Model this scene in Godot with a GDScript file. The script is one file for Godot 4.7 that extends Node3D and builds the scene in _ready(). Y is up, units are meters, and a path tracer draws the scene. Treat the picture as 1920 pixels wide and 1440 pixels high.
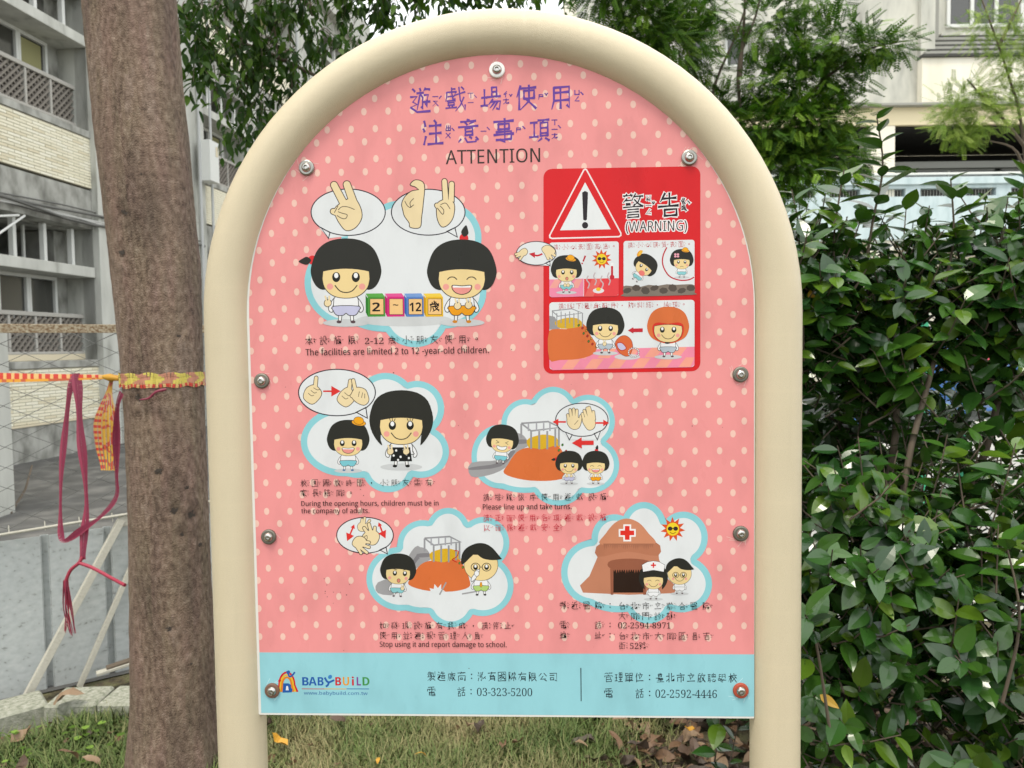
extends Node3D

# A playground notice board between a tree and a camellia hedge, a school building and its fence behind.
# Metres; the board stands in the plane z = 0 and faces +z.

var mat_print: StandardMaterial3D
var M := {}
var counts := {}

func _ready() -> void:
	# camera
	var cam := Camera3D.new()
	cam.name = "camera"
	cam.keep_aspect = Camera3D.KEEP_HEIGHT
	var lens := CameraAttributesPhysical.new()
	lens.frustum_focal_length = 24.05
	lens.frustum_focus_distance = 1.05
	lens.frustum_far = 400.0
	lens.frustum_near = 0.05
	lens.exposure_aperture = 11.0
	cam.attributes = lens
	cam.position = Vector3(0.0614, 1.45, 1.005)
	cam.rotation = Vector3(-0.0485, 0.044, -0.0135)
	cam.fov = 53.03
	cam.near = 0.05
	cam.far = 400.0
	add_child(cam)
	# sky: a bright, thinly overcast day
	var air := Environment.new()
	air.background_mode = Environment.BG_SKY
	var dome := ProceduralSkyMaterial.new()
	dome.sky_top_color = Color(1.0, 1.0, 1.0)
	dome.sky_horizon_color = Color(0.82, 0.845, 0.86)
	dome.sky_curve = 0.35
	dome.ground_bottom_color = Color(0.42, 0.41, 0.38)
	dome.ground_horizon_color = Color(0.62, 0.63, 0.62)
	dome.sky_energy_multiplier = 1.15
	dome.sun_angle_max = 0.0
	var sky := Sky.new()
	sky.sky_material = dome
	air.sky = sky
	air.tonemap_mode = Environment.TONE_MAPPER_LINEAR
	air.tonemap_exposure = 1.62
	air.sdfgi_enabled = true
	air.ssao_enabled = true
	air.ssil_enabled = true
	var world := WorldEnvironment.new()
	world.name = "environment"
	world.environment = air
	add_child(world)
	# sun, veiled by cloud, high over the viewer's left shoulder
	var sun := DirectionalLight3D.new()
	sun.name = "sun"
	sun.light_color = Color(1.0, 0.97, 0.91)
	sun.light_energy = 0.5
	sun.light_angular_distance = 14.0
	sun.shadow_enabled = true
	sun.rotation_degrees = Vector3(-66, -22, 0)
	add_child(sun)

	make_materials()
	build_ground()
	build_school()
	build_corridor_block()
	build_fence()
	build_trees()
	build_hedges()
	build_playground()
	build_board()
	build_tapes()
	build_litter()

# ---------------------------------------------------------------- naming
func numbered(called: String) -> String:
	if not counts.has(called):
		counts[called] = 0
		return called
	counts[called] += 1
	return "%s_%03d" % [called, counts[called]]

func tag(o: Node3D, label: String, category := "", group := "", kind := "") -> Node3D:
	if label:
		o.set_meta("label", label)
	if category:
		o.set_meta("category", category)
	if group:
		o.set_meta("group", group)
	if kind:
		o.set_meta("kind", kind)
	return o

func thing(called: String, label: String, category: String, at := Vector3.ZERO, turn := 0.0, group := "") -> Node3D:
	var o := Node3D.new()
	o.name = numbered(called)
	add_child(o)
	o.position = at
	o.rotation.y = turn
	tag(o, label, category, group)
	return o

func obj(called: String, mesh: Mesh, material: Material, parent: Node3D = null) -> MeshInstance3D:
	var o := MeshInstance3D.new()
	o.mesh = mesh
	o.material_override = material
	if parent == null:
		o.name = numbered(called)
		add_child(o)
	else:
		o.name = called
		parent.add_child(o, true)
	return o

func swarm(called: String, mesh: Mesh, material: Material, places: Array, parent: Node3D = null, hues: Array = []) -> MultiMeshInstance3D:
	var mm := MultiMesh.new()
	mm.transform_format = MultiMesh.TRANSFORM_3D
	mm.use_colors = not hues.is_empty()
	mm.mesh = mesh
	mm.instance_count = places.size()
	for k in places.size():
		mm.set_instance_transform(k, places[k])
		if not hues.is_empty():
			mm.set_instance_color(k, hues[k])
	var o := MultiMeshInstance3D.new()
	o.multimesh = mm
	o.material_override = material
	if parent == null:
		o.name = numbered(called)
		add_child(o)
	else:
		o.name = called
		parent.add_child(o, true)
	o.set_meta("kind", "stuff")
	return o

# ---------------------------------------------------------------- shapes
class Form:
	var v := PackedVector3Array()
	var n := PackedVector3Array()
	var t := PackedVector2Array()
	var c := PackedColorArray()
	var hue := Color.WHITE
	func tri(a: Vector3, b: Vector3, d: Vector3, na: Vector3, nb: Vector3, nd: Vector3, ta := Vector2.ZERO, tb := Vector2.ZERO, td := Vector2.ZERO) -> void:
		if (d - a).cross(b - a).dot(na + nb + nd) < 0.0:
			v.append_array(PackedVector3Array([a, d, b]))
			n.append_array(PackedVector3Array([na, nd, nb]))
			t.append_array(PackedVector2Array([ta, td, tb]))
		else:
			v.append_array(PackedVector3Array([a, b, d]))
			n.append_array(PackedVector3Array([na, nb, nd]))
			t.append_array(PackedVector2Array([ta, tb, td]))
		c.append(hue)
		c.append(hue)
		c.append(hue)
	func quad(a: Vector3, b: Vector3, d: Vector3, e: Vector3, facing: Vector3) -> void:
		tri(a, b, d, facing, facing, facing, Vector2(0, 0), Vector2(1, 0), Vector2(1, 1))
		tri(a, d, e, facing, facing, facing, Vector2(0, 0), Vector2(1, 1), Vector2(0, 1))
	func box(center: Vector3, size: Vector3, turn := Basis.IDENTITY, bevel := 0.0) -> void:
		var h := size * 0.5
		var axes := [Vector3.RIGHT, Vector3.UP, Vector3.BACK]
		for k in 3:
			var a: Vector3 = axes[(k + 1) % 3]
			var b: Vector3 = axes[(k + 2) % 3]
			for s in [-1.0, 1.0]:
				var o: Vector3 = axes[k] * s
				var ha: float = maxf(h.dot(a) - bevel, 0.0)
				var hb: float = maxf(h.dot(b) - bevel, 0.0)
				var m: Vector3 = o * h.dot(axes[k])
				quad(center + turn * (m - a * ha - b * hb), center + turn * (m + a * ha - b * hb), center + turn * (m + a * ha + b * hb), center + turn * (m - a * ha + b * hb), turn * o)
		if bevel > 0.0:
			for k in 3:
				var u: Vector3 = axes[k]
				var a: Vector3 = axes[(k + 1) % 3]
				var b: Vector3 = axes[(k + 2) % 3]
				var hu: float = h.dot(u) - bevel
				for sa in [-1.0, 1.0]:
					for sb in [-1.0, 1.0]:
						var p: Vector3 = a * sa * h.dot(a) + b * sb * (h.dot(b) - bevel)
						var q: Vector3 = a * sa * (h.dot(a) - bevel) + b * sb * h.dot(b)
						var face: Vector3 = turn * (a * sa + b * sb).normalized()
						quad(center + turn * (p - u * hu), center + turn * (q - u * hu), center + turn * (q + u * hu), center + turn * (p + u * hu), face)
			for sx in [-1.0, 1.0]:
				for sy in [-1.0, 1.0]:
					for sz in [-1.0, 1.0]:
						var g := Vector3(sx, sy, sz)
						var p1 := Vector3(h.x, h.y - bevel, h.z - bevel) * g
						var p2 := Vector3(h.x - bevel, h.y, h.z - bevel) * g
						var p3 := Vector3(h.x - bevel, h.y - bevel, h.z) * g
						var face := turn * g.normalized()
						tri(center + turn * p1, center + turn * p2, center + turn * p3, face, face, face)
	# a round bar through points, with a radius at each
	func tube(path: Array, radii: Array, sides := 8, caps := true) -> void:
		var rings := []
		var normals := []
		var count := path.size()
		var up := Vector3.UP
		var d0: Vector3 = (path[1] - path[0]).normalized()
		if absf(d0.dot(up)) > 0.9:
			up = Vector3.RIGHT
		var side := d0.cross(up).normalized()
		for k in count:
			var d: Vector3 = (path[mini(k + 1, count - 1)] - path[maxi(k - 1, 0)]).normalized()
			side = (side - d * side.dot(d)).normalized()
			var other := d.cross(side)
			var ring := PackedVector3Array()
			var ns := PackedVector3Array()
			for q in sides + 1:
				var w := side * cos(TAU * q / sides) + other * sin(TAU * q / sides)
				ring.append(path[k] + w * float(radii[k if radii.size() > 1 else 0]))
				ns.append(w)
			rings.append(ring)
			normals.append(ns)
		for k in count - 1:
			for q in sides:
				var a: Vector3 = rings[k][q]
				var b: Vector3 = rings[k][q + 1]
				var d: Vector3 = rings[k + 1][q + 1]
				var e: Vector3 = rings[k + 1][q]
				tri(a, b, d, normals[k][q], normals[k][q + 1], normals[k + 1][q + 1], Vector2(float(q) / sides, k), Vector2(float(q + 1) / sides, k), Vector2(float(q + 1) / sides, k + 1))
				tri(a, d, e, normals[k][q], normals[k + 1][q + 1], normals[k + 1][q], Vector2(float(q) / sides, k), Vector2(float(q + 1) / sides, k + 1), Vector2(float(q) / sides, k + 1))
		if caps:
			for k in [0, count - 1]:
				var face: Vector3 = (path[0] - path[1]).normalized() if k == 0 else (path[count - 1] - path[count - 2]).normalized()
				for q in sides:
					tri(path[k], rings[k][q], rings[k][q + 1], face, face, face)
	# turned about +z: pairs (radius, height)
	func lathe(profile: Array, sides: int, center := Vector3.ZERO) -> void:
		for k in profile.size() - 1:
			var p: Vector2 = profile[k]
			var q: Vector2 = profile[k + 1]
			var slope := Vector2(q.y - p.y, p.x - q.x).normalized()
			if slope.x < 0.0 or (absf(slope.x) < 0.001 and slope.y < 0.0):
				slope = slope if absf(slope.x) >= 0.001 else -slope
			for j in sides:
				var a := TAU * j / sides
				var b := TAU * (j + 1) / sides
				var ca := Vector3(cos(a), sin(a), 0)
				var cb := Vector3(cos(b), sin(b), 0)
				var na := ca * slope.x + Vector3(0, 0, slope.y)
				var nb := cb * slope.x + Vector3(0, 0, slope.y)
				tri(center + ca * p.x + Vector3(0, 0, p.y), center + cb * p.x + Vector3(0, 0, p.y), center + cb * q.x + Vector3(0, 0, q.y), na, nb, nb)
				tri(center + ca * p.x + Vector3(0, 0, p.y), center + cb * q.x + Vector3(0, 0, q.y), center + ca * q.x + Vector3(0, 0, q.y), na, nb, na)
	func mesh() -> ArrayMesh:
		var a := []
		a.resize(Mesh.ARRAY_MAX)
		a[Mesh.ARRAY_VERTEX] = v
		a[Mesh.ARRAY_NORMAL] = n
		a[Mesh.ARRAY_TEX_UV] = t
		a[Mesh.ARRAY_COLOR] = c
		var m := ArrayMesh.new()
		m.add_surface_from_arrays(Mesh.PRIMITIVE_TRIANGLES, a)
		return m

func noise_map(frequency: float, stops: Array, seed_ := 1, octaves := 4, size := 512, kind := FastNoiseLite.TYPE_SIMPLEX_SMOOTH, stretch := Vector2i(1, 1)) -> NoiseTexture2D:
	var f := FastNoiseLite.new()
	f.noise_type = kind
	f.seed = seed_
	f.frequency = frequency
	f.fractal_octaves = octaves
	var t := NoiseTexture2D.new()
	t.noise = f
	t.width = size * stretch.x
	t.height = size * stretch.y
	t.seamless = true
	var g := Gradient.new()
	var offsets := PackedFloat32Array()
	var colors := PackedColorArray()
	for s: Array in stops:
		offsets.append(s[0])
		colors.append(s[1] if s[1] is Color else Color(s[1], s[1], s[1]))
	g.offsets = offsets
	g.colors = colors
	t.color_ramp = g
	return t

func paint(base: Color, rough := 0.8, metal := 0.0) -> StandardMaterial3D:
	var m := StandardMaterial3D.new()
	m.albedo_color = base
	m.roughness = rough
	m.metallic = metal
	return m

# real-world base colour given as linear values
func lin(r: float, g: float, b: float) -> Color:
	return Color(r, g, b).linear_to_srgb()

func on_all_sides(m: StandardMaterial3D, scale: Vector3, world := true) -> StandardMaterial3D:
	m.uv1_triplanar = true
	m.uv1_world_triplanar = world
	m.uv1_scale = scale
	return m

func make_materials() -> void:
	mat_print = paint(Color.WHITE, 0.42)
	mat_print.vertex_color_use_as_albedo = true
	mat_print.metallic_specular = 0.28
	mat_print.albedo_texture = noise_map(0.012, [[0.0, 0.93], [0.5, 0.985], [1.0, 1.0]], 3, 6)
	mat_print.roughness_texture = noise_map(0.02, [[0.0, 0.55], [1.0, 1.0]], 4, 5)
	on_all_sides(mat_print, Vector3(2.3, 1.1, 2.3))
	M.cream_paint = paint(Color("d3c6a8"), 0.36)
	M.cream_paint.vertex_color_use_as_albedo = true
	M.cream_paint.heightmap_enabled = true
	M.cream_paint.heightmap_texture = noise_map(0.16, [[0.0, 0.0], [1.0, 1.0]], 5, 2)
	M.cream_paint.heightmap_scale = 0.05
	on_all_sides(M.cream_paint, Vector3.ONE * 14.0)
	M.cream_paint.albedo_texture = noise_map(0.22, [[0.0, 0.55], [0.2, 0.86], [0.3, 0.95], [1.0, 1.0]], 6, 2)
	M.white_plastic = paint(Color("d3d2cd"), 0.5)
	M.bolt_steel = paint(Color("b9b7b2"), 0.22, 1.0)
	M.washer_steel = paint(Color("9b9992"), 0.35, 1.0)
	M.washer_dull = paint(Color("7d7a70"), 0.5, 0.9)
	M.washer_white = paint(Color("e9e9e6"), 0.45)
	M.washer_brown = paint(Color("6d4f40"), 0.6)
	M.washer_rust = paint(Color("a2452f"), 0.6)
	M.soil = paint(Color.WHITE, 0.95)
	M.soil.albedo_texture = noise_map(0.03, [[0.0, lin(0.035, 0.028, 0.018)], [0.45, lin(0.09, 0.075, 0.04)], [0.7, lin(0.1, 0.1, 0.045)], [1.0, lin(0.17, 0.14, 0.08)]], 11, 5)
	M.soil.heightmap_enabled = true
	M.soil.heightmap_texture = noise_map(0.05, [[0.0, 0.0], [1.0, 1.0]], 12, 5)
	M.soil.heightmap_scale = 1.5
	on_all_sides(M.soil, Vector3.ONE * 0.9)
	M.asphalt = paint(Color.WHITE, 0.62)
	M.asphalt.albedo_texture = noise_map(0.02, [[0.0, lin(0.05, 0.05, 0.048)], [0.5, lin(0.085, 0.084, 0.08)], [0.75, lin(0.13, 0.128, 0.12)], [1.0, lin(0.16, 0.155, 0.145)]], 21, 5)
	on_all_sides(M.asphalt, Vector3.ONE * 0.22)
	M.paving = paint(Color.WHITE, 0.85)
	M.paving.albedo_texture = noise_map(0.03, [[0.0, lin(0.3, 0.3, 0.28)], [1.0, lin(0.46, 0.45, 0.42)]], 23, 4)
	on_all_sides(M.paving, Vector3.ONE * 0.3)
	M.kerb = paint(Color.WHITE, 0.9)
	M.kerb.albedo_texture = noise_map(0.035, [[0.0, lin(0.12, 0.13, 0.09)], [0.35, lin(0.26, 0.27, 0.21)], [0.7, lin(0.35, 0.35, 0.29)], [1.0, lin(0.45, 0.45, 0.39)]], 31, 5)
	M.kerb.heightmap_enabled = true
	M.kerb.heightmap_texture = noise_map(0.12, [[0.0, 0.0], [1.0, 1.0]], 32, 3)
	M.kerb.heightmap_scale = 0.25
	on_all_sides(M.kerb, Vector3.ONE * 2.2)
	# school: weathered concrete, pale wall paint, glazed tile, window parts
	M.concrete = paint(Color.WHITE, 0.9)
	M.concrete.albedo_texture = noise_map(0.012, [[0.0, lin(0.12, 0.12, 0.105)], [0.3, lin(0.23, 0.23, 0.205)], [0.6, lin(0.35, 0.35, 0.32)], [1.0, lin(0.45, 0.45, 0.41)]], 41, 6)
	on_all_sides(M.concrete, Vector3(0.55, 0.3, 0.55))
	M.wall_paint = paint(Color.WHITE, 0.8)
	M.wall_paint.albedo_texture = noise_map(0.012, [[0.0, lin(0.26, 0.26, 0.23)], [0.35, lin(0.45, 0.455, 0.415)], [1.0, lin(0.56, 0.565, 0.52)]], 43, 5)
	on_all_sides(M.wall_paint, Vector3(0.5, 0.15, 0.5))
	M.sill_cream = paint(lin(0.62, 0.55, 0.4), 0.8)
	M.grout = paint(lin(0.4, 0.37, 0.28), 0.95)
	for k in 4:
		M["tile_%d" % k] = paint([lin(0.8, 0.76, 0.6), lin(0.75, 0.71, 0.55), lin(0.82, 0.79, 0.65), lin(0.7, 0.64, 0.47)][k], 0.35)
	M.frame_white = paint(lin(0.66, 0.67, 0.64), 0.5)
	M.glass_dark = paint(lin(0.04, 0.04, 0.034), 0.12)
	M.glass_dark.metallic_specular = 0.7
	M.curtain = paint(lin(0.28, 0.27, 0.13), 0.9)
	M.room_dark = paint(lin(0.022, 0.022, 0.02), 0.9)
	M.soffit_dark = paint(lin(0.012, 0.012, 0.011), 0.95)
	M.breeze = paint(lin(0.2, 0.18, 0.155), 0.8)
	M.rail = paint(lin(0.4, 0.385, 0.35), 0.8)
	M.pipe_grey = paint(lin(0.45, 0.46, 0.45), 0.5)
	M.cable = paint(lin(0.12, 0.12, 0.11), 0.7)
	M.cable_white = paint(lin(0.5, 0.5, 0.48), 0.6)
	M.cream_wall = paint(Color.WHITE, 0.85)
	M.cream_wall.albedo_texture = noise_map(0.01, [[0.0, lin(0.68, 0.64, 0.52)], [0.4, lin(0.77, 0.73, 0.61)], [1.0, lin(0.81, 0.78, 0.68)]], 47, 5)
	on_all_sides(M.cream_wall, Vector3(0.2, 0.06, 0.2))
	M.stained_wall = paint(Color.WHITE, 0.9)
	M.stained_wall.albedo_texture = noise_map(0.014, [[0.0, lin(0.3, 0.3, 0.265)], [0.35, lin(0.46, 0.46, 0.41)], [0.65, lin(0.55, 0.545, 0.48)], [1.0, lin(0.63, 0.62, 0.55)]], 48, 6)
	on_all_sides(M.stained_wall, Vector3(0.22, 0.07, 0.22))
	M.ledge_black = paint(lin(0.055, 0.055, 0.05), 0.9)
	M.ledge_grey = paint(lin(0.3, 0.3, 0.27), 0.9)
	M.parapet_blue = paint(Color.WHITE, 0.6)
	M.parapet_blue.albedo_texture = noise_map(0.02, [[0.0, lin(0.36, 0.46, 0.48)], [0.5, lin(0.47, 0.57, 0.59)], [1.0, lin(0.54, 0.63, 0.645)]], 49, 4)
	on_all_sides(M.parapet_blue, Vector3(0.3, 0.1, 0.3))
	M.beam_yellow = paint(lin(0.72, 0.63, 0.42), 0.8)
	# fence
	M.galvanised = paint(lin(0.15, 0.15, 0.14), 0.5, 0.1)
	M.rusty = paint(Color.WHITE, 0.85)
	M.rusty.albedo_texture = noise_map(0.05, [[0.0, lin(0.09, 0.045, 0.02)], [0.35, lin(0.2, 0.13, 0.07)], [0.6, lin(0.4, 0.35, 0.25)], [1.0, lin(0.45, 0.42, 0.33)]], 51, 5)
	on_all_sides(M.rusty, Vector3.ONE * 3.0)
	M.off_white_paint = paint(Color.WHITE, 0.7)
	M.off_white_paint.albedo_texture = noise_map(0.05, [[0.0, lin(0.2, 0.17, 0.11)], [0.2, lin(0.4, 0.385, 0.32)], [1.0, lin(0.5, 0.485, 0.42)]], 53, 5)
	on_all_sides(M.off_white_paint, Vector3.ONE * 3.0)
	M.sheet_grey = paint(Color.WHITE, 0.55)
	M.sheet_grey.albedo_texture = noise_map(0.03, [[0.0, lin(0.1, 0.1, 0.085)], [0.13, lin(0.17, 0.17, 0.15)], [0.2, lin(0.39, 0.415, 0.41)], [0.6, lin(0.45, 0.48, 0.475)], [0.88, lin(0.5, 0.52, 0.51)], [1.0, lin(0.62, 0.62, 0.6)]], 55, 4)
	on_all_sides(M.sheet_grey, Vector3.ONE * 1.9)
	# living things
	M.bark = paint(Color.WHITE, 0.92)
	M.bark.albedo_texture = noise_map(0.022, [[0.0, lin(0.05, 0.033, 0.024)], [0.3, lin(0.14, 0.095, 0.069)], [0.5, lin(0.195, 0.138, 0.103)], [0.7, lin(0.235, 0.172, 0.132)], [1.0, lin(0.36, 0.285, 0.23)]], 61, 8, 1024)
	M.bark.vertex_color_use_as_albedo = true
	M.bark.heightmap_enabled = true
	M.bark.heightmap_texture = noise_map(0.1, [[0.0, 0.0], [1.0, 1.0]], 62, 5, 1024)
	M.bark.heightmap_scale = 0.5
	on_all_sides(M.bark, Vector3(2.6, 1.2, 2.6))
	M.scar = paint(lin(0.05, 0.04, 0.032), 0.95)
	M.twig = paint(lin(0.11, 0.085, 0.06), 0.85)
	M.stem_brown = paint(lin(0.16, 0.09, 0.05), 0.8)
	var greens := [lin(0.022, 0.07, 0.011), lin(0.036, 0.098, 0.012), lin(0.014, 0.046, 0.011), lin(0.065, 0.125, 0.01)]
	for k in 4:
		var leaf := paint(greens[k], 0.22)
		leaf.backlight_enabled = true
		leaf.backlight = Color(0.12, 0.2, 0.03)
		leaf.metallic_specular = 0.52
		M["camellia_%d" % k] = leaf
	M.leaf_young = paint(lin(0.16, 0.27, 0.03), 0.4)
	M.leaf_young.backlight_enabled = true
	M.leaf_young.backlight = Color(0.3, 0.45, 0.05)
	M.leaf_yellow = paint(lin(0.42, 0.25, 0.02), 0.5)
	for k in 3:
		var leaf2 := paint([lin(0.026, 0.06, 0.009), lin(0.06, 0.115, 0.012), lin(0.016, 0.037, 0.009)][k], 0.5)
		leaf2.metallic_specular = 0.3
		leaf2.backlight_enabled = true
		leaf2.backlight = Color(0.16, 0.28, 0.03)
		M["crown_%d" % k] = leaf2
	M.frond = paint(Color.WHITE, 0.6)
	M.frond.metallic_specular = 0.3
	M.frond.vertex_color_use_as_albedo = true
	M.frond.backlight_enabled = true
	M.frond.backlight = Color(0.4, 0.55, 0.1)
	M.grass = paint(Color.WHITE, 0.7)
	M.grass.vertex_color_use_as_albedo = true
	M.grass.backlight_enabled = true
	M.grass.backlight = Color(0.2, 0.22, 0.08)
	for k in 5:
		var dry := paint([lin(0.15, 0.085, 0.045), lin(0.085, 0.052, 0.033), lin(0.24, 0.16, 0.095), lin(0.06, 0.042, 0.03), lin(0.5, 0.26, 0.02)][k], 0.6)
		M["dry_%d" % k] = dry
	# tape and rope
	M.tape = paint(Color.WHITE, 0.45)
	M.tape.vertex_color_use_as_albedo = true
	M.tape.backlight_enabled = true
	M.tape.backlight = Color(0.3, 0.2, 0.05)
	M.rope = paint(lin(0.2, 0.022, 0.05), 0.5)
	M.rope.backlight_enabled = true
	M.rope.backlight = Color(0.2, 0.02, 0.05)
	M.rope_red = paint(lin(0.33, 0.03, 0.06), 0.5)

# ---------------------------------------------------------------- flat print, cut out as thin coloured shapes
# The layout was measured on a photograph taken a little askew; sheet() squares it up into metres on the board.
func sheet(p: Vector2) -> Vector2:
	var u := p.x / 1000.0
	var v := p.y / 1000.0
	var w := 0.030223 * u - 0.034196 * v + 1.0
	return Vector2((0.702161 * u - 0.010059 * v - 0.649605) / w, (0.034371 * u - 0.749723 * v + 1.914132) / w)

class Ink:
	var v := PackedVector3Array()
	var c := PackedColorArray()
	var z := 0.0004
	var step := 0.000002
	var xf := Transform2D.IDENTITY
	var owner_scene: Node3D
	func put(poly: PackedVector2Array, color: Color) -> void:   # metres on the board
		var tri := Geometry2D.triangulate_polygon(poly)
		if tri.is_empty():
			var hull := Geometry2D.convex_hull(poly)
			hull.remove_at(hull.size() - 1)
			poly = hull
			tri = Geometry2D.triangulate_polygon(poly)
		z += step
		for k in range(0, tri.size(), 3):
			var a := poly[tri[k]]
			var b := poly[tri[k + 1]]
			var d := poly[tri[k + 2]]
			if (b - a).cross(d - a) > 0.0:
				var t := b
				b = d
				d = t
			v.append(Vector3(a.x, a.y, z))
			v.append(Vector3(b.x, b.y, z))
			v.append(Vector3(d.x, d.y, z))
			for q in 3:
				c.append(color)
	func fill(poly: PackedVector2Array, color: Color) -> void:   # layout units
		var out := PackedVector2Array()
		for p in poly:
			out.append(owner_scene.sheet(xf * p))
		put(out, color)
	func line(pts: PackedVector2Array, wide: float, color: Color, closed := false) -> void:
		var n := pts.size()
		var l := PackedVector2Array()
		var r := PackedVector2Array()
		for k in n:
			var a := pts[(k + n - 1) % n] if closed or k > 0 else pts[k]
			var b := pts[(k + 1) % n] if closed or k < n - 1 else pts[k]
			var d1 := (pts[k] - a).normalized()
			var d2 := (b - pts[k]).normalized()
			var d := (d1 + d2).normalized()
			var s := Vector2(-d.y, d.x)
			var m := wide * 0.5
			if d1 != Vector2.ZERO and d2 != Vector2.ZERO:
				m /= maxf(0.5, absf(s.dot(Vector2(-d1.y, d1.x))))
			l.append(pts[k] + s * m)
			r.append(pts[k] - s * m)
		z += step
		for k in (n if closed else n - 1):
			var j := (k + 1) % n
			z -= step
			fill(PackedVector2Array([l[k], l[j], r[j], r[k]]), color)
	func ell(center: Vector2, rx: float, ry: float, color: Color, turn := 0.0, n := 28) -> void:
		fill(ring(center, rx, ry, turn, n), color)
	static func ring(center: Vector2, rx: float, ry: float, turn := 0.0, n := 28) -> PackedVector2Array:
		var o := PackedVector2Array()
		for k in n:
			o.append(center + Vector2(cos(TAU * k / n) * rx, sin(TAU * k / n) * ry).rotated(turn))
		return o
	static func smooth(pts: PackedVector2Array, closed := true, parts := 5) -> PackedVector2Array:
		var o := PackedVector2Array()
		var n := pts.size()
		for k in (n if closed else n - 1):
			var a := pts[(k + n - 1) % n] if closed or k > 0 else pts[k]
			var d := pts[(k + 2) % n] if closed or k + 2 < n else pts[(k + 1) % n]
			for q in parts:
				o.append(pts[k].cubic_interpolate(pts[(k + 1) % n], a, d, float(q) / parts))
		if not closed:
			o.append(pts[n - 1])
		return o
	func shape(pts: Array, color: Color, outline := 0.0, ink := Color(0.02, 0.02, 0.02), curve := true, parts := 5) -> void:
		var p := PackedVector2Array(pts)
		if curve:
			p = smooth(p, true, parts)
		fill(p, color)
		if outline > 0.0:
			line(p, outline, ink, true)
	func mesh() -> ArrayMesh:
		var n := PackedVector3Array()
		n.resize(v.size())
		n.fill(Vector3(0, 0, 1))
		var a := []
		a.resize(Mesh.ARRAY_MAX)
		a[Mesh.ARRAY_VERTEX] = v
		a[Mesh.ARRAY_NORMAL] = n
		a[Mesh.ARRAY_COLOR] = c
		var m := ArrayMesh.new()
		m.add_surface_from_arrays(Mesh.PRIMITIVE_TRIANGLES, a)
		return m

func ink_on(z := 0.0004) -> Ink:
	var k := Ink.new()
	k.owner_scene = self
	k.z = z
	return k

func tint(hex: String) -> Color:
	var c := Color.html(hex).srgb_to_linear()
	return Color(c.r * 0.79, c.g * 0.79, c.b * 0.79)   # inks on white vinyl

func V(a: Array) -> PackedVector2Array:   # flat list of pairs
	var o := PackedVector2Array()
	for k in range(0, a.size(), 2):
		o.append(Vector2(a[k], a[k + 1]))
	return o

const PIECE := 0.000695   # metres of board per layout unit, for lettering

# a row of brush-written signs, set level on the board, from the middle of the first to the middle of the last
func brush_row(k: Ink, text: String, x0: float, y0: float, x1: float, size: float, color: Color, weight := 0.085, sounds := true, halo := 0.0, halo_color := Color.WHITE) -> void:
	var first := sheet(Vector2(x0, y0))
	var pitch := 0.0 if text.length() < 2 else (sheet(Vector2(x1, y0)).x - first.x) / (text.length() - 1)
	var s := size * PIECE
	for pass_ in (2 if halo > 0.0 else 1):
		var grow := halo if halo > 0.0 and pass_ == 0 else 0.0
		var hue := halo_color if grow > 0.0 else color
		for n in text.length():
			brush_sign(k, text[n], first + Vector2(pitch * n, 0), s, hue, weight, sounds, grow)
		k.z += k.step * 3.0

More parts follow.
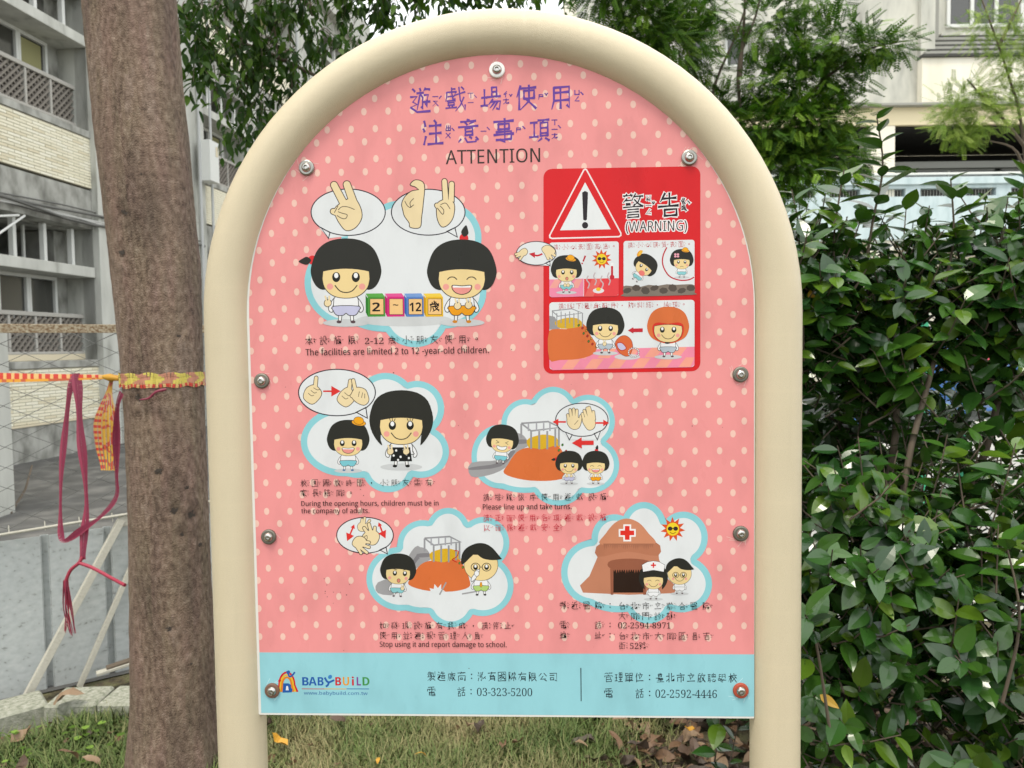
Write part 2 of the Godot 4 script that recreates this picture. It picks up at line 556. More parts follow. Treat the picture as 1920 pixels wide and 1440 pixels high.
func brush_sign(k: Ink, ch: String, at: Vector2, s: float, color: Color, weight: float, sounds: bool, grow: float) -> void:
	var base := k.z
	var lift := 0.0
	if ch in "，、。：":
		var spot := {"，": Vector2(0, -0.1), "、": Vector2(0, -0.1), "。": Vector2(0, -0.1), "：": Vector2(0, 0.22)}[ch] as Vector2
		if ch == "。":
			var outer := Ink.ring(at, 0.16 * s, 0.17 * s, 0.0, 14)
			for q in 14:
				k.z = base
				k.put(PackedVector2Array([outer[q], outer[(q + 1) % 14], at + (outer[(q + 1) % 14] - at) * 0.6, at + (outer[q] - at) * 0.6]), color)
		elif ch == "：":
			for q in [-0.24, 0.24]:
				k.z = base
				k.put(Ink.ring(at + Vector2(0, q * s), 0.085 * s, 0.085 * s, 0.0, 10), color)
		else:
			k.put(PackedVector2Array([at + Vector2(-0.08, 0.1) * s, at + Vector2(0.08, 0.06) * s, at + Vector2(0.06, -0.1) * s, at + Vector2(-0.06, -0.2) * s]), color)
		k.z = base
		return
	var drawn := strokes_of(ch, Rect2(-0.5, -0.5, 1, 1), GLYPHS)
	weight *= clampf(1.25 - 0.03 * drawn.size(), 0.68, 1.05)   # a crowded sign is written finer
	for line: PackedVector2Array in drawn:
		var out := PackedVector2Array()
		for p: Vector2 in brush(line, weight + grow * 2.0):
			out.append(at + Vector2(p.x * 0.88, -p.y * 1.04 + p.x * 0.05) * s)
		lift += k.step * 0.5
		k.z = base + lift
		k.put(out, color)
	if sounds and readings.has(ch):
		var r: String = readings[ch]
		var n := r.length() - 1
		var part := 0.29
		for q in n:
			var mid := Vector2(0.69, (q - (n - 1) * 0.5) * part * 1.06)
			for line: PackedVector2Array in strokes_of(r[q], Rect2(mid - Vector2.ONE * part * 0.42, Vector2.ONE * part * 0.84), SOUNDS):
				var out := PackedVector2Array()
				for p: Vector2 in brush(line, weight * 0.42 + grow * 2.0):
					out.append(at + Vector2(p.x, -p.y) * s)
				k.z = base + lift
				k.put(out, color)
		var tone := int(r[n])
		var top := Vector2(0.91, -0.1)
		var marks: Array = [[], [], [[Vector2(-0.04, 0.05), Vector2(0.05, -0.06)]], [[Vector2(-0.06, -0.05), Vector2(0, 0.04)], [Vector2(0, 0.04), Vector2(0.06, -0.05)]], [[Vector2(-0.05, -0.06), Vector2(0.05, 0.05)]]][tone]
		for m: Array in marks:
			var out := PackedVector2Array()
			for p: Vector2 in brush(PackedVector2Array([top + m[0], top + m[1]]), weight * 0.5 + grow * 2.0):
				out.append(at + Vector2(p.x, -p.y) * s)
			k.z = base + lift
			k.put(out, color)
	k.z = base

var fonts := {}
func latin_font(called: String, heavy := false) -> SystemFont:
	var key := called + str(heavy)
	if not fonts.has(key):
		var f := SystemFont.new()
		f.font_names = PackedStringArray([called])
		f.font_weight = 700 if heavy else 400
		fonts[key] = f
	return fonts[key]

# printed Latin letters and figures between x0 and x1, base line at y, capitals «tall» units high
func type_row(k: Ink, text: String, x0: float, y: float, x1: float, tall: float, color: Color, face := "Droid Sans", heavy := false, halo := 0.0, halo_color := Color.WHITE) -> void:
	var t := TextMesh.new()
	t.font = latin_font(face, heavy)
	t.text = text
	t.font_size = 64
	t.pixel_size = 1.0 / 64.0
	t.depth = 0.0
	t.curve_step = 1.0
	t.horizontal_alignment = HORIZONTAL_ALIGNMENT_LEFT
	var arrays := t.get_mesh_arrays()
	var pts: PackedVector3Array = arrays[Mesh.ARRAY_VERTEX]
	var normal: PackedVector3Array = arrays[Mesh.ARRAY_NORMAL]
	var index: PackedInt32Array = arrays[Mesh.ARRAY_INDEX] if arrays[Mesh.ARRAY_INDEX] != null else PackedInt32Array(range(pts.size()))
	var lo := Vector2(1e9, 1e9)
	var hi := -lo
	for p in pts:
		lo = lo.min(Vector2(p.x, p.y))
		hi = hi.max(Vector2(p.x, p.y))
	var probe := TextMesh.new()
	probe.font = t.font
	probe.text = "H"
	probe.font_size = 64
	probe.pixel_size = t.pixel_size
	probe.depth = 0.0
	var cap := probe.get_aabb()
	probe.text = text
	probe.horizontal_alignment = HORIZONTAL_ALIGNMENT_LEFT
	var base_line := cap.position.y   # the bottom of a capital stands on the base line
	var at := sheet(Vector2(x0, y))
	var sx := (sheet(Vector2(x1, y)).x - at.x) / (hi.x - lo.x)
	var sy := tall * PIECE / cap.size.y
	var shifts := [Vector2.ZERO]
	if halo > 0.0:
		shifts = []
		for q in 10:
			shifts.append(Vector2.from_angle(TAU * q / 10.0) * halo * PIECE)
		shifts.append(null)
	k.z += k.step
	for s in shifts:
		var hue := halo_color if halo > 0.0 and s != null else color
		k.z += k.step * (3.0 if s == null else 0.2)
		var shift := Vector2.ZERO if s == null else s as Vector2
		for q in range(0, index.size(), 3):
			if normal[index[q]].z < 0.5:
				continue
			var tri := []
			for j in 3:
				var p := pts[index[q + j]]
				tri.append(Vector3(at.x + (p.x - lo.x) * sx + shift.x, at.y + (p.y - base_line) * sy + shift.y, k.z))
			if (Vector2(tri[1].x - tri[0].x, tri[1].y - tri[0].y)).cross(Vector2(tri[2].x - tri[0].x, tri[2].y - tri[0].y)) > 0.0:
				var swap: Vector3 = tri[1]
				tri[1] = tri[2]
				tri[2] = swap
			for j in 3:
				k.v.append(tri[j])
				k.c.append(hue)

# ---------------------------------------------------------------- the pictures on the board
const SKIN := "f1d79b"
const HAIR := "333230"
const FRAME_BLUE := "93d3dc"
const PAPER := "e6e9ec"

func cloud(k: Ink, puffs: Array, rim := 12.0) -> void:
	var outline: PackedVector2Array = Ink.ring(Vector2(puffs[0][0], puffs[0][1]), puffs[0][2], puffs[0][3], 0.0, 48)
	var waiting := puffs.slice(1)
	for pass_ in 3:
		var later := []
		for f: Array in waiting:
			var joined := Geometry2D.merge_polygons(outline, Ink.ring(Vector2(f[0], f[1]), f[2], f[3], 0.0, 48))
			var outer := []
			for p: PackedVector2Array in joined:
				if not Geometry2D.is_polygon_clockwise(p):
					outer.append(p)
			if outer.size() == 1:
				outline = outer[0]
			else:
				later.append(f)
		waiting = later
	k.fill(outline, tint(FRAME_BLUE))
	for p: PackedVector2Array in Geometry2D.offset_polygon(outline, -rim, Geometry2D.JOIN_ROUND):
		k.fill(p, tint(PAPER))

func bubble(k: Ink, c: Vector2, rx: float, ry: float, tails: Array, wide := 2.0) -> void:
	var p := PackedVector2Array()
	var n := 64
	for q in n:
		var e := c + Vector2(cos(TAU * q / n) * rx, sin(TAU * q / n) * ry)
		var skip := false
		for t: Array in tails:
			var a := Vector2(t[0], t[1])
			var b := Vector2(t[4], t[5])
			var mid := (a + b) * 0.5
			if e.distance_to(mid) < a.distance_to(b) * 0.55:
				skip = true
				if not p.has(Vector2(t[2], t[3])):
					p.append_array(PackedVector2Array([a, Vector2(t[2], t[3]), b]))
		if not skip:
			p.append(e)
	k.fill(p, tint(PAPER))
	k.line(p, wide, tint("37323a"), true)

func arrow(k: Ink, a: Vector2, b: Vector2, wide: float, head: float, color := "e03a36") -> void:
	var d := (b - a).normalized()
	var s := Vector2(-d.y, d.x)
	var m := b - d * head * 1.1
	k.fill(PackedVector2Array([a + s * wide, m + s * wide, m + s * head * 0.62, b, m - s * head * 0.62, m - s * wide, a - s * wide]), tint(color))

# a hand: fingers given as [base x, y, tip x, y, radius], the palm as a loop of points
func hand(k: Ink, palm: Array, fingers: Array, creases: Array = [], wide := 1.5) -> void:
	var ink := tint("37302e")
	var loop := Ink.smooth(V(palm), true, 4)
	var caps: Array[PackedVector2Array] = []
	for f: Array in fingers:
		var a := Vector2(f[0], f[1])
		var b := Vector2(f[2], f[3])
		var d := (b - a).normalized()
		var r: float = f[4]
		var o := PackedVector2Array()
		for q in 9:
			o.append(b + d.rotated(PI * (q / 8.0 - 0.5)) * r)
		o.append(a + d.rotated(PI * 0.5) * r * 1.12)
		o.append(a + d.rotated(-PI * 0.5) * r * 1.12)
		caps.append(o)
	k.line(loop, wide * 2.0, ink, true)
	for o in caps:
		k.line(o, wide * 2.0, ink, true)
	k.fill(loop, tint("f0dbae"))
	for o in caps:
		k.fill(o, tint("f0dbae"))
	for c: Array in creases:
		k.line(Ink.smooth(V(c), false, 4), wide * 0.85, ink)

# a cartoon child; the head is 100 units wide, origin at the crown of the hair
func child(k: Ink, cx: float, top: float, wide: float, turn := 0.0, o := {}) -> void:
	var was := k.xf
	k.xf = was * Transform2D(turn, Vector2.ONE * wide / 100.0, 0.0, Vector2(cx, top))
	var ink := tint("3a3532")
	var thin := 1.0
	var hair := tint(o.get("hair", HAIR))
	var skin := tint(SKIN)
	var shirt := tint(o.get("shirt", "f1f2f4"))
	var shorts := tint(o.get("shorts", "cdcbe4"))
	var y: float = o.get("drop", 0.0)
	if not o.get("floor", true) == false:
		k.ell(Vector2(0, 121 + y), 33, 5.5, tint("cfd1d3"))
	for s in [-1.0, 1.0]:
		k.fill(V([s * 8 - 2.5, 106 + y, s * 8 + 2.5, 106 + y, s * 9 + 2, 119 + y, s * 9 - 2, 119 + y]), tint("f3f3f3"))
		k.line(V([s * 8 - 2.5, 108 + y, s * 9 - 2, 119 + y]), thin, ink)
		k.line(V([s * 8 + 2.5, 108 + y, s * 9 + 2, 119 + y]), thin, ink)
		k.ell(Vector2(s * 10, 119.5 + y), 3.6, 2.2, tint(o.get("shoe", "5b4a4e")))
	# arms
	if o.get("arms", true):
		k.shape([Vector2(15, 84 + y), Vector2(22, 92 + y), Vector2(25, 100 + y), Vector2(23, 105 + y), Vector2(19, 105 + y), Vector2(19, 97 + y), Vector2(14, 92 + y)], shirt, thin, ink)
		k.shape([Vector2(-15, 84 + y), Vector2(-22, 92 + y), Vector2(-25, 100 + y), Vector2(-23, 105 + y), Vector2(-19, 105 + y), Vector2(-19, 97 + y), Vector2(-14, 92 + y)], shirt, thin, ink)
	k.shape([Vector2(-14, 82 + y), Vector2(14, 82 + y), Vector2(18, 97 + y), Vector2(18, 101 + y), Vector2(-18, 101 + y), Vector2(-18, 97 + y)], shirt, thin, ink, true, 3)
	if o.get("dress", false):
		k.shape([Vector2(-14, 90 + y), Vector2(14, 90 + y), Vector2(17, 112 + y), Vector2(-17, 112 + y)], tint("262423"), 0.0, ink, false)
		for d: Array in [[-8, 95], [4, 94], [-12, 103], [-1, 105], [8, 101], [12, 107], [-5, 110]]:
			k.ell(Vector2(d[0], d[1] + y), 1.7, 1.9, tint("f2f2f2"), 0.0, 10)
	else:
		k.shape([Vector2(-17.5, 97 + y), Vector2(18, 97 + y), Vector2(18, 104 + y), Vector2(13, 110 + y), Vector2(4, 110 + y), Vector2(0, 107 + y), Vector2(-4, 110 + y), Vector2(-13, 110 + y), Vector2(-18, 104 + y)], shorts, thin, ink, true, 3)
	if o.has("tie"):
		k.shape([Vector2(-2, 88 + y), Vector2(2, 88 + y), Vector2(3.5, 97 + y), Vector2(0, 101 + y), Vector2(-3.5, 97 + y)], tint(o.tie), 0.6, ink, false)
	# hands raised in front
	for h: Array in o.get("hands", []):
		k.shape([Vector2(h[0] - 4, h[1] - 3), Vector2(h[0] + 3, h[1] - 4), Vector2(h[0] + 5, h[1] + 2), Vector2(h[0], h[1] + 6), Vector2(h[0] - 5, h[1] + 3)], tint("f0dbae"), thin * 0.9, ink, true, 3)
		k.line(V([h[0] - 2, h[1] - 3, h[0] - 4, h[1] - 10]), 2.4, tint("f0dbae"))
		k.line(V([h[0] + 2, h[1] - 3, h[0] + 2, h[1] - 10]), 2.4, tint("f0dbae"))
		k.line(V([h[0] - 0.5, h[1] - 3, h[0] - 1, h[1] - 8]), 0.7, ink)
	# hair behind the face
	var style: String = o.get("style", "bob")
	if o.has("tail"):
		var t: Array = o.tail   # knot x, y, tip x, y
		k.ell(Vector2(t[0], t[1]), 6.5, 6.5, tint("dd3338"))
		var d := (Vector2(t[2], t[3]) - Vector2(t[0], t[1]))
		var s := Vector2(-d.y, d.x) * 0.3
		var a := Vector2(t[0], t[1])
		k.shape([a + d * 0.1, a + d * 0.4 + s, a + d * 0.75 + s * 0.7, a + d * 1.1, a + d * 0.75 - s * 0.8, a + d * 0.4 - s], hair, 0.0, ink, true, 3)
	if style == "bob":
		k.shape([Vector2(0, 0), Vector2(24, 4), Vector2(41, 17), Vector2(50, 41), Vector2(49, 56), Vector2(42, 69), Vector2(31, 73.5), Vector2(18, 66), Vector2(-18, 66), Vector2(-31, 73.5), Vector2(-42, 69), Vector2(-49, 56), Vector2(-50, 41), Vector2(-41, 17), Vector2(-24, 4)], hair)
	elif style == "long":
		k.shape([Vector2(0, 0), Vector2(25, 4), Vector2(42, 17), Vector2(50, 42), Vector2(48, 60), Vector2(40, 76), Vector2(30, 87), Vector2(32, 74), Vector2(24, 66), Vector2(-24, 66), Vector2(-33, 74), Vector2(-30, 87), Vector2(-40, 77), Vector2(-48, 61), Vector2(-50, 42), Vector2(-42, 17), Vector2(-25, 4)], hair, 0.0, ink, true, 3)
	elif style == "helmet":
		k.shape([Vector2(0, 0), Vector2(24, 4), Vector2(41, 17), Vector2(50, 41), Vector2(49, 58), Vector2(42, 72), Vector2(31, 80), Vector2(10, 88), Vector2(-10, 88), Vector2(-31, 80), Vector2(-42, 72), Vector2(-49, 58), Vector2(-50, 41), Vector2(-41, 17), Vector2(-24, 4)], hair)
		k.shape([Vector2(-37, 46), Vector2(-25, 38), Vector2(0, 41), Vector2(25, 38), Vector2(37, 46), Vector2(36, 66), Vector2(26, 80), Vector2(0, 88), Vector2(-26, 80), Vector2(-36, 66)], tint("dc3a2f"))
	# face
	var fy := 4.0 if style in ["man", "doctor"] else 0.0
	if style in ["man", "doctor"]:
		k.ell(Vector2(0, 50 + fy), 43, 40, skin)
		k.line(Ink.ring(Vector2(0, 50 + fy), 43, 40), thin, ink, true)
		k.shape([Vector2(-50, 52), Vector2(-49, 30), Vector2(-38, 12), Vector2(-14, 0), Vector2(10, 0), Vector2(30, 12), Vector2(48, 34), Vector2(52, 39), Vector2(30, 42), Vector2(5, 38), Vector2(-14, 26), Vector2(-30, 38), Vector2(-40, 48)], hair, 0.0, ink, true, 3)
	else:
		var brow := PackedVector2Array()
		for q in 9:
			var x := -33.0 + 66.0 * q / 8.0
			brow.append(Vector2(x, 43.0 + 4.0 * pow(x / 33.0, 2.0)))
		brow.append_array(Ink.smooth(V([34, 58, 31, 70, 22, 80, 9, 85, -9, 85, -22, 80, -31, 70, -34, 58]), false, 4))
		k.fill(brow, skin)
		k.line(brow, thin, ink, true)
	var look: String = o.get("eyes", "open")
	var ey := 55.5 + fy
	for s in [-1.0, 1.0]:
		var e := Vector2(s * 14.0 + float(o.get("gaze", 0.0)), ey)
		if look == "open" or look == "frown" or look == "lash":
			k.ell(e, 5.8, 7.2, tint("2a2726"))
			k.ell(e + Vector2(0, -2.4), 3.0, 3.8, tint("f7f7f7"), 0.0, 14)
			if look == "frown":
				k.line(V([e.x - s * 6, e.y - 9, e.x + s * 6, e.y - 12]), 1.4, ink)
			if look == "lash":
				for q in [-1, 0, 1]:
					k.line(V([e.x + q * 3.0, e.y - 7, e.x + q * 4.6, e.y - 11]), 1.1, ink)
		elif look == "happy":
			k.line(Ink.smooth(V([e.x - 7, e.y + 3, e.x - 3, e.y - 0.5, e.x + 3, e.y - 0.5, e.x + 7, e.y + 3]), false, 3), 1.4, ink)
		else:
			k.line(V([e.x - s * 5, e.y - 4, e.x + s * 5 - s * 9, e.y + 0.5, e.x - s * 5 + s * 1, e.y + 0.5]), 0.1, ink)
			k.line(V([e.x + s * 5, e.y - 5, e.x - s * 4, e.y, e.x + s * 5, e.y + 4]), 1.5, ink)
		if not o.get("pale", false):
			k.ell(Vector2(s * 23, 69 + fy), 4.6, 4.6, tint("f2a69a"), 0.0, 16)
	if o.get("glasses", false):
		for s in [-1.0, 1.0]:
			k.line(Ink.ring(Vector2(s * 14, ey), 11, 10), 1.8, ink, true)
		k.line(V([-3, ey, 3, ey]), 1.8, ink)
	match o.get("mouth", "smile"):
		"smile":
			k.line(Ink.smooth(V([-16, 67 + fy, -9, 75 + fy, 0, 77.5 + fy, 9, 75 + fy, 16, 67 + fy]), false, 4), 1.5, ink)
		"laugh":
			k.fill(Ink.smooth(V([-14, 67 + fy, 0, 67.5 + fy, 14, 67 + fy, 11, 76 + fy, 0, 80 + fy, -11, 76 + fy]), true, 4), tint("ef9a93"))
			k.fill(V([-13.5, 67 + fy, 13.5, 67 + fy, 12.5, 70 + fy, -12.5, 70 + fy]), tint("f6f6f6"))
			k.line(Ink.smooth(V([-14, 67 + fy, 0, 67.5 + fy, 14, 67 + fy, 11, 76 + fy, 0, 80 + fy, -11, 76 + fy]), true, 4), 1.2, ink, true)
		"grin":
			k.shape([Vector2(-15, 66), Vector2(0, 69), Vector2(15, 66), Vector2(12, 76), Vector2(0, 79), Vector2(-12, 76)], tint("f6f6f6"), 1.4, ink)
		"sad":
			k.line(Ink.smooth(V([-7, 77, -3, 74, 3, 74, 7, 77]), false, 3), 1.5, ink)
		"oh":
			k.ell(Vector2(float(o.get("gaze", 0.0)) * 0.5, 76), 4.5, 5.5, tint("df8a78"))
			k.line(Ink.ring(Vector2(float(o.get("gaze", 0.0)) * 0.5, 76), 4.5, 5.5), 1.0, ink, true)
		"shout":
			k.ell(Vector2(6, 79), 13, 11, tint("ee7f78"))
	if o.has("hat"):
		var h: Array = o.hat
		k.ell(Vector2(h[0], h[1] + 5), 17, 7, tint("f0a62c"), h[2])
		k.line(Ink.ring(Vector2(h[0], h[1] + 5), 17, 7, h[2]), 1.0, ink, true)
		k.ell(Vector2(h[0], h[1]), 12, 9, tint("f5ab2b"), h[2])
		k.line(Ink.ring(Vector2(h[0], h[1]), 12, 9, h[2]), 1.0, ink, true)
	if o.get("cap", false):
		k.shape([Vector2(-36, 26), Vector2(-40, 2), Vector2(-20, -9), Vector2(0, -12), Vector2(20, -9), Vector2(40, 2), Vector2(36, 26), Vector2(0, 20)], tint("f3f3f4"), 1.2, ink, false)
		k.fill(V([-2.5, -6, 2.5, -6, 2.5, 12, -2.5, 12]), tint("e0332f"))
		k.fill(V([-9, 0.5, 9, 0.5, 9, 5.5, -9, 5.5]), tint("e0332f"))
	k.xf = was

func play_hill(k: Ink, at: Vector2, s: float, slide: int, cut := false) -> void:   # slide: -1 long to the left, 0 a stub, 1 over the shoulder
	var was := k.xf
	k.xf = was * Transform2D(0.0, Vector2.ONE * s, 0.0, at)
	var g1 := tint("a5a4a6")
	var g2 := tint("858386")
	if slide < 0:
		k.shape([Vector2(-55, 2), Vector2(-58, 20), Vector2(-90, 45), Vector2(-158, 52), Vector2(-158, 82), Vector2(-120, 80), Vector2(-80, 62), Vector2(-40, 20), Vector2(-20, 8)], g1, 0.0, g1, true, 3)
		k.shape([Vector2(-70, 26), Vector2(-95, 52), Vector2(-158, 62), Vector2(-156, 68), Vector2(-92, 60), Vector2(-60, 28)], g2, 0.0, g2, true, 3)
	if slide > 0:
		k.shape([Vector2(-40, 6), Vector2(-62, -18), Vector2(-84, 6), Vector2(-104, 50), Vector2(-158, 70), Vector2(-158, 96), Vector2(-110, 96), Vector2(-70, 40), Vector2(-30, 14)], g1, 0.0, g1, true, 3)
		k.shape([Vector2(-44, -4), Vector2(-66, 6), Vector2(-96, 52), Vector2(-90, 54), Vector2(-60, 14), Vector2(-40, 4)], g2, 0.0, g2, true, 3)
	k.shape([Vector2(-52, 18), Vector2(-70, -10), Vector2(-52, -14), Vector2(-38, -6), Vector2(-30, 14)], g1, 0.0, g1, true, 3)
	k.shape([Vector2(-64, 2), Vector2(-36, 0), Vector2(-32, 8), Vector2(-60, 10)], g2, 0.0, g2, true, 3)
	k.shape([Vector2(-34, 2), Vector2(-10, -9), Vector2(10, -11), Vector2(30, -6), Vector2(38, 6), Vector2(36, 20), Vector2(-20, 24)], tint("dcb02f"), 0.0, g1, true, 3)
	k.shape([Vector2(-30, 18), Vector2(0, 22), Vector2(34, 14), Vector2(52, 38), Vector2(62, 64), Vector2(60, 82), Vector2(20, 92), Vector2(-40, 90), Vector2(-84, 76), Vector2(-76, 56), Vector2(-56, 28)], tint("dd7440"), 0.0, g1, true, 4)
	if cut:
		k.fill(V([-30, 94, -34, 84, -24, 86, -22, 74, -14, 84, -6, 74, -6, 86, 4, 92]), tint(PAPER))
		k.line(V([-10, 100, 6, 70]), 3.5, g1)
		k.line(V([44, 98, 78, 92]), 3.5, g1)
	var bars := [[-46, -34], [-24, -19], [-6, -18], [12, -18], [30, -23], [38, -26]]
	k.line(V([-46, -36, 14, -40, 40, -27, -24, -19, -46, -36]), 3.8, tint("9b9ba0"))
	for b: Array in bars:
		k.line(V([b[0], b[1] - 1, b[0], b[1] + (30 if b[0] < -30 else 40)]), 4.2, tint("9b9ba0"))
	for b in [-30, -12, 4, 18]:
		k.line(V([b, -37, b, -19]), 3.4, tint("aaaab0"))
	for r: Array in [[46, 12, "4c8a3c"], [38, 24, "63a048"], [54, 26, "c8302a"], [46, 34, "6e9a3a"], [58, 40, "b8342e"]]:
		k.ell(Vector2(r[0], r[1]), 2.6, 3.4, tint("3c3330"), 0.4, 10)
		k.ell(Vector2(r[0], r[1]), 1.7, 2.4, tint(r[2]), 0.4, 10)
	k.xf = was

func sun_face(k: Ink, c: Vector2, r: float) -> void:
	var p := PackedVector2Array()
	for q in 22:
		p.append(c + Vector2.from_angle(TAU * q / 22.0 + 0.1) * r * (1.0 if q % 2 == 0 else 0.58))
	k.fill(p, tint("df5a30"))
	k.ell(c, r * 0.5, r * 0.52, tint("f4d534"))
	for s in [-1.0, 1.0]:
		k.ell(c + Vector2(s * r * 0.22, -r * 0.04), r * 0.19, r * 0.17, tint("3a3430"), 0.0, 16)
	k.line(V([c.x - r * 0.1, c.y - r * 0.06, c.x + r * 0.1, c.y - r * 0.06]), r * 0.06, tint("3a3430"))
	k.line(Ink.smooth(V([c.x - r * 0.25, c.y + r * 0.22, c.x, c.y + r * 0.36, c.x + r * 0.25, c.y + r * 0.22]), false, 4), r * 0.05, tint("8a5a20"))

func cross_mark(k: Ink, c: Vector2, r: float, color: Color, arm := 0.34) -> void:
	k.fill(V([c.x - r * arm, c.y - r, c.x + r * arm, c.y - r, c.x + r * arm, c.y + r, c.x - r * arm, c.y + r]), color)
	k.z -= k.step * 0.5
	k.fill(V([c.x - r, c.y - r * arm, c.x + r, c.y - r * arm, c.x + r, c.y + r * arm, c.x - r, c.y + r * arm]), color)

func rounded(x0: float, y0: float, x1: float, y1: float, r: float, lean := 0.0) -> PackedVector2Array:
	var o := PackedVector2Array()
	for q in 4:
		var c: Vector2 = [Vector2(x1 - r, y0 + r), Vector2(x1 - r, y1 - r), Vector2(x0 + r, y1 - r), Vector2(x0 + r, y0 + r)][q]
		for j in 6:
			var p := c + Vector2.from_angle(-PI * 0.5 + PI * 0.5 * (q + j / 5.0)) * r
			o.append(p + Vector2(0, (p.x - x0) * lean))
	return o

func print_part(panel: Node3D, called: String, label: String, k: Ink) -> void:
	var o := obj(called, k.mesh(), mat_print, panel)
	o.set_meta("label", label)

func print_board(panel: Node3D) -> void:
	for entry in READINGS.split(" "):
		readings[entry[0]] = entry.substr(1)
	var black := tint("1f1c1b")
	var red := tint("c4242f")
	# pink sheet with its polka dots, blue band along the foot
	var face := PackedVector2Array()
	for q in 49:
		face.append(Vector2(0, 1.4965) + Vector2.from_angle(PI * q / 48.0) * 0.3295)
	face.append_array(PackedVector2Array([Vector2(-0.3292, 0.9587), Vector2(0.3308, 0.9587)]))
	var k := ink_on(0.0001)
	k.put(face, tint("f39d9d"))
	print_part(panel, "pink_sheet", "pink printed sheet with an arched top", k)
	k = ink_on(0.0002)
	for set_ in 2:
		for j in range(-12, 13):
			for i in range(-13, 14):
				var c: Vector2 = [Vector2(-0.2649 + 0.03155 * (i + 8), 1.4103 - 0.0385 * j), Vector2(-0.2505 + 0.03155 * (i + 8), 1.4268 - 0.0385 * j)][set_]
				if c.y < 1.043 or c.y > 1.83 or absf(c.x) > 0.335:
					continue
				k.z = 0.0002
				var dot := Ink.ring(c, 0.0036, 0.0048, 0.0, 14)
				if absf(c.x) > 0.322 or c.y > 1.5 and c.distance_to(Vector2(0, 1.4965)) > 0.323:
					for piece: PackedVector2Array in Geometry2D.intersect_polygons(dot, face):
						k.put(piece, tint("f8cdbf"))
				else:
					k.put(dot, tint("f8cdbf"))
	print_part(panel, "polka_dots", "rows of pale peach polka dots printed on the pink", k)
	k = ink_on(0.00024)
	k.put(PackedVector2Array([Vector2(-0.3292, 0.9587), Vector2(0.3308, 0.9587), Vector2(0.3308, 1.0422), Vector2(-0.3292, 1.0422)]), tint("9cd6e0"))
	print_part(panel, "blue_band", "light blue band printed along the foot of the board", k)
	# specks of dirt, and the film puckered round the bolts
	k = ink_on(0.00023)
	var rng := RandomNumberGenerator.new()
	rng.seed = 71
	for q in 46:
		var c := Vector2(rng.randf_range(495, 1400), rng.randf_range(330, 1330)) if q > 9 else Vector2(rng.randf_range(605, 660), rng.randf_range(1085, 1140))
		k.z = 0.00027
		k.ell(c, rng.randf_range(0.5, 1.5), rng.randf_range(0.5, 1.3), tint("6a5a50"), 0.0, 6)
	for b: Array in [[932, 132], [575, 315], [1292, 296], [491, 714], [1388, 702], [504, 1006], [1388, 1000], [511, 1294], [1388, 1294]]:
		for q in 5:
			var a := rng.randf() * TAU
			var c := Vector2(b[0], b[1])
			var p := c + Vector2.from_angle(a) * 15.0
			var e := c + Vector2.from_angle(a + rng.randf_range(0.3, 0.7)) * rng.randf_range(19, 27)
			if e.x < 492 or e.x > 1408:
				continue
			k.z = 0.00027
			k.line(V([p.x, p.y, e.x, e.y]), 1.0, tint("fbc9c0") if b[1] < 1200 else tint("c4ecf2"))
	print_part(panel, "dirt_specks", "tiny specks of dirt and puckers of the printed film", k)
	# heading
	k = ink_on(0.0003)
	brush_row(k, "遊戲場使用", 788, 188, 1053, 41, tint("7048a4"), 0.1)
	brush_row(k, "注意事項", 812, 248, 1011, 41, tint("7048a4"), 0.1)
	type_row(k, "ATTENTION", 836, 308, 1013, 25.5, tint("3b3634"))
	print_part(panel, "heading_lettering", "purple brush heading over the word ATTENTION", k)
	# first picture
	k = ink_on(0.0003)
	cloud(k, [[656, 530, 85, 82], [778, 595, 62, 56], [832, 548, 80, 68], [838, 446, 65, 66], [752, 448, 74, 72], [720, 560, 90, 62], [690, 450, 50, 50]])
	bubble(k, Vector2(653, 398), 69.5, 43.5, [[602, 427, 616, 447, 619, 436]])
	bubble(k, Vector2(803, 398), 69, 43, [[838, 434, 857.5, 444.5, 853, 427]])
	hand(k, [640, 381, 662, 371, 675, 388, 678, 408, 667, 426, 650, 432, 638, 420, 630, 405, 628, 392], [[648, 388, 626.5, 347, 6.0], [665, 386, 650.5, 346, 6.3], [645, 404, 625, 396.5, 5.0]], [[632, 404, 640, 409, 648, 410, 651, 403, 642, 400, 634, 397], [634, 394, 641, 388, 652, 388, 665, 393], [627, 399, 634, 386]])
	hand(k, [754, 382, 760, 369, 772, 359, 786, 356, 779, 350, 770, 346, 780, 338, 795, 346, 793, 382, 790, 407, 787, 426, 770, 426, 768, 418, 759, 405, 756, 394], [], [[759, 377, 764, 386, 770, 389, 769, 380, 776, 372], [770, 389, 776, 384]])
	hand(k, [822, 380, 838, 374, 851, 382, 850, 405, 841, 420, 829, 425, 821, 412, 819, 393], [[836, 378, 833.5, 340, 4.4], [846, 378, 847, 345, 4.4], [829, 398, 819, 385, 3.6]], [[826, 384, 836, 381, 844, 392], [820, 390, 830, 402, 832, 394, 825, 386]])
	k.ell(Vector2(758, 600), 90, 12, tint("d3d5d7"))
	var colours := [["4f9a3e", "2f7d2c", "63ad4e"], ["d9307f", "b32468", "e85a9a"], ["5b86c9", "3a63ad", "7ea3dc"], ["eab92e", "c99414", "f5d04e"]]
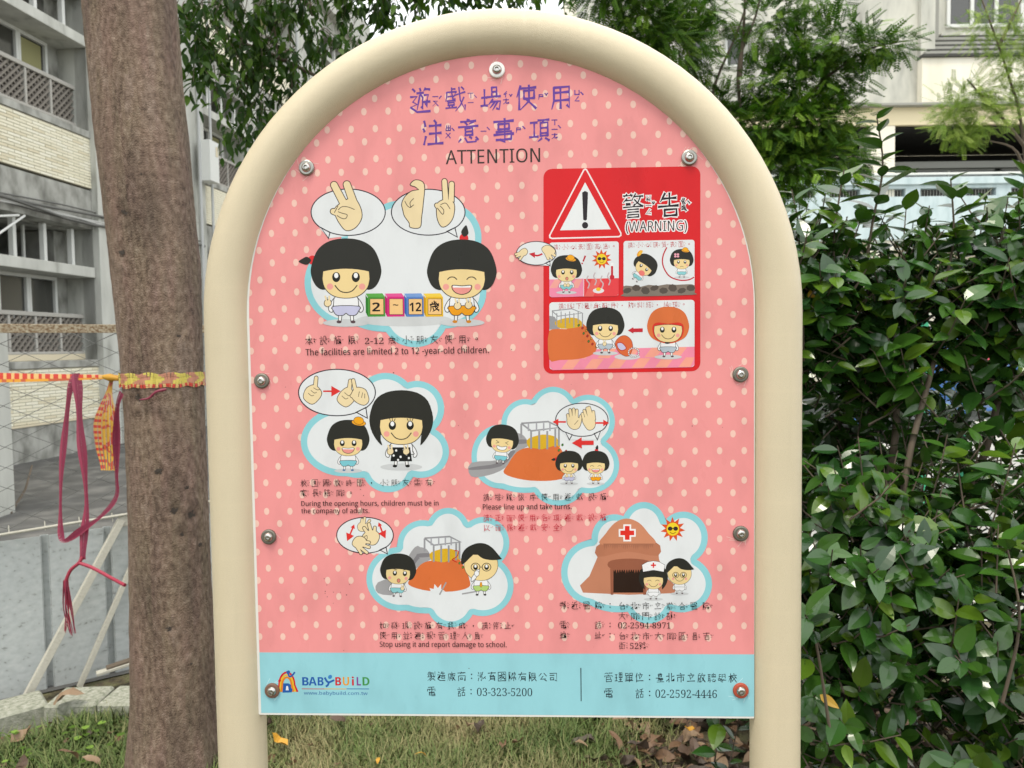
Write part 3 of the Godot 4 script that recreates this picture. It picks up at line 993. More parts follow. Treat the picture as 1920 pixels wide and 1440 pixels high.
	for q in 4:
		var x := 690.0 + 36.2 * q
		k.fill(V([x - 4.5, 553, x, 560, x, 594, x - 4, 586]), tint(colours[q][1]))
		k.fill(V([x - 4.5, 550.5, x + 27, 550, x + 32, 557, x, 558]), tint(colours[q][2]))
		k.fill(V([x - 0.5, 556.5, x + 32, 556.5, x + 32.5, 593.5, x, 594]), tint(colours[q][0]))
		k.fill(V([x + 3.5, 560, x + 29.5, 560, x + 30, 590, x + 3.8, 590]), tint("4a3a24"))
		k.fill(V([x + 4.3, 560.8, x + 28.7, 560.8, x + 29.2, 589.2, x + 4.6, 589.2]), tint("f6c98a"))
	type_row(k, "2", 698, 584, 713, 16.5, tint("231f20"), "Droid Sans", true)
	type_row(k, "~", 737, 578, 747, 12, tint("231f20"), "Droid Sans", true)
	type_row(k, "12", 768, 584, 790, 16.5, tint("231f20"), "Droid Sans", true)
	brush_row(k, "歲", 814.5, 574, 814.5, 19, tint("231f20"), 0.13, false)
	child(k, 649, 447, 131, 0.0, {"tail": [-48, 31, -66, 33], "hands": [[-26, 92]], "shorts": "c9c9e6"})
	child(k, 866, 449, 129, 0.0, {"tail": [3, -2, 6, -19], "eyes": "happy", "mouth": "laugh", "shorts": "f0a11f", "shoe": "d58a2a", "hands": [[-6, 96], [10, 95]]})
	print_part(panel, "cloud_picture", "cloud picture of two cartoon children, four dice and two speech bubbles of hand signs", k)
	k = ink_on(0.0011)
	brush_row(k, "本設施限", 579.5, 638.5, 660, 15, black, 0.068)
	type_row(k, "2-12", 684.5, 645, 719.5, 11.5, black, "Droid Serif")
	brush_row(k, "歲小朋友使用。", 735, 637.5, 894, 15, black, 0.068)
	type_row(k, "The facilities are limited 2 to 12 -year-old children.", 573.5, 666.5, 917, 12.2, black)
	print_part(panel, "age_lettering", "black caption saying the facilities are limited to 2 to 12 year old children", k)
	# warning box
	k = ink_on(0.0003)
	k.fill(PackedVector2Array(rounded(1019, 317, 1313, 701, 16, -0.018)), tint("dd2a2f"))
	k.shape([Vector2(1097, 315), Vector2(1167, 441), Vector2(1031, 445)], tint("dd2a2f"), 0.0, red, false)
	var tri := V([1094.5, 319, 1097, 317.2, 1099.7, 318.5, 1164, 437, 1164, 441.5, 1160.5, 443.8, 1035, 447.2, 1031, 445.4, 1030.6, 441.5])
	k.line(tri, 2.6, tint("f6ecec"), true)
	k.fill(V([1097, 342, 1145, 430, 1050, 432]), tint("eceef0"))
	k.shape([Vector2(1091.5, 361), Vector2(1097, 358), Vector2(1102.5, 361), Vector2(1100.5, 412), Vector2(1097, 414), Vector2(1093.5, 412)], tint("333032"), 0.0, red, false)
	k.ell(Vector2(1097, 422.5), 5.8, 6.2, tint("333032"), 0.0, 20)
	brush_row(k, "警告", 1187, 385.5, 1253, 41, tint("2d2a2c"), 0.095, true, 0.055, tint("f7f3f3"))
	type_row(k, "(WARNING)", 1173.5, 434.5, 1288, 18.5, tint("2d2a2c"), "Droid Sans", false, 2.0, tint("f7f3f3"))
	print_part(panel, "warning_heading", "red warning box with a white exclamation mark triangle and the word WARNING", k)
	# upper left cell
	k = ink_on(0.0007)
	k.fill(rounded(1030, 455, 1160, 557, 5, -0.018), tint(PAPER))
	k.fill(V([1030, 524, 1094, 522.5, 1094, 556, 1034, 557.5, 1030, 553]), tint("f48fae"))
	for q in 3:
		k.fill(V([1040 + q * 20, 524, 1052 + q * 20, 524, 1044 + q * 20, 540, 1030 + q * 20, 540]), tint("f6a9a0"))
	k.fill(V([1095, 523, 1160, 521.5, 1160, 551, 1156, 555.5, 1095, 556.5]), tint("ea4a4e"))
	k.fill(V([1110, 523, 1130, 522.5, 1112, 556, 1096, 556]), tint("ee6a66"))
	brush_row(k, "請小心表面高溫。", 1042, 463.8, 1150.7, 9.6, red, 0.07)
	k.ell(Vector2(1122, 545), 10.5, 5, tint("e6e6e8"))
	k.ell(Vector2(1122, 542.5), 4.6, 3.4, tint("f0c030"))
	for q in 4:
		k.line(Ink.smooth(V([1103 + q * 13, 517 - q % 2 * 6, 1100 + q * 13, 525 - q % 2 * 6, 1105 + q * 13, 532 - q % 2 * 6, 1102 + q * 13, 541 - q % 2 * 6]), false, 3), 2.2, tint("c9b9bd"))
	sun_face(k, Vector2(1128, 486), 19)
	k.line(V([1147.5, 493, 1147.5, 518]), 5.4, tint("f2f2f2"))
	k.line(V([1147.5, 499, 1147.5, 518]), 4.0, tint("c8303a"))
	k.ell(Vector2(1147.5, 519.5), 4.4, 4.4, tint("c8303a"))
	k.shape([Vector2(1096, 479), Vector2(1099, 480), Vector2(1094.5, 491), Vector2(1092, 490)], tint("c22a38"), 0.0, red, false)
	k.ell(Vector2(1091.5, 494), 1.6, 1.6, tint("c22a38"), 0.0, 10)
	child(k, 1062, 478.5, 58, 0.0, {"mouth": "oh", "hat": [14, 8, 0.2], "shorts": "8fd0d6", "gaze": 3.0, "hands": [[-4, 97], [6, 97]]})
	bubble(k, Vector2(1005.5, 475), 37, 22, [[1023, 494, 1031.5, 498.5, 1031, 489]], 1.4)
	hand(k, [1016, 467, 1024, 460.5, 1034, 463, 1041, 471, 1036, 477, 1024, 478], [[1034, 474, 1040, 479, 2.2], [1028, 476, 1034, 484, 2.2], [1024, 476, 1028, 485, 2.2]], [], 0.9)
	hand(k, [976, 470, 984, 466, 989, 471, 986, 478, 978, 480, 972, 478], [[976, 474, 967, 477, 1.8], [977, 477, 969, 481, 1.8], [980, 479, 975, 486, 1.8]], [], 0.9)
	k.line(Ink.smooth(V([1017, 476, 1008, 479.5, 1001, 478]), false, 3), 3.2, tint("c8303a"))
	k.fill(V([1003, 473, 1003, 484, 991.5, 476]), tint("c8303a"))
	print_part(panel, "hot_surface_picture", "small picture of a child, a sun in dark glasses and a frying egg", k)
	# upper right cell
	k = ink_on(0.0007)
	k.fill(rounded(1169, 452, 1302, 555, 5, -0.018), tint(PAPER))
	k.fill(Ink.smooth(V([1169, 537, 1180, 536, 1200, 538, 1216, 534, 1232, 536, 1250, 533, 1268, 534, 1290, 533, 1302, 535, 1302, 549, 1297, 553, 1173, 556, 1169, 551]), true, 2), tint("857a70"))
	for q in 8:
		k.ell(Vector2(1176 + q * 17, 545 - q % 2 * 5), 8.5, 5.2 + q % 3, tint("5c534b"), 0.3 * (q % 3 - 1), 7)
	brush_row(k, "請小心硬質表面。", 1181.6, 459.8, 1291.8, 9.6, red, 0.07)
	k.line(Ink.smooth(V([1250, 464, 1243, 480, 1243, 498, 1254, 517, 1272, 525, 1290, 525, 1301, 520]), false, 5), 2.4, tint("c22a38"))
	child(k, 1278, 467, 44, 0.0, {"mouth": "sad", "hat": [16, 2, 0.15], "shorts": "8fd0d6"})
	for q in 4:
		k.ell(Vector2(1266 + q % 2 * 5, 477 + q / 2 * 4), 2.4, 2.0, tint("f0a8b8"), 0.0, 8)
	child(k, 1222, 481, 46, 0.62, {"mouth": "shout", "floor": false, "shorts": "8fd0d6", "pale": true})
	k.ell(Vector2(1199, 475), 7, 3.6, tint("f0a62c"), -0.9, 16)
	k.ell(Vector2(1201, 474), 5.5, 2.6, tint("f7c04a"), -0.9, 16)
	print_part(panel, "hard_surface_picture", "small picture of a child falling over rough brown stones", k)
	# lower cell
	k = ink_on(0.0007)
	k.fill(rounded(1030, 567, 1302, 693, 6, -0.018), tint(PAPER))
	k.fill(V([1030, 657, 1302, 650, 1302, 684, 1296, 688.5, 1036, 694, 1030, 688]), tint("f592ab"))
	for j in 2:
		for q in 6:
			var x := 1046.0 + q * 44.0 + j * 20.0
			var y := 655.0 + j * 19.0 - q * 0.8
			k.fill(V([x, y, minf(x + 22, 1302), y, minf(x + 8, 1302), y + 18, x - 14, y + 18]), tint("f9a894"))
	k.fill(Ink.smooth(V([1030, 620, 1062, 617, 1092, 606, 1108, 630, 1119, 648, 1112, 664, 1085, 673, 1050, 675, 1030, 674]), true, 3), tint("dd7440"))
	k.fill(V([1030, 592, 1040, 594, 1046, 604, 1050, 616, 1030, 618]), tint("9c9a9e"))
	k.fill(Ink.smooth(V([1040, 604, 1062, 596, 1082, 597, 1092, 606, 1086, 613, 1052, 616]), true, 3), tint("d8ae35"))
	k.line(V([1035, 583, 1072, 579, 1092, 587, 1046, 593, 1035, 583]), 1.9, tint("9b9ba0"))
	for q in 8:
		k.line(V([1036 + q * 8, 584 + q % 2 * 3, 1036 + q * 8, 606 + q % 2 * 8]), 1.7, tint("9b9ba0"))
	brush_row(k, "請脫下隨身配件，防糾結、繞頸。", 1052, 574.2, 1281.8, 10.2, red, 0.07)
	for q in 9:
		k.ell(Vector2(1089 + q * 3.1 + q % 3 * 4 - 4, 610 + q * 5.0), 2.1, 2.8, tint("3c3330"), 0.4, 9)
		k.ell(Vector2(1089 + q * 3.1 + q % 3 * 4 - 4, 610 + q * 5.0), 1.3, 1.9, tint(["4c8a3c", "c8302a", "d99a2a"][q % 3]), 0.4, 9)
	k.ell(Vector2(1176, 669), 24, 5.5, tint("d9d4d8"))
	child(k, 1135, 576.5, 71, 0.0, {"shorts": "b9c4cf", "hands": [[-2, 96]]})
	child(k, 1252.5, 575, 78, 0.0, {"style": "helmet", "hair": "dd7440", "shorts": "b9c4cf"})
	k.ell(Vector2(1251, 643), 5, 1.8, tint("2f2b2c"))
	arrow(k, Vector2(1205, 619), Vector2(1177, 619.5), 3.4, 9.5, "c8303a")
	k.shape([Vector2(1153, 645), Vector2(1160, 633), Vector2(1172, 629), Vector2(1183, 637), Vector2(1186, 652), Vector2(1178, 668), Vector2(1162, 662)], tint("dd6b3c"), 0.8, tint("8a3a22"), true, 3)
	k.shape([Vector2(1157, 644), Vector2(1166, 643), Vector2(1174, 653), Vector2(1166, 657), Vector2(1159, 653)], tint("c9c6e2"), 1.4, tint("b8342e"), true, 3)
	for q in 16:
		k.ell(Vector2(1188, 661) + Vector2.from_angle(TAU * q / 16.0) * Vector2(9.5, 8.5), 1.7, 1.7, tint("5a5560"), 0.0, 8)
		k.ell(Vector2(1188, 661) + Vector2.from_angle(TAU * q / 16.0) * Vector2(9.5, 8.5), 1.2, 1.2, tint("f4f4f4"), 0.0, 8)
	print_part(panel, "loose_items_picture", "picture of a child taking off a red helmet and beads beside a climbing hill", k)
	# second cloud
	k = ink_on(0.0003)
	cloud(k, [[645, 828, 81, 65], [723, 757, 57, 58], [782, 766, 51, 52], [789, 847, 53, 49], [728, 880, 48, 43], [672, 862, 50, 34], [720, 820, 70, 62]])
	bubble(k, Vector2(632, 736), 72, 43.5, [[668, 773, 689, 784, 686, 764]])
	hand(k, [570, 746.5, 573, 731, 581, 724, 590, 722, 598, 728, 603, 737, 598, 748, 585, 757.5], [[591, 728, 593, 708.5, 3.0]], [[578, 737, 584, 742, 589, 741], [583, 732, 590, 737, 594, 735], [588, 727, 595, 731, 600, 730]], 1.2)
	hand(k, [633, 751, 638, 737, 648, 728, 656, 727, 662, 736, 664, 750, 649, 762.5], [[655, 730, 657, 714, 3.0]], [[641, 742, 648, 748, 653, 746], [646, 736, 654, 742, 658, 739]], 1.2)
	hand(k, [659, 740, 668, 727, 684, 730, 690, 742, 691, 752, 684, 759, 674, 757, 664, 750], [[666, 730, 662.5, 713, 2.8], [664, 741, 660, 742, 3.0]], [[672, 744, 674, 734], [678, 746, 680, 736], [684, 747, 684, 738]], 1.2)
	arrow(k, Vector2(606, 733.5), Vector2(639, 733.5), 1.5, 16)
	child(k, 653, 787, 79, 0.0, {"mouth": "laugh", "hat": [25, 2, 0.15], "shorts": "82ccd8", "shoe": "4a7aa8"})
	child(k, 752.5, 731.5, 119, 0.0, {"style": "long", "eyes": "lash", "dress": true, "shoe": "262423", "hands": [[-17, 96], [8, 96]]})
	print_part(panel, "cloud_picture", "cloud picture of a tall woman and a child in a yellow hat", k)
	k = ink_on(0.0011)
	brush_row(k, "校園開放時間，小朋友需有", 569.6, 905.5, 803.8, 12.6, black, 0.068)
	brush_row(k, "家長陪同。", 569.6, 924, 658.4, 12.6, black, 0.068)
	type_row(k, "During the opening hours, children must be in", 565.5, 948.5, 822.5, 9.6, black)
	type_row(k, "the company of adults.", 565.5, 962.2, 693, 9.6, black)
	print_part(panel, "adult_lettering", "black caption saying children must be in the company of adults", k)
	# third cloud
	k = ink_on(0.0003)
	cloud(k, [[938, 856, 54, 60], [985, 882, 74, 42], [1047, 905, 50, 43], [1105, 872, 56, 53], [1103, 790, 50, 50], [1037, 775, 46, 50], [985, 795, 45, 47], [1022, 840, 100, 75]], 10.0)
	play_hill(k, Vector2(1016, 824), 0.84, -1)
	child(k, 945, 796, 61, 0.1, {"eyes": "squint", "mouth": "grin", "floor": false, "shorts": "82ccd8"})
	child(k, 1067, 845, 51, 0.0, {"tail": [-48, 31, -64, 33], "shorts": "c9c9e6", "hands": [[-8, 92], [8, 92]]})
	child(k, 1117, 845, 51, 0.0, {"tail": [3, -2, 6, -19], "eyes": "happy", "mouth": "laugh", "shorts": "f0a11f", "hands": [[-8, 92], [8, 92]]})
	bubble(k, Vector2(1091, 787), 49, 31, [[1060, 810, 1067.5, 824.5, 1073, 815], [1114, 813, 1120, 824.5, 1126, 808]], 1.7)
	hand(k, [1064, 785, 1075, 780, 1086, 784, 1089, 793, 1084, 803, 1073, 804, 1065, 796], [[1066, 786, 1064.5, 778, 2.2], [1071, 784, 1069, 768.5, 2.3], [1076, 783, 1075.5, 767.5, 2.3], [1081, 784, 1081.5, 769.5, 2.3], [1087, 792, 1089, 780, 2.2]], [[1077, 796, 1084, 788]], 1.0)
	hand(k, [1092, 787, 1100, 781, 1112, 781, 1116, 793, 1113, 803, 1104, 806, 1097, 799], [[1095, 788, 1092, 776, 2.2], [1100, 784, 1095.5, 770, 2.3], [1105, 783, 1101, 765.5, 2.3], [1110, 782, 1104.5, 764, 2.3], [1114, 787, 1112.5, 772, 2.2]], [], 1.0)
	arrow(k, Vector2(1061, 791), Vector2(1036, 791), 1.6, 10)
	arrow(k, Vector2(1116, 793), Vector2(1142, 793), 1.6, 10)
	arrow(k, Vector2(1113, 830), Vector2(1072, 830.5), 4.0, 17)
	print_part(panel, "cloud_picture", "cloud picture of a child sliding and two waiting in line by an orange hill", k)
	k = ink_on(0.0011)
	brush_row(k, "請排隊依序使用遊戲設施", 911.7, 932, 1130.4, 12.6, black, 0.068)
	type_row(k, "Please line up and take turns.", 905.5, 955, 1072, 10.2, black)
	brush_row(k, "請正確使用各項遊戲設施", 911.7, 970.6, 1130.4, 12.6, tint("cf2742"), 0.068)
	brush_row(k, "以確保遊戲安全", 912.7, 988.6, 1043, 12.6, tint("cf2742"), 0.068)
	print_part(panel, "queue_lettering", "black and red caption saying please line up and take turns", k)
	# fourth cloud
	k = ink_on(0.0003)
	cloud(k, [[752, 1085, 65, 60], [793, 1022, 48, 47], [840, 1000, 42, 48], [907, 1018, 48, 49], [905, 1098, 58, 57], [846, 1130, 46, 46], [795, 1108, 64, 42], [838, 1075, 100, 80]], 11.0)
	bubble(k, Vector2(684.5, 1003.5), 53, 33.5, [[712, 1031, 726.5, 1038.5, 724, 1026]], 1.8)
	hand(k, [671, 985, 678, 979, 688, 984, 690, 991, 682, 996, 673, 994], [[682, 984, 684, 971, 2.0], [687, 986, 693, 976, 2.0], [678, 983, 679, 974, 2.0]], [], 0.9)
	hand(k, [680, 1008, 686, 998, 697, 994, 708, 998, 711, 1008, 704, 1020, 692, 1020], [[690, 1000, 683, 990, 2.6], [696, 998, 692, 983, 2.6], [702, 998, 703, 989, 2.4], [688, 1008, 680, 1010, 2.8]], [[682, 1007, 688, 1004, 688, 1011, 682, 1013]], 1.2)
	hand(k, [661, 1020, 667, 1008, 678, 1006, 686, 1012, 684, 1022, 672, 1028], [[680, 1015, 692, 1017, 2.3], [678, 1021, 692, 1026, 2.3], [674, 1025, 688, 1036, 2.3], [669, 1024, 677, 1037, 2.3]], [], 1.2)
	arrow(k, Vector2(659, 996), Vector2(651, 1014.5), 1.5, 13)
	arrow(k, Vector2(659, 996), Vector2(664.5, 983), 1.5, 7)
	arrow(k, Vector2(716, 995), Vector2(723, 1009.5), 1.5, 13)
	arrow(k, Vector2(716, 995), Vector2(710, 979), 1.5, 7)
	play_hill(k, Vector2(832, 1037), 0.78, 1, true)
	k.line(Ink.smooth(V([852, 1032, 860, 1034, 856, 1044, 848, 1049, 857, 1054]), false, 3), 1.6, tint("c8302a"))
	child(k, 748, 1037.5, 67, 0.04, {"eyes": "frown", "mouth": "oh", "shorts": "8fd0d6", "gaze": 5.0, "floor": false, "hands": [[14, 97]]})
	child(k, 902, 1019, 74, 0.0, {"style": "man", "glasses": true, "shorts": "b5d37c", "mouth": "none", "tie": "e9a02c", "floor": false, "drop": 10.0, "pale": true, "shoe": "3a3532"})
	k.shape([Vector2(884, 1090), Vector2(891, 1086), Vector2(898, 1074), Vector2(899, 1068), Vector2(893, 1068), Vector2(889, 1076), Vector2(884, 1084)], tint("f1f2f4"), 0.9, tint("3a3532"), true, 3)
	k.ell(Vector2(894, 1075), 4.6, 5.4, tint("f1f2f4"))
	k.line(Ink.ring(Vector2(894, 1075), 4.6, 5.4), 0.8, tint("3a3532"), true)
	print_part(panel, "cloud_picture", "cloud picture of a worried child and a man in glasses by a broken hill", k)
	k = ink_on(0.0011)
	brush_row(k, "如發現設施有瑕疵，請停止", 718, 1172, 951.7, 13.2, black, 0.068)
	brush_row(k, "使用並通報管理人員", 718, 1190.7, 894, 13.2, black, 0.068)
	type_row(k, "Stop using it and report damage to school.", 712.5, 1212, 950, 10.2, black)
	print_part(panel, "damage_lettering", "black caption saying stop using it and report damage to school", k)
	# fifth cloud
	k = ink_on(0.0003)
	cloud(k, [[1112, 1073, 60, 61], [1152, 1010, 43, 46], [1207, 987, 42, 46], [1281, 1008, 46, 49], [1277, 1095, 58, 53], [1216, 1128, 44, 41], [1160, 1106, 72, 42], [1205, 1065, 100, 75]])
	k.fill(Ink.smooth(V([1093, 1111, 1105, 1080, 1120, 1045, 1130, 1020, 1222, 1020, 1236, 1050, 1252, 1085, 1264, 1112]), true, 2), tint("c58468"))
	k.shape([Vector2(1120, 1044), Vector2(1130, 1016), Vector2(1226, 1014), Vector2(1234, 1042), Vector2(1176, 1034)], tint("bb7a5e"), 0.0, black, true, 3)
	k.shape([Vector2(1125, 1020), Vector2(1135, 1001), Vector2(1153, 980), Vector2(1175, 972), Vector2(1198, 980), Vector2(1216, 1000), Vector2(1228, 1019), Vector2(1176, 1023)], tint("d38e6c"), 0.0, black, true, 4)
	for q in 24:
		k.fill(V([1131 + q * 3.9, 1019, 1136 + q * 3.9, 1019, 1133.5 + q * 3.9, 1031 - q * q % 5]), tint("a96e56"))
	k.fill(Ink.smooth(V([1140, 1062, 1145, 1051, 1180, 1047, 1215, 1051, 1222, 1064, 1206, 1070, 1160, 1070]), true, 3), tint("9c5f48"))
	k.fill(V([1144, 1066, 1150, 1066, 1150, 1115, 1145, 1115]), tint("9c5f48"))
	k.fill(V([1205, 1066, 1211, 1066, 1211, 1115, 1206, 1115]), tint("9c5f48"))
	k.fill(V([1150, 1068, 1206, 1068, 1206, 1111, 1150, 1111]), tint("33231e"))
	for q in 13:
		k.fill(V([1149 + q * 4.3, 1064, 1154 + q * 4.3, 1064, 1151.5 + q * 4.3, 1072 + q * 7 % 4]), tint("9c5f48"))
	cross_mark(k, Vector2(1176, 999), 16, tint("f6f2f2"), 0.46)
	cross_mark(k, Vector2(1176, 999), 13, tint("e2352f"))
	sun_face(k, Vector2(1261.5, 992), 23.5)
	child(k, 1225, 1058, 54, 0.0, {"style": "long", "eyes": "happy", "cap": true, "shorts": "f1f2f4"})
	child(k, 1274, 1047, 52, 0.0, {"style": "doctor", "glasses": true, "shorts": "f1f2f4", "drop": 6.0})
	print_part(panel, "cloud_picture", "cloud picture of a thatched hut with a red cross, a nurse and a doctor", k)
	k = ink_on(0.0011)
	brush_row(k, "鄰近醫院：", 1055.6, 1134.6, 1143.7, 13.4, black, 0.068)
	brush_row(k, "台北市立聯合醫院", 1166, 1135.4, 1323, 13.4, black, 0.068)
	brush_row(k, "大同門診部", 1166, 1154.4, 1255, 13.4, black, 0.068)
	brush_row(k, "電", 1055.6, 1171, 1055.6, 13.4, black, 0.068)
	brush_row(k, "話：", 1121, 1171, 1143.7, 13.4, black, 0.068)
	type_row(k, "02-2594-8971", 1159, 1177.5, 1257, 11.5, black, "Droid Serif")
	brush_row(k, "地", 1055.6, 1190, 1055.6, 13.4, black, 0.068)
	brush_row(k, "址：", 1121, 1190.4, 1143.7, 13.4, black, 0.068)
	brush_row(k, "台北市大同區昌吉", 1166, 1191.6, 1324, 13.4, black, 0.068)
	brush_row(k, "街", 1166, 1209.6, 1166, 13.4, black, 0.068)
	type_row(k, "52", 1181, 1216, 1197, 11.5, black, "Droid Serif")
	brush_row(k, "號", 1204, 1209.8, 1204, 13.4, black, 0.068)
	print_part(panel, "clinic_lettering", "black caption giving the nearby clinic, its telephone number and address", k)
	# foot
	k = ink_on(0.0003)
	var navy := tint("262b33")
	brush_row(k, "製造廠商：泓育國際有限公司", 808.7, 1267.5, 1036.5, 16.5, navy, 0.085, false)
	brush_row(k, "電", 808.7, 1296.4, 808.7, 16.5, navy, 0.085, false)
	brush_row(k, "話：", 865, 1296.6, 883.3, 16.5, navy, 0.085, false)
	type_row(k, "03-323-5200", 894.5, 1304.5, 998, 15.5, navy, "Droid Serif")
	k.fill(V([1088.2, 1252, 1090, 1252, 1090.4, 1314.5, 1088.8, 1314.5]), navy)
	brush_row(k, "管理單位：臺北市立啟聰學校", 1140.7, 1269.6, 1373.4, 16.5, navy, 0.085, false)
	brush_row(k, "電", 1140.7, 1299.6, 1140.7, 16.5, navy, 0.085, false)
	brush_row(k, "話：", 1199, 1299.8, 1218, 16.5, navy, 0.085, false)
	type_row(k, "02-2592-4446", 1229, 1307.8, 1344, 15.5, navy, "Droid Serif")
	print_part(panel, "contact_lettering", "dark brush lettering with two telephone numbers on the blue band", k)
	k = ink_on(0.0003)
	var letters := [["B", 567, 579, "2f62b0"], ["A", 579, 594, "2f62b0"], ["B", 596, 607, "2f62b0"], ["B", 629, 640, "d0343a"], ["U", 643, 655, "e9a23a"], ["i", 660, 664, "d0343a"], ["L", 669, 677, "8a4a9c"], ["D", 680, 693, "4d9a50"]]
	for l: Array in letters:
		type_row(k, l[0], l[1], 1285, l[2], 16.5, tint(l[3]), "Droid Sans", true)
	k.line(Ink.smooth(V([609, 1270, 613, 1277, 617, 1279, 622, 1277, 627, 1275]), false, 4), 3.6, tint("2f62b0"))
	k.line(Ink.smooth(V([617, 1278, 615, 1284, 611, 1287]), false, 4), 3.6, tint("2f62b0"))
	k.ell(Vector2(619, 1269), 3.6, 4.2, tint("3f86c9"), 0.6, 12)
	for q in 3:
		k.fill(V([566 + q * 42, 1290.6, 608 + q * 42, 1290.8, 608 + q * 42, 1292.2, 566 + q * 42, 1292]), tint(["c9574e", "dfae3c", "3a72b4"][q]))
	type_row(k, "www.babybuild.com.tw", 570, 1302, 689.5, 6.4, tint("2f5fa6"))
	for ring_: Array in [[17.5, "d0343a"], [14.0, "efc23a"], [10.5, "e98a2c"]]:
		var arch := PackedVector2Array()
		for q in 13:
			arch.append(Vector2(538, 1284) + Vector2.from_angle(PI + PI * q / 12.0) * Vector2(ring_[0] * 0.82, ring_[0] * 1.35))
		arch.append(Vector2(538 + ring_[0] * 1.15, 1297))
		arch.insert(0, Vector2(538 - ring_[0] * 0.95, 1297))
		k.line(arch, 3.6, tint(ring_[1]))
	k.fill(V([531, 1281, 541, 1281, 546, 1284, 546, 1289, 549, 1293, 547, 1298, 530, 1298.5]), tint("2f62b0"))
	k.fill(V([537, 1286, 540, 1286, 541.5, 1294, 536, 1294]), tint("f2f4f6"))
	k.line(Ink.smooth(V([538, 1258, 543, 1268, 548, 1266, 553, 1260]), false, 4), 3.2, tint("2f62b0"))
	k.ell(Vector2(541, 1260), 3.2, 3.4, tint("2f62b0"), 0.0, 12)
	k.ell(Vector2(524.5, 1276), 2.6, 3.2, tint("d0343a"), 0.5, 10)
	print_part(panel, "maker_emblem", "rainbow emblem and many coloured letters printed at the left of the blue band", k)

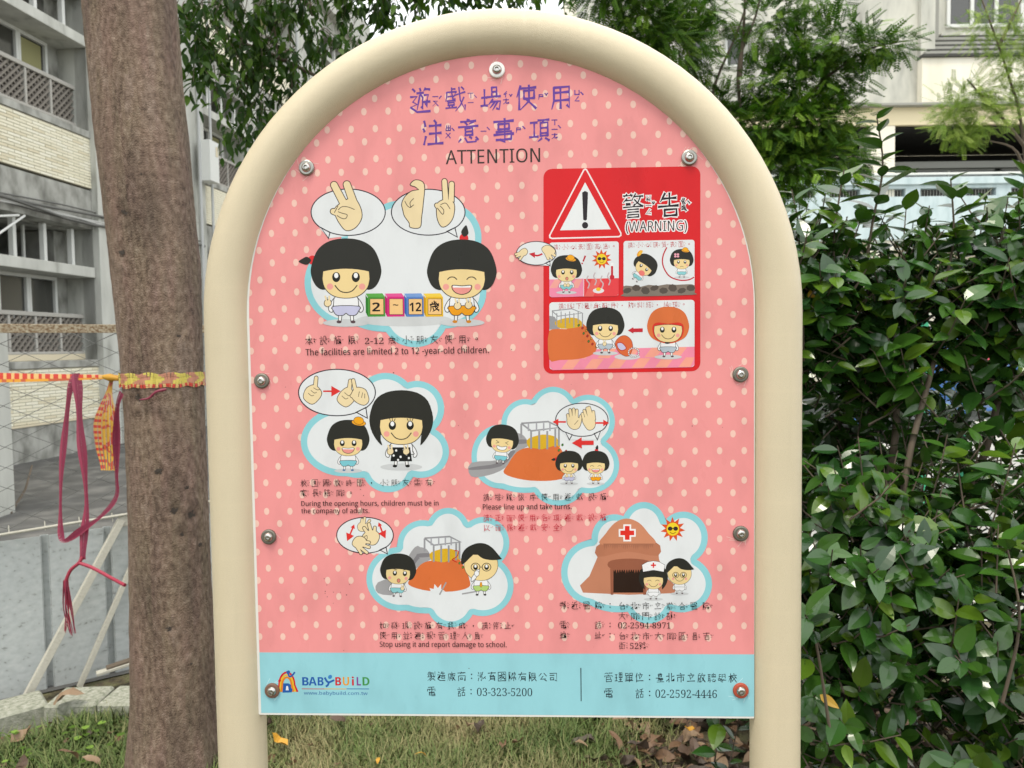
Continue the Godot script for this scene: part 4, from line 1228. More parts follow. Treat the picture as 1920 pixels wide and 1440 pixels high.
# ---------------------------------------------------------------- brush lettering
# Each sign is a list of strokes on a 9 x 9 grid (pairs of digits: across, down); «part@abcd» sets another sign into the box a,b - c,d.
const GLYPHS := {
"啓": "7021 228285 2585 222609 口@3699", "口": "1118 118188 1888", "日": "2129 218189 2585 2989", "目": "2129 218189 2484 2686 2989", "囗": "0009 009099 0999", "木": "0393 5059 5308 5398", "扌": "0282 505847 0684",
"亻": "6014 4249", "氵": "2042 0324 1956", "言": "4051 0292 2484 2565 2629 267689 2989", "辶": "1021 0333153607 073999", "土": "1484 5058 0898", "王": "1181 1585 5159 0999",
"月": "212609 21818978 2484 2686", "阝": "2029 207043756746", "女": "402579 724609 0393", "子": "117154 545836 0595", "宀": "4052 0408 049498", "方": "4051 0292 42848968 4309",
"亠": "4051 0595", "虍": "5053 5181 1393 9384 131609 2676 5368 6888", "豆": "1080 2225 227275 2575 3638 6656 0898", "戈": "0392 40559997 845719 6081", "昜": "日@2074 0494 勿@1599",
"勿": "3004 22928968 5217 7239", "吏": "0191 2225 228285 2585 505609 3599", "主": "4051 1282 1585 5159 0999", "立": "4051 1282 3346 7355 0898", "心": "1407 33488886 5264 8396",
"工": "1181 5158 0898", "頁": "0191 5132 2227 228287 2484 2686 2787 3809 6899", "艹": "0393 3015 6075", "句": "3004 22928968 口@2567", "苟": "艹@0093 句@0399", "攵": "3004 2292 725609 245799",
"人": "504409 5399", "又": "118109 2199", "殳": "302404 30707494 158509 2599", "貝": "2027 208087 2282 2484 2787 3809 6899", "斤": "7021 212609 2484 6469", "酉": "0191 1319 139399 1999 3136 6166 1797",
"己": "118185 1585 15189896", "牛": "3013 1383 0595 5059", "糸": "4012 1252 6214 1474 4549 2608 7687", "丩": "1016 1657 7079", "吉": "0191 5054 1484 口@2599", "巠": "0191 2123 4143 7163 工@0499",
"左": "0292 4009 工@3599", "也": "04828666 5057 22289896", "艮": "117175 1373 1575 1119 1957 4599 8567", "止": "5058 5484 2328 0898", "交": "4051 0292 3305 6395 7409 3499",
"寺": "土@1084 0595 747958 2637", "豕": "1080 5002 31556948 4305 5507 7453 5599", "咅": "立@0095 口@1599", "非": "3039 0232 0535 0838 6069 6292 6595 6898", "衣": "4051 0292 5309 3439 3957 8467 4499",
"予": "117153 3354 0595 9586 555938", "隹": "3004 2329 5162 2393 2585 2787 2999 5359", "冖": "0407 049497", "弓": "117173 1373 1315 1575 755938", "見": "2026 207076 2272 2474 2676 3609 66689896",
"幸": "1181 5054 0393 2435 7465 0696 5459", "竹": "2003 1141 3142 6053 5191 7182", "米": "2032 7062 0393 5056 4306 6396", "青": "1181 1282 5054 0494 月@1499", "石": "0191 5105 口@2499",
"更": "0191 2226 228286 2484 2686 515609 3699", "皿": "1017 109097 3037 6067 0898", "兌": "3011 6081 口@2275 4509 65689896", "堯": "土@2073 土@0346 土@5396 0696 3609 66689997", "開": "門@0099 1585 0797 3509 6569",
"袁": "土@2073 口@2375 5527 5578", "甬": "118143 2328 23838878 2585 2777 5358", "完": "宀@0093 2474 0696 3609 66689896", "幺": "4012 1252 6214 1474 6585", "里": "2025 208085 2282 2585 5059 2777 0999",
"舌": "8021 0393 5155 口@2599", "耳": "0191 2127 7179 2373 2575 0886", "彳": "6013 6316 4549", "隺": "冖@0093 隹@1299", "呆": "口@1073 木@0399", "亭": "4051 0191 口@2274 冖@0446 2676 575938",
"㐱": "人@0095 6535 7637 8739", "尚": "5053 2032 8062 1419 14949989 口@3567", "制": "2012 1262 0464 3049 1619 165658 7277 909978", "或": "戈@0099 口@1346 0736", "囪": "5032 囗@1297 3245 7254 2576",
"祭": "4104 217105 3243 6083 8165 3575 0696 5659 2608 7698", "号": "口@1083 0494 343676 7659 5948", "至": "1181 4123 2373 5284 1575 5359 0999", "官": "宀@0093 2329 237376 2676 268689 2989",
"遊": "辶@0099 方@3068 𠂉@6092 子@6298", "𠂉": "3014 2293", "戲": "虍@0055 豆@0558 戈@4099", "場": "土@0138 昜@3099", "使": "亻@0039 吏@2099", "用": "111609 11818978 1383 1686 4149",
"注": "氵@0029 主@2099", "意": "立@0093 日@2376 心@0699", "事": "0191 2224 227274 2474 15858888 0696 1888 505938", "項": "工@0148 頁@4099", "警": "苟@0055 攵@4095 5455 0595 2676 2777 2829 287879 2979", "告": "3013 2282 5055 0595 口@2699",
"請": "言@0049 青@3099", "小": "505938 2406 7496", "表": "1181 2272 5054 0494 5409 3439 3957 8467 5599", "面": "0090 5022 1219 129299 1999 4249 6269 4464 4666", "高": "4051 0191 口@2274 1519 15959979 口@3668",
"溫": "氵@0029 口@3085 人@4174 皿@2599", "硬": "石@0049 更@4099", "質": "斤@0044 斤@4094 貝@1499", "脫": "月@0039 兌@4099", "下": "0191 5159 5375", "隨": "阝@0029 辶@1099 左@3074 月@4478",
"身": "5032 2227 22828978 2484 2585 0777 9509", "配": "酉@0049 己@4099", "件": "亻@0039 牛@2099", "防": "阝@0039 方@3099", "糾": "糸@0049 丩@4099", "結": "糸@0049 吉@4099", "繞": "糸@0049 堯@4099",
"頸": "巠@0049 頁@4099", "本": "木@0099 3777", "設": "言@0049 殳@4099", "施": "方@0049 𠂉@4092 也@3299", "限": "阝@0039 艮@3099", "歲": "止@1073 0393 131709 2575 3648 戈@2399", "朋": "月@0049 月@5099",
"友": "0292 4009 又@2499", "校": "木@0049 交@3099", "園": "囗@0099 袁@1188", "放": "方@0049 攵@4099", "時": "日@0138 寺@3099", "間": "門@0099 日@2579", "門": "0009 004044 0242 0444 5054 509099 5292 5494",
"需": "1080 0204 029294 5055 2333 6373 0696 5657 1719 179799 4749 6769", "有": "0292 4007 月@2499", "家": "宀@0093 豕@0299", "長": "2025 2080 2282 2474 0595 2529 2947 5599 8567", "陪": "阝@0039 咅@3099",
"同": "1119 11919989 3373 口@3468", "排": "扌@0039 非@3099", "隊": "阝@0039 4031 6082 豕@3299", "依": "亻@0039 衣@2099", "序": "5051 1292 121609 予@2299", "正": "1181 5158 5484 2428 0898", "確": "石@0039 隺@3099",
"各": "4003 318105 2395 口@2599", "以": "1118 1836 4253 825709 6799", "保": "亻@0039 呆@2099", "安": "宀@0093 女@0299", "全": "人@0094 1484 2676 5459 0999", "如": "女@0049 口@5298", "發": "1141 4105 1233 5095 8063 9174 弓@0449 殳@4499",
"現": "王@0138 見@4099", "瑕": "王@0139 3039 306063 3363 3666 口@6083 又@5499", "疵": "5051 1292 121609 0314 0617 止@2258 71789896 9364", "停": "亻@0039 亭@2099", "並": "2032 7062 0393 3439 6469 1527 8577 0999",
"通": "辶@0099 甬@2097", "報": "幸@0049 5059 509094 又@4499", "管": "竹@0093 官@0299", "理": "王@0138 里@4099", "員": "口@2073 貝@1399", "鄰": "米@0065 3504 156509 5569 4464 阝@6099", "近": "辶@0099 斤@3097",
"醫": "0080 0005 0555 2113 2343 3115 3445 殳@4095 酉@1499", "院": "阝@0039 完@3099", "台": "4014 1484 6395 口@2599", "北": "3039 0333 0836 60689896 9364", "市": "4051 0292 1418 14848877 5259", "聯": "耳@0049 幺@3065 幺@6095 5559 7579 4649 9698",
"合": "人@0095 3575 口@2699", "大": "0393 504509 5499", "診": "言@0049 㐱@4099", "部": "咅@0059 阝@6099", "電": "1080 0204 029294 5056 2333 6373 2528 258588 2686 2888 55599997", "話": "言@0049 舌@4099", "地": "土@0139 也@2099",
"址": "土@0139 止@3099", "區": "0090 0009 0999 口@3174 口@1448 口@5488", "昌": "日@2084 日@1499", "街": "彳@0039 土@2064 土@2469 6191 6494 848978", "號": "号@0049 虍@4095 4609 66689896", "製": "制@0095 衣@0499",
"造": "辶@0099 告@3097", "廠": "5051 1292 121609 尚@2269 攵@5299", "商": "4051 0191 3142 7162 1419 14949989 口@3668", "泓": "氵@0029 弓@2069 6036 6795 8697", "育": "4051 0191 5124 2474 6375 月@1499", "國": "囗@0099 或@1188",
"際": "阝@0039 祭@3099", "公": "3104 6194 5427 2787 7899", "司": "11919978 1363 口@1568", "單": "口@0043 口@5093 1317 138387 1585 1787 5359 0898", "位": "亻@0039 立@2099", "臺": "土@2072 口@2274 冖@0446 至@1599",
"啟": "啓@0049 攵@4099", "聰": "耳@0039 囪@4095 心@3599", "學": "1115 1131 1333 8185 6181 6383 4152 5142 4354 5344 冖@0447 267657 575938 0797"}
const SOUNDS := {"ㄅ": "4014746947", "ㄆ": "4004 318109 3499", "ㄇ": "1119 11818978", "ㄈ": "1191 1119 1999", "ㄉ": "13738967 4009 3456", "ㄊ": "0393 5026 2686 6499", "ㄋ": "117143 43757967", "ㄌ": "03838978 4009", "ㄍ": "3014 1439 6045 4579",
"ㄎ": "0191 5124 24848967", "ㄏ": "0191 2109", "ㄐ": "2027 2767 7079", "ㄑ": "602479", "ㄒ": "0191 5159", "ㄓ": "5058 2024 2484 8084 1518 1888 8588", "ㄔ": "6014 6315 4549", "ㄕ": "117174 1474 1109", "ㄖ": "1119 119199 1999 4565",
"ㄗ": "117174 1474 1119", "ㄘ": "0393 4047 4788", "ㄙ": "4027 2777 6489", "ㄧ": "0595", "ㄨ": "1189 8109", "ㄩ": "1118 1888 8188", "ㄚ": "0055 9055 5559", "ㄛ": "0191 413575 7957", "ㄜ": "5051 0292 423675 7957", "ㄝ": "0494 7077 3038 3888",
"ㄞ": "0191 4103 3373 7309 2499", "ㄟ": "0426 2699", "ㄠ": "5013 1363 6317 1777 6599", "ㄡ": "118109 2199", "ㄢ": "1161 6134 347479 7957", "ㄣ": "5024748968", "ㄤ": "0292 504609 53589896", "ㄥ": "701787", "ㄦ": "3109 61689896"}
const READINGS := "遊ㄧㄡ2 戲ㄒㄧ4 場ㄔㄤ3 使ㄕ3 用ㄩㄥ4 注ㄓㄨ4 意ㄧ4 事ㄕ4 項ㄒㄧㄤ4 警ㄐㄧㄥ3 告ㄍㄠ4 請ㄑㄧㄥ3 小ㄒㄧㄠ3 心ㄒㄧㄣ1 表ㄅㄧㄠ3 面ㄇㄧㄢ4 高ㄍㄠ1 溫ㄨㄣ1 硬ㄧㄥ4 質ㄓ2 脫ㄊㄨㄛ1 下ㄒㄧㄚ4 隨ㄙㄨㄟ2 身ㄕㄣ1 配ㄆㄟ4 件ㄐㄧㄢ4 防ㄈㄤ2 糾ㄐㄧㄡ1 結ㄐㄧㄝ2 繞ㄖㄠ4 頸ㄐㄧㄥ3 本ㄅㄣ3 設ㄕㄜ4 施ㄕ1 限ㄒㄧㄢ4 歲ㄙㄨㄟ4 朋ㄆㄥ2 友ㄧㄡ3 校ㄒㄧㄠ4 園ㄩㄢ2 開ㄎㄞ1 放ㄈㄤ4 時ㄕ2 間ㄐㄧㄢ1 需ㄒㄩ1 有ㄧㄡ3 家ㄐㄧㄚ1 長ㄓㄤ3 陪ㄆㄟ2 同ㄊㄨㄥ2 排ㄆㄞ2 隊ㄉㄨㄟ4 依ㄧ1 序ㄒㄩ4 正ㄓㄥ4 確ㄑㄩㄝ4 各ㄍㄜ4 以ㄧ3 保ㄅㄠ3 安ㄢ1 全ㄑㄩㄢ2 如ㄖㄨ2 發ㄈㄚ1 現ㄒㄧㄢ4 瑕ㄒㄧㄚ2 疵ㄘ1 停ㄊㄧㄥ2 止ㄓ3 並ㄅㄧㄥ4 通ㄊㄨㄥ1 報ㄅㄠ4 管ㄍㄨㄢ3 理ㄌㄧ3 人ㄖㄣ2 員ㄩㄢ2 鄰ㄌㄧㄣ2 近ㄐㄧㄣ4 醫ㄧ1 院ㄩㄢ4 台ㄊㄞ2 北ㄅㄟ3 市ㄕ4 立ㄌㄧ4 聯ㄌㄧㄢ2 合ㄏㄜ2 大ㄉㄚ4 門ㄇㄣ2 診ㄓㄣ3 部ㄅㄨ4 電ㄉㄧㄢ4 話ㄏㄨㄚ4 地ㄉㄧ4 址ㄓ3 區ㄑㄩ1 昌ㄔㄤ1 吉ㄐㄧ2 街ㄐㄧㄝ1 號ㄏㄠ4"

var readings := {}

func strokes_of(key: String, box: Rect2, source: Dictionary) -> Array:
	var made := []
	if not source.has(key):
		return made
	for token: String in (source[key] as String).split(" "):
		var cut := token.find("@")
		if cut > 0:
			var a := token.substr(cut + 1)
			var lo := Vector2(int(a[0]), int(a[1])) / 9.0
			var hi := Vector2(int(a[2]), int(a[3])) / 9.0
			made.append_array(strokes_of(token.substr(0, cut), Rect2(box.position + lo * box.size, (hi - lo) * box.size), GLYPHS))
			continue
		var line := PackedVector2Array()
		for k in range(0, token.length() - 1, 2):
			line.append(box.position + Vector2(int(token[k]) + 0.0, int(token[k + 1]) + 0.0) / 9.0 * box.size)
		if line.size() > 1:
			made.append(line)
	return made

# one brush stroke: pressed at its start and at its turns, drawn out to a point where it sweeps away
func brush(line: PackedVector2Array, wide: float) -> PackedVector2Array:
	var last := line.size() - 1
	var heading := line[last] - line[last - 1]
	var sweeps := heading.y > absf(heading.x) * 0.3 and heading.x < -0.05 * absf(heading.y)
	var left := PackedVector2Array()
	var right := PackedVector2Array()
	for k in line.size():
		var d := Vector2.ZERO
		if k > 0:
			d += (line[k] - line[k - 1]).normalized()
		if k < last:
			d += (line[k + 1] - line[k]).normalized()
		d = d.normalized()
		var side := Vector2(-d.y, d.x)
		var w := wide * (0.55 if k == 0 else 0.5)
		var p := line[k]
		if k == 0:
			p -= d * wide * 0.25
		if k == last:
			w = wide * (0.2 if sweeps else 0.62)
			p += d * wide * 0.3
		left.append(p + side * w)
		right.append(p - side * w)
	if line.size() == 2:
		var mid := (line[0] + line[1]) * 0.5
		var d2 := (line[1] - line[0]).normalized()
		var s2 := Vector2(-d2.y, d2.x) * wide * (0.46 if sweeps else 0.36)
		left.insert(1, mid + s2)
		right.insert(1, mid - s2)
	right.reverse()
	left.append_array(right)
	return left

# ---------------------------------------------------------------- the notice board
func build_board() -> void:
	var board := thing("notice_board", "cream steel arch holding a pink playground notice with cartoon pictures", "notice board")
	# bent steel pipe: two legs and a half circle
	var pipe := Form.new()
	var path := []
	var zc := -0.014
	for k in 46:
		path.append(Vector3(-0.3618, -0.35 + 0.04 * k, zc))
	for k in 49:
		var a := PI - PI * k / 48.0
		path.append(Vector3(cos(a) * 0.3618, 1.4915 + sin(a) * 0.3618, zc))
	for k in 46:
		path.append(Vector3(0.3618, 1.45 - 0.04 * k, zc))
	pipe.tube(path, [0.0323], 44)
	# weathering: a little uneven in tone, with rain streaks and rubbed spots
	var grime := FastNoiseLite.new()
	grime.seed = 14
	grime.frequency = 6.0
	for k in pipe.v.size():
		var p := pipe.v[k]
		var a := atan2(p.z - zc, absf(p.x) - 0.3618)
		var tone := 1.0 - 0.05 * maxf(0.0, grime.get_noise_3d(p.x * 2.0, p.y * 2.0, p.z * 2.0)) - 0.09 * maxf(0.0, grime.get_noise_3d(p.x * 1.5 + 5.0, p.y * 0.5, a * 0.6) - 0.2) - 0.05 * maxf(0.0, grime.get_noise_3d(p.x * 9.0, p.y * 9.0, p.z * 9.0) - 0.3)
		pipe.c[k] = Color(tone, tone * 0.995, tone * (0.98 + 0.02 * tone))
	obj("pipe_frame", pipe.mesh(), M.cream_paint, board)
	# welded lugs and the flat strips they stand on
	for s in [-1.0, 1.0]:
		var strip := Form.new()
		strip.box(Vector3(s * 0.333, 1.185, -0.018), Vector3(0.012, 0.42, 0.004), Basis.IDENTITY, 0.001)
		obj("side_strip", strip.mesh(), M.cream_paint, board)
		for y in [1.418, 1.215, 1.01]:
			var lug := Form.new()
			lug.box(Vector3(s * 0.324, y, -0.0125), Vector3(0.036, 0.04, 0.006), Basis.IDENTITY, 0.0012)
			obj("lug", lug.mesh(), M.cream_paint, board)
	# white backing board with rounded edges
	var loop := PackedVector2Array()
	for k in 65:
		loop.append(Vector2(-0.0016, 1.4965) + Vector2.from_angle(PI * k / 64.0) * 0.3325)
	loop.append_array(PackedVector2Array([Vector2(-0.334, 0.9572), Vector2(-0.331, 0.9560), Vector2(0.3302, 0.9560), Vector2(0.3309, 0.9575)]))
	var slab := Form.new()
	var tri := Geometry2D.triangulate_polygon(loop)
	for k in range(0, tri.size(), 3):
		for z in [0.0, -0.008]:
			var f := Vector3(0, 0, 1 if z == 0.0 else -1)
			slab.tri(Vector3(loop[tri[k]].x, loop[tri[k]].y, z), Vector3(loop[tri[k + 1]].x, loop[tri[k + 1]].y, z), Vector3(loop[tri[k + 2]].x, loop[tri[k + 2]].y, z), f, f, f)
	for k in loop.size():
		var a := loop[k]
		var b := loop[(k + 1) % loop.size()]
		var out := Vector3(b.y - a.y, a.x - b.x, 0).normalized()
		slab.quad(Vector3(a.x, a.y, 0), Vector3(b.x, b.y, 0), Vector3(b.x, b.y, -0.008), Vector3(a.x, a.y, -0.008), out)
	var panel := obj("panel", slab.mesh(), M.white_plastic, board)
	print_board(panel)
	# nine button-head bolts on washers
	var head := Form.new()
	head.lathe([Vector2(0.0, 0.0035), Vector2(0.0016, 0.0035), Vector2(0.0020, 0.0036), Vector2(0.0026, 0.0062), Vector2(0.0036, 0.0060), Vector2(0.0050, 0.0050), Vector2(0.0060, 0.0034), Vector2(0.0063, 0.0022), Vector2(0.0063, 0.0012)], 24)
	var washer := Form.new()
	washer.lathe([Vector2(0.004, 0.0026), Vector2(0.0066, 0.0026), Vector2(0.0085, 0.0026), Vector2(0.0098, 0.0020), Vector2(0.0102, 0.0010), Vector2(0.0102, -0.0008)], 28)
	var hm := head.mesh()
	var wm := washer.mesh()
	var spots := [[932, 132, "white"], [575.5, 315, "steel"], [1292, 296, "steel"], [491.5, 714, "dull"], [1388, 702, "dull"], [504.5, 1006, "dull"], [1388.5, 1000, "dull"], [511, 1294, "brown"], [1388.5, 1294, "rust"]]
	for s: Array in spots:
		var p := sheet(Vector2(s[0], s[1]))
		var b := obj("bolt", hm, M.bolt_steel, board)
		b.position = Vector3(p.x, p.y, 0.0009 if s[2] != "rust" else 0.0009)
		b.rotation.z = float(s[0]) * 0.37
		obj("washer", wm, M["washer_" + s[2]], b)

# ---------------------------------------------------------------- ground, kerb, asphalt
func sheet_of(points: PackedVector2Array, y: float) -> ArrayMesh:
	var f := Form.new()
	var tri := Geometry2D.triangulate_polygon(points)
	for k in range(0, tri.size(), 3):
		var a := points[tri[k]]
		var b := points[tri[k + 1]]
		var d := points[tri[k + 2]]
		f.tri(Vector3(a.x, y, a.y), Vector3(b.x, y, b.y), Vector3(d.x, y, d.y), Vector3.UP, Vector3.UP, Vector3.UP)
	return f.mesh()

const FENCE_AT := Vector3(-2.209, 0.0, -2.015)
const FENCE_ALONG := Vector3(0.78396512, 0, -0.62080487)
const FENCE_OUT := Vector3(0.62080487, 0, 0.78396512)

func build_ground() -> void:
	var o: Node3D = obj("ground", sheet_of(PackedVector2Array([Vector2(-150, -150), Vector2(150, -150), Vector2(150, 150), Vector2(-150, 150)]), 0.0), M.soil)
	tag(o, "brown earth under the grass and the hedge", "", "", "structure")
	var a := FENCE_AT - FENCE_ALONG * 12.0
	var b := FENCE_AT + FENCE_ALONG * 3.4
	o = obj("asphalt_yard", sheet_of(PackedVector2Array([Vector2(a.x, a.z), Vector2(b.x, b.z), Vector2(0.46, -9.0), Vector2(2.5, -60), Vector2(-40, -60), Vector2(-40, 8)]), 0.006), M.asphalt)
	tag(o, "dark grey asphalt yard between fence and school", "", "", "structure")
	o = obj("paved_court", sheet_of(PackedVector2Array([Vector2(0.7, -3.0), Vector2(30, -3.0), Vector2(30, -21), Vector2(0.7, -21)]), 0.006), M.paving)
	tag(o, "pale paved court behind the hedge", "", "", "structure")
	# kerb of three cast blocks
	var kerb := thing("kerb", "pale weathered concrete kerb at the foot of the fence beside the tree", "kerb")
	kerb.set_meta("kind", "structure")
	var runs := [[Vector2(-2.46, -1.33), Vector2(-1.9, -1.862)], [Vector2(-1.905, -1.84), Vector2(-1.712, -1.858)], [Vector2(-1.704, -1.859), Vector2(-1.2, -1.866)], [Vector2(-1.192, -1.867), Vector2(-0.66, -1.88)]]
	for r: Array in runs:
		var p: Vector2 = r[0]
		var q: Vector2 = r[1]
		var d := (q - p).normalized()
		var back := Vector2(d.y, -d.x) * 0.17
		var mid := (p + q) * 0.5 + back * 0.5
		var f := Form.new()
		f.box(Vector3(mid.x, 0.02, mid.y), Vector3(p.distance_to(q) + 0.006, 0.12, 0.17), Basis(Vector3.UP, atan2(-d.y, d.x)), 0.009)
		obj("kerb_block", f.mesh(), M.kerb, kerb)
	# the lawn
	var rng := RandomNumberGenerator.new()
	rng.seed = 401
	var tufts := []
	for variant in 3:
		var f := Form.new()
		for k in 9:
			var turn := rng.randf() * TAU
			var lean := rng.randf_range(0.2, 1.1)
			var tall := rng.randf_range(0.5, 1.0)
			var root := Vector3(rng.randf_range(-0.3, 0.3), 0, rng.randf_range(-0.3, 0.3))
			var out := Vector3(cos(turn), 0, sin(turn))
			var side := Vector3(-out.z, 0, out.x) * 0.032
			var last := root
			for s in 3:
				var t := (s + 1) / 3.0
				var next := root + out * lean * t * t * tall + Vector3.UP * tall * (t - 0.35 * lean * t * t)
				var w0 := side * (1.0 - s / 3.2)
				var w1 := side * (1.0 - (s + 1) / 3.2)
				f.quad(last - w0, last + w0, next + w1, next - w1, (out * -0.6 + Vector3.UP).normalized())
				last = next
		tufts.append(f.mesh())
	var patch := FastNoiseLite.new()
	patch.seed = 9
	patch.frequency = 1.6
	for variant in 3:
		var places := []
		var hues := []
		for k in 6500:
			var z := rng.randf_range(-2.45, -1.2)
			var x := rng.randf_range(-2.5, 1.0)
			if x < -0.6 and z < -1.82 - 0.1 * rng.randf() or x < -1.8 and z < -1.75 + (-1.8 - x) * 0.9:
				continue
			var bare := smoothstep(0.25, 0.62, x + 0.25 * patch.get_noise_2d(x * 2.0, z * 2.0) + (z + 1.9) * 0.4)
			if x < -1.25:
				bare = maxf(bare, 0.75 * smoothstep(-0.15, 0.3, patch.get_noise_2d(x * 1.7 + 31.0, z * 1.7)))
			if rng.randf() < bare:
				continue
			var green := clampf(0.62 + 0.9 * patch.get_noise_2d(x, z) + (0.35 if x < -1.0 else 0.0) + 0.5 * smoothstep(-2.05, -2.25, z), 0.0, 1.0)
			var h := rng.randf_range(0.035, 0.085) * (1.0 + 0.4 * green)
			places.append(Transform3D(Basis(Vector3.UP, rng.randf() * TAU).scaled(Vector3(h * 1.3, h, h * 1.3)), Vector3(x, 0.0, z)))
			var straw := Color(0.23, 0.19, 0.085).lerp(Color(0.3, 0.26, 0.13), rng.randf())
			var fresh := Color(0.055, 0.1, 0.018).lerp(Color(0.1, 0.15, 0.03), rng.randf())
			hues.append(straw.lerp(fresh, clampf(green + rng.randf_range(-0.45, 0.45), 0.0, 1.0)))
		var g := swarm("grass", tufts[variant], M.grass, places, null, hues)
		tag(g, ["straw coloured and green grass growing round the board and the tree", "short curling grass blades growing round the board and the tree", "matted dry grass growing round the board and the tree"][variant], "grass")

# ---------------------------------------------------------------- the school on the left
# Local axes: x along the facade away from the viewer, y up, z out of the facade.
func wall_box(called: String, x0: float, x1: float, y0: float, y1: float, z0: float, z1: float, m: Material, parent: Node3D) -> MeshInstance3D:
	var f := Form.new()
	f.box(Vector3((x0 + x1) * 0.5, (y0 + y1) * 0.5, (z0 + z1) * 0.5), Vector3(x1 - x0, y1 - y0, z1 - z0), Basis.IDENTITY, 0.006)
	return obj(called, f.mesh(), m, parent)

func tile_field(x0: float, x1: float, y0: float, y1: float, parent: Node3D, single: bool, seed_: int) -> void:
	var rng := RandomNumberGenerator.new()
	rng.seed = seed_
	var bed := wall_box("tile_wall", x0, x1, y0, y1, -0.3, 0.0, M.grout, parent)
	var long := 0.222
	var high := 0.0425
	var row := 0
	var joined := Form.new()
	var shared := {}
	var y := y0 + 0.002
	while y + high <= y1 + 0.004:
		var x := x0 - (0.5 * long if row % 2 else 0.0)
		while x < x1 - 0.01:
			var a := maxf(x, x0 + 0.002)
			var b := minf(x + long - 0.008, x1 - 0.002)
			if b - a > 0.03:
				var size := Vector3(b - a, high - 0.008, 0.012)
				var at := Vector3((a + b) * 0.5, y + high * 0.5, 0.004 + rng.randf_range(-0.0015, 0.0015))
				if single:
					var key := "%.3f" % size.x
					if not shared.has(key):
						var f := Form.new()
						f.box(Vector3.ZERO, size, Basis.IDENTITY, 0.003)
						shared[key] = f.mesh()
					var o := obj("tile", shared[key], M["tile_%d" % [0, 0, 0, 1, 1, 2, 2, 3][rng.randi() % 8]], bed)
					o.position = at
				else:
					joined.box(at, size)
			x += long
		y += high
		row += 1
	if not single:
		obj("tiles", joined.mesh(), M.tile_0, bed).set_meta("kind", "stuff")

func lattice(x0: float, x1: float, y0: float, y1: float, z: float, parent: Node3D) -> void:
	var f := Form.new()
	var h := y1 - y0
	var pitch := 0.105
	for s in [-1.0, 1.0]:
		var k := -ceilf(h / pitch)
		while k * pitch < x1 - x0:
			# a slanting bar clipped to the panel
			var a := Vector2(x0 + k * pitch, y0)
			var b := Vector2(x0 + k * pitch + h, y1)
			var lo := clampf((x0 - a.x) / h, 0.0, 1.0)
			var hi := clampf((x1 - a.x) / h, 0.0, 1.0)
			if hi - lo > 0.05:
				var p := a.lerp(b, lo)
				var q := a.lerp(b, hi)
				if s < 0:
					p.x = x0 + x1 - p.x
					q.x = x0 + x1 - q.x
				var d := q - p
				f.box(Vector3((p.x + q.x) * 0.5, (p.y + q.y) * 0.5, z + s * 0.012), Vector3(d.length(), 0.03, 0.03), Basis(Vector3.BACK, d.angle()))
			k += 1.0
	obj("lattice", f.mesh(), M.breeze, parent)

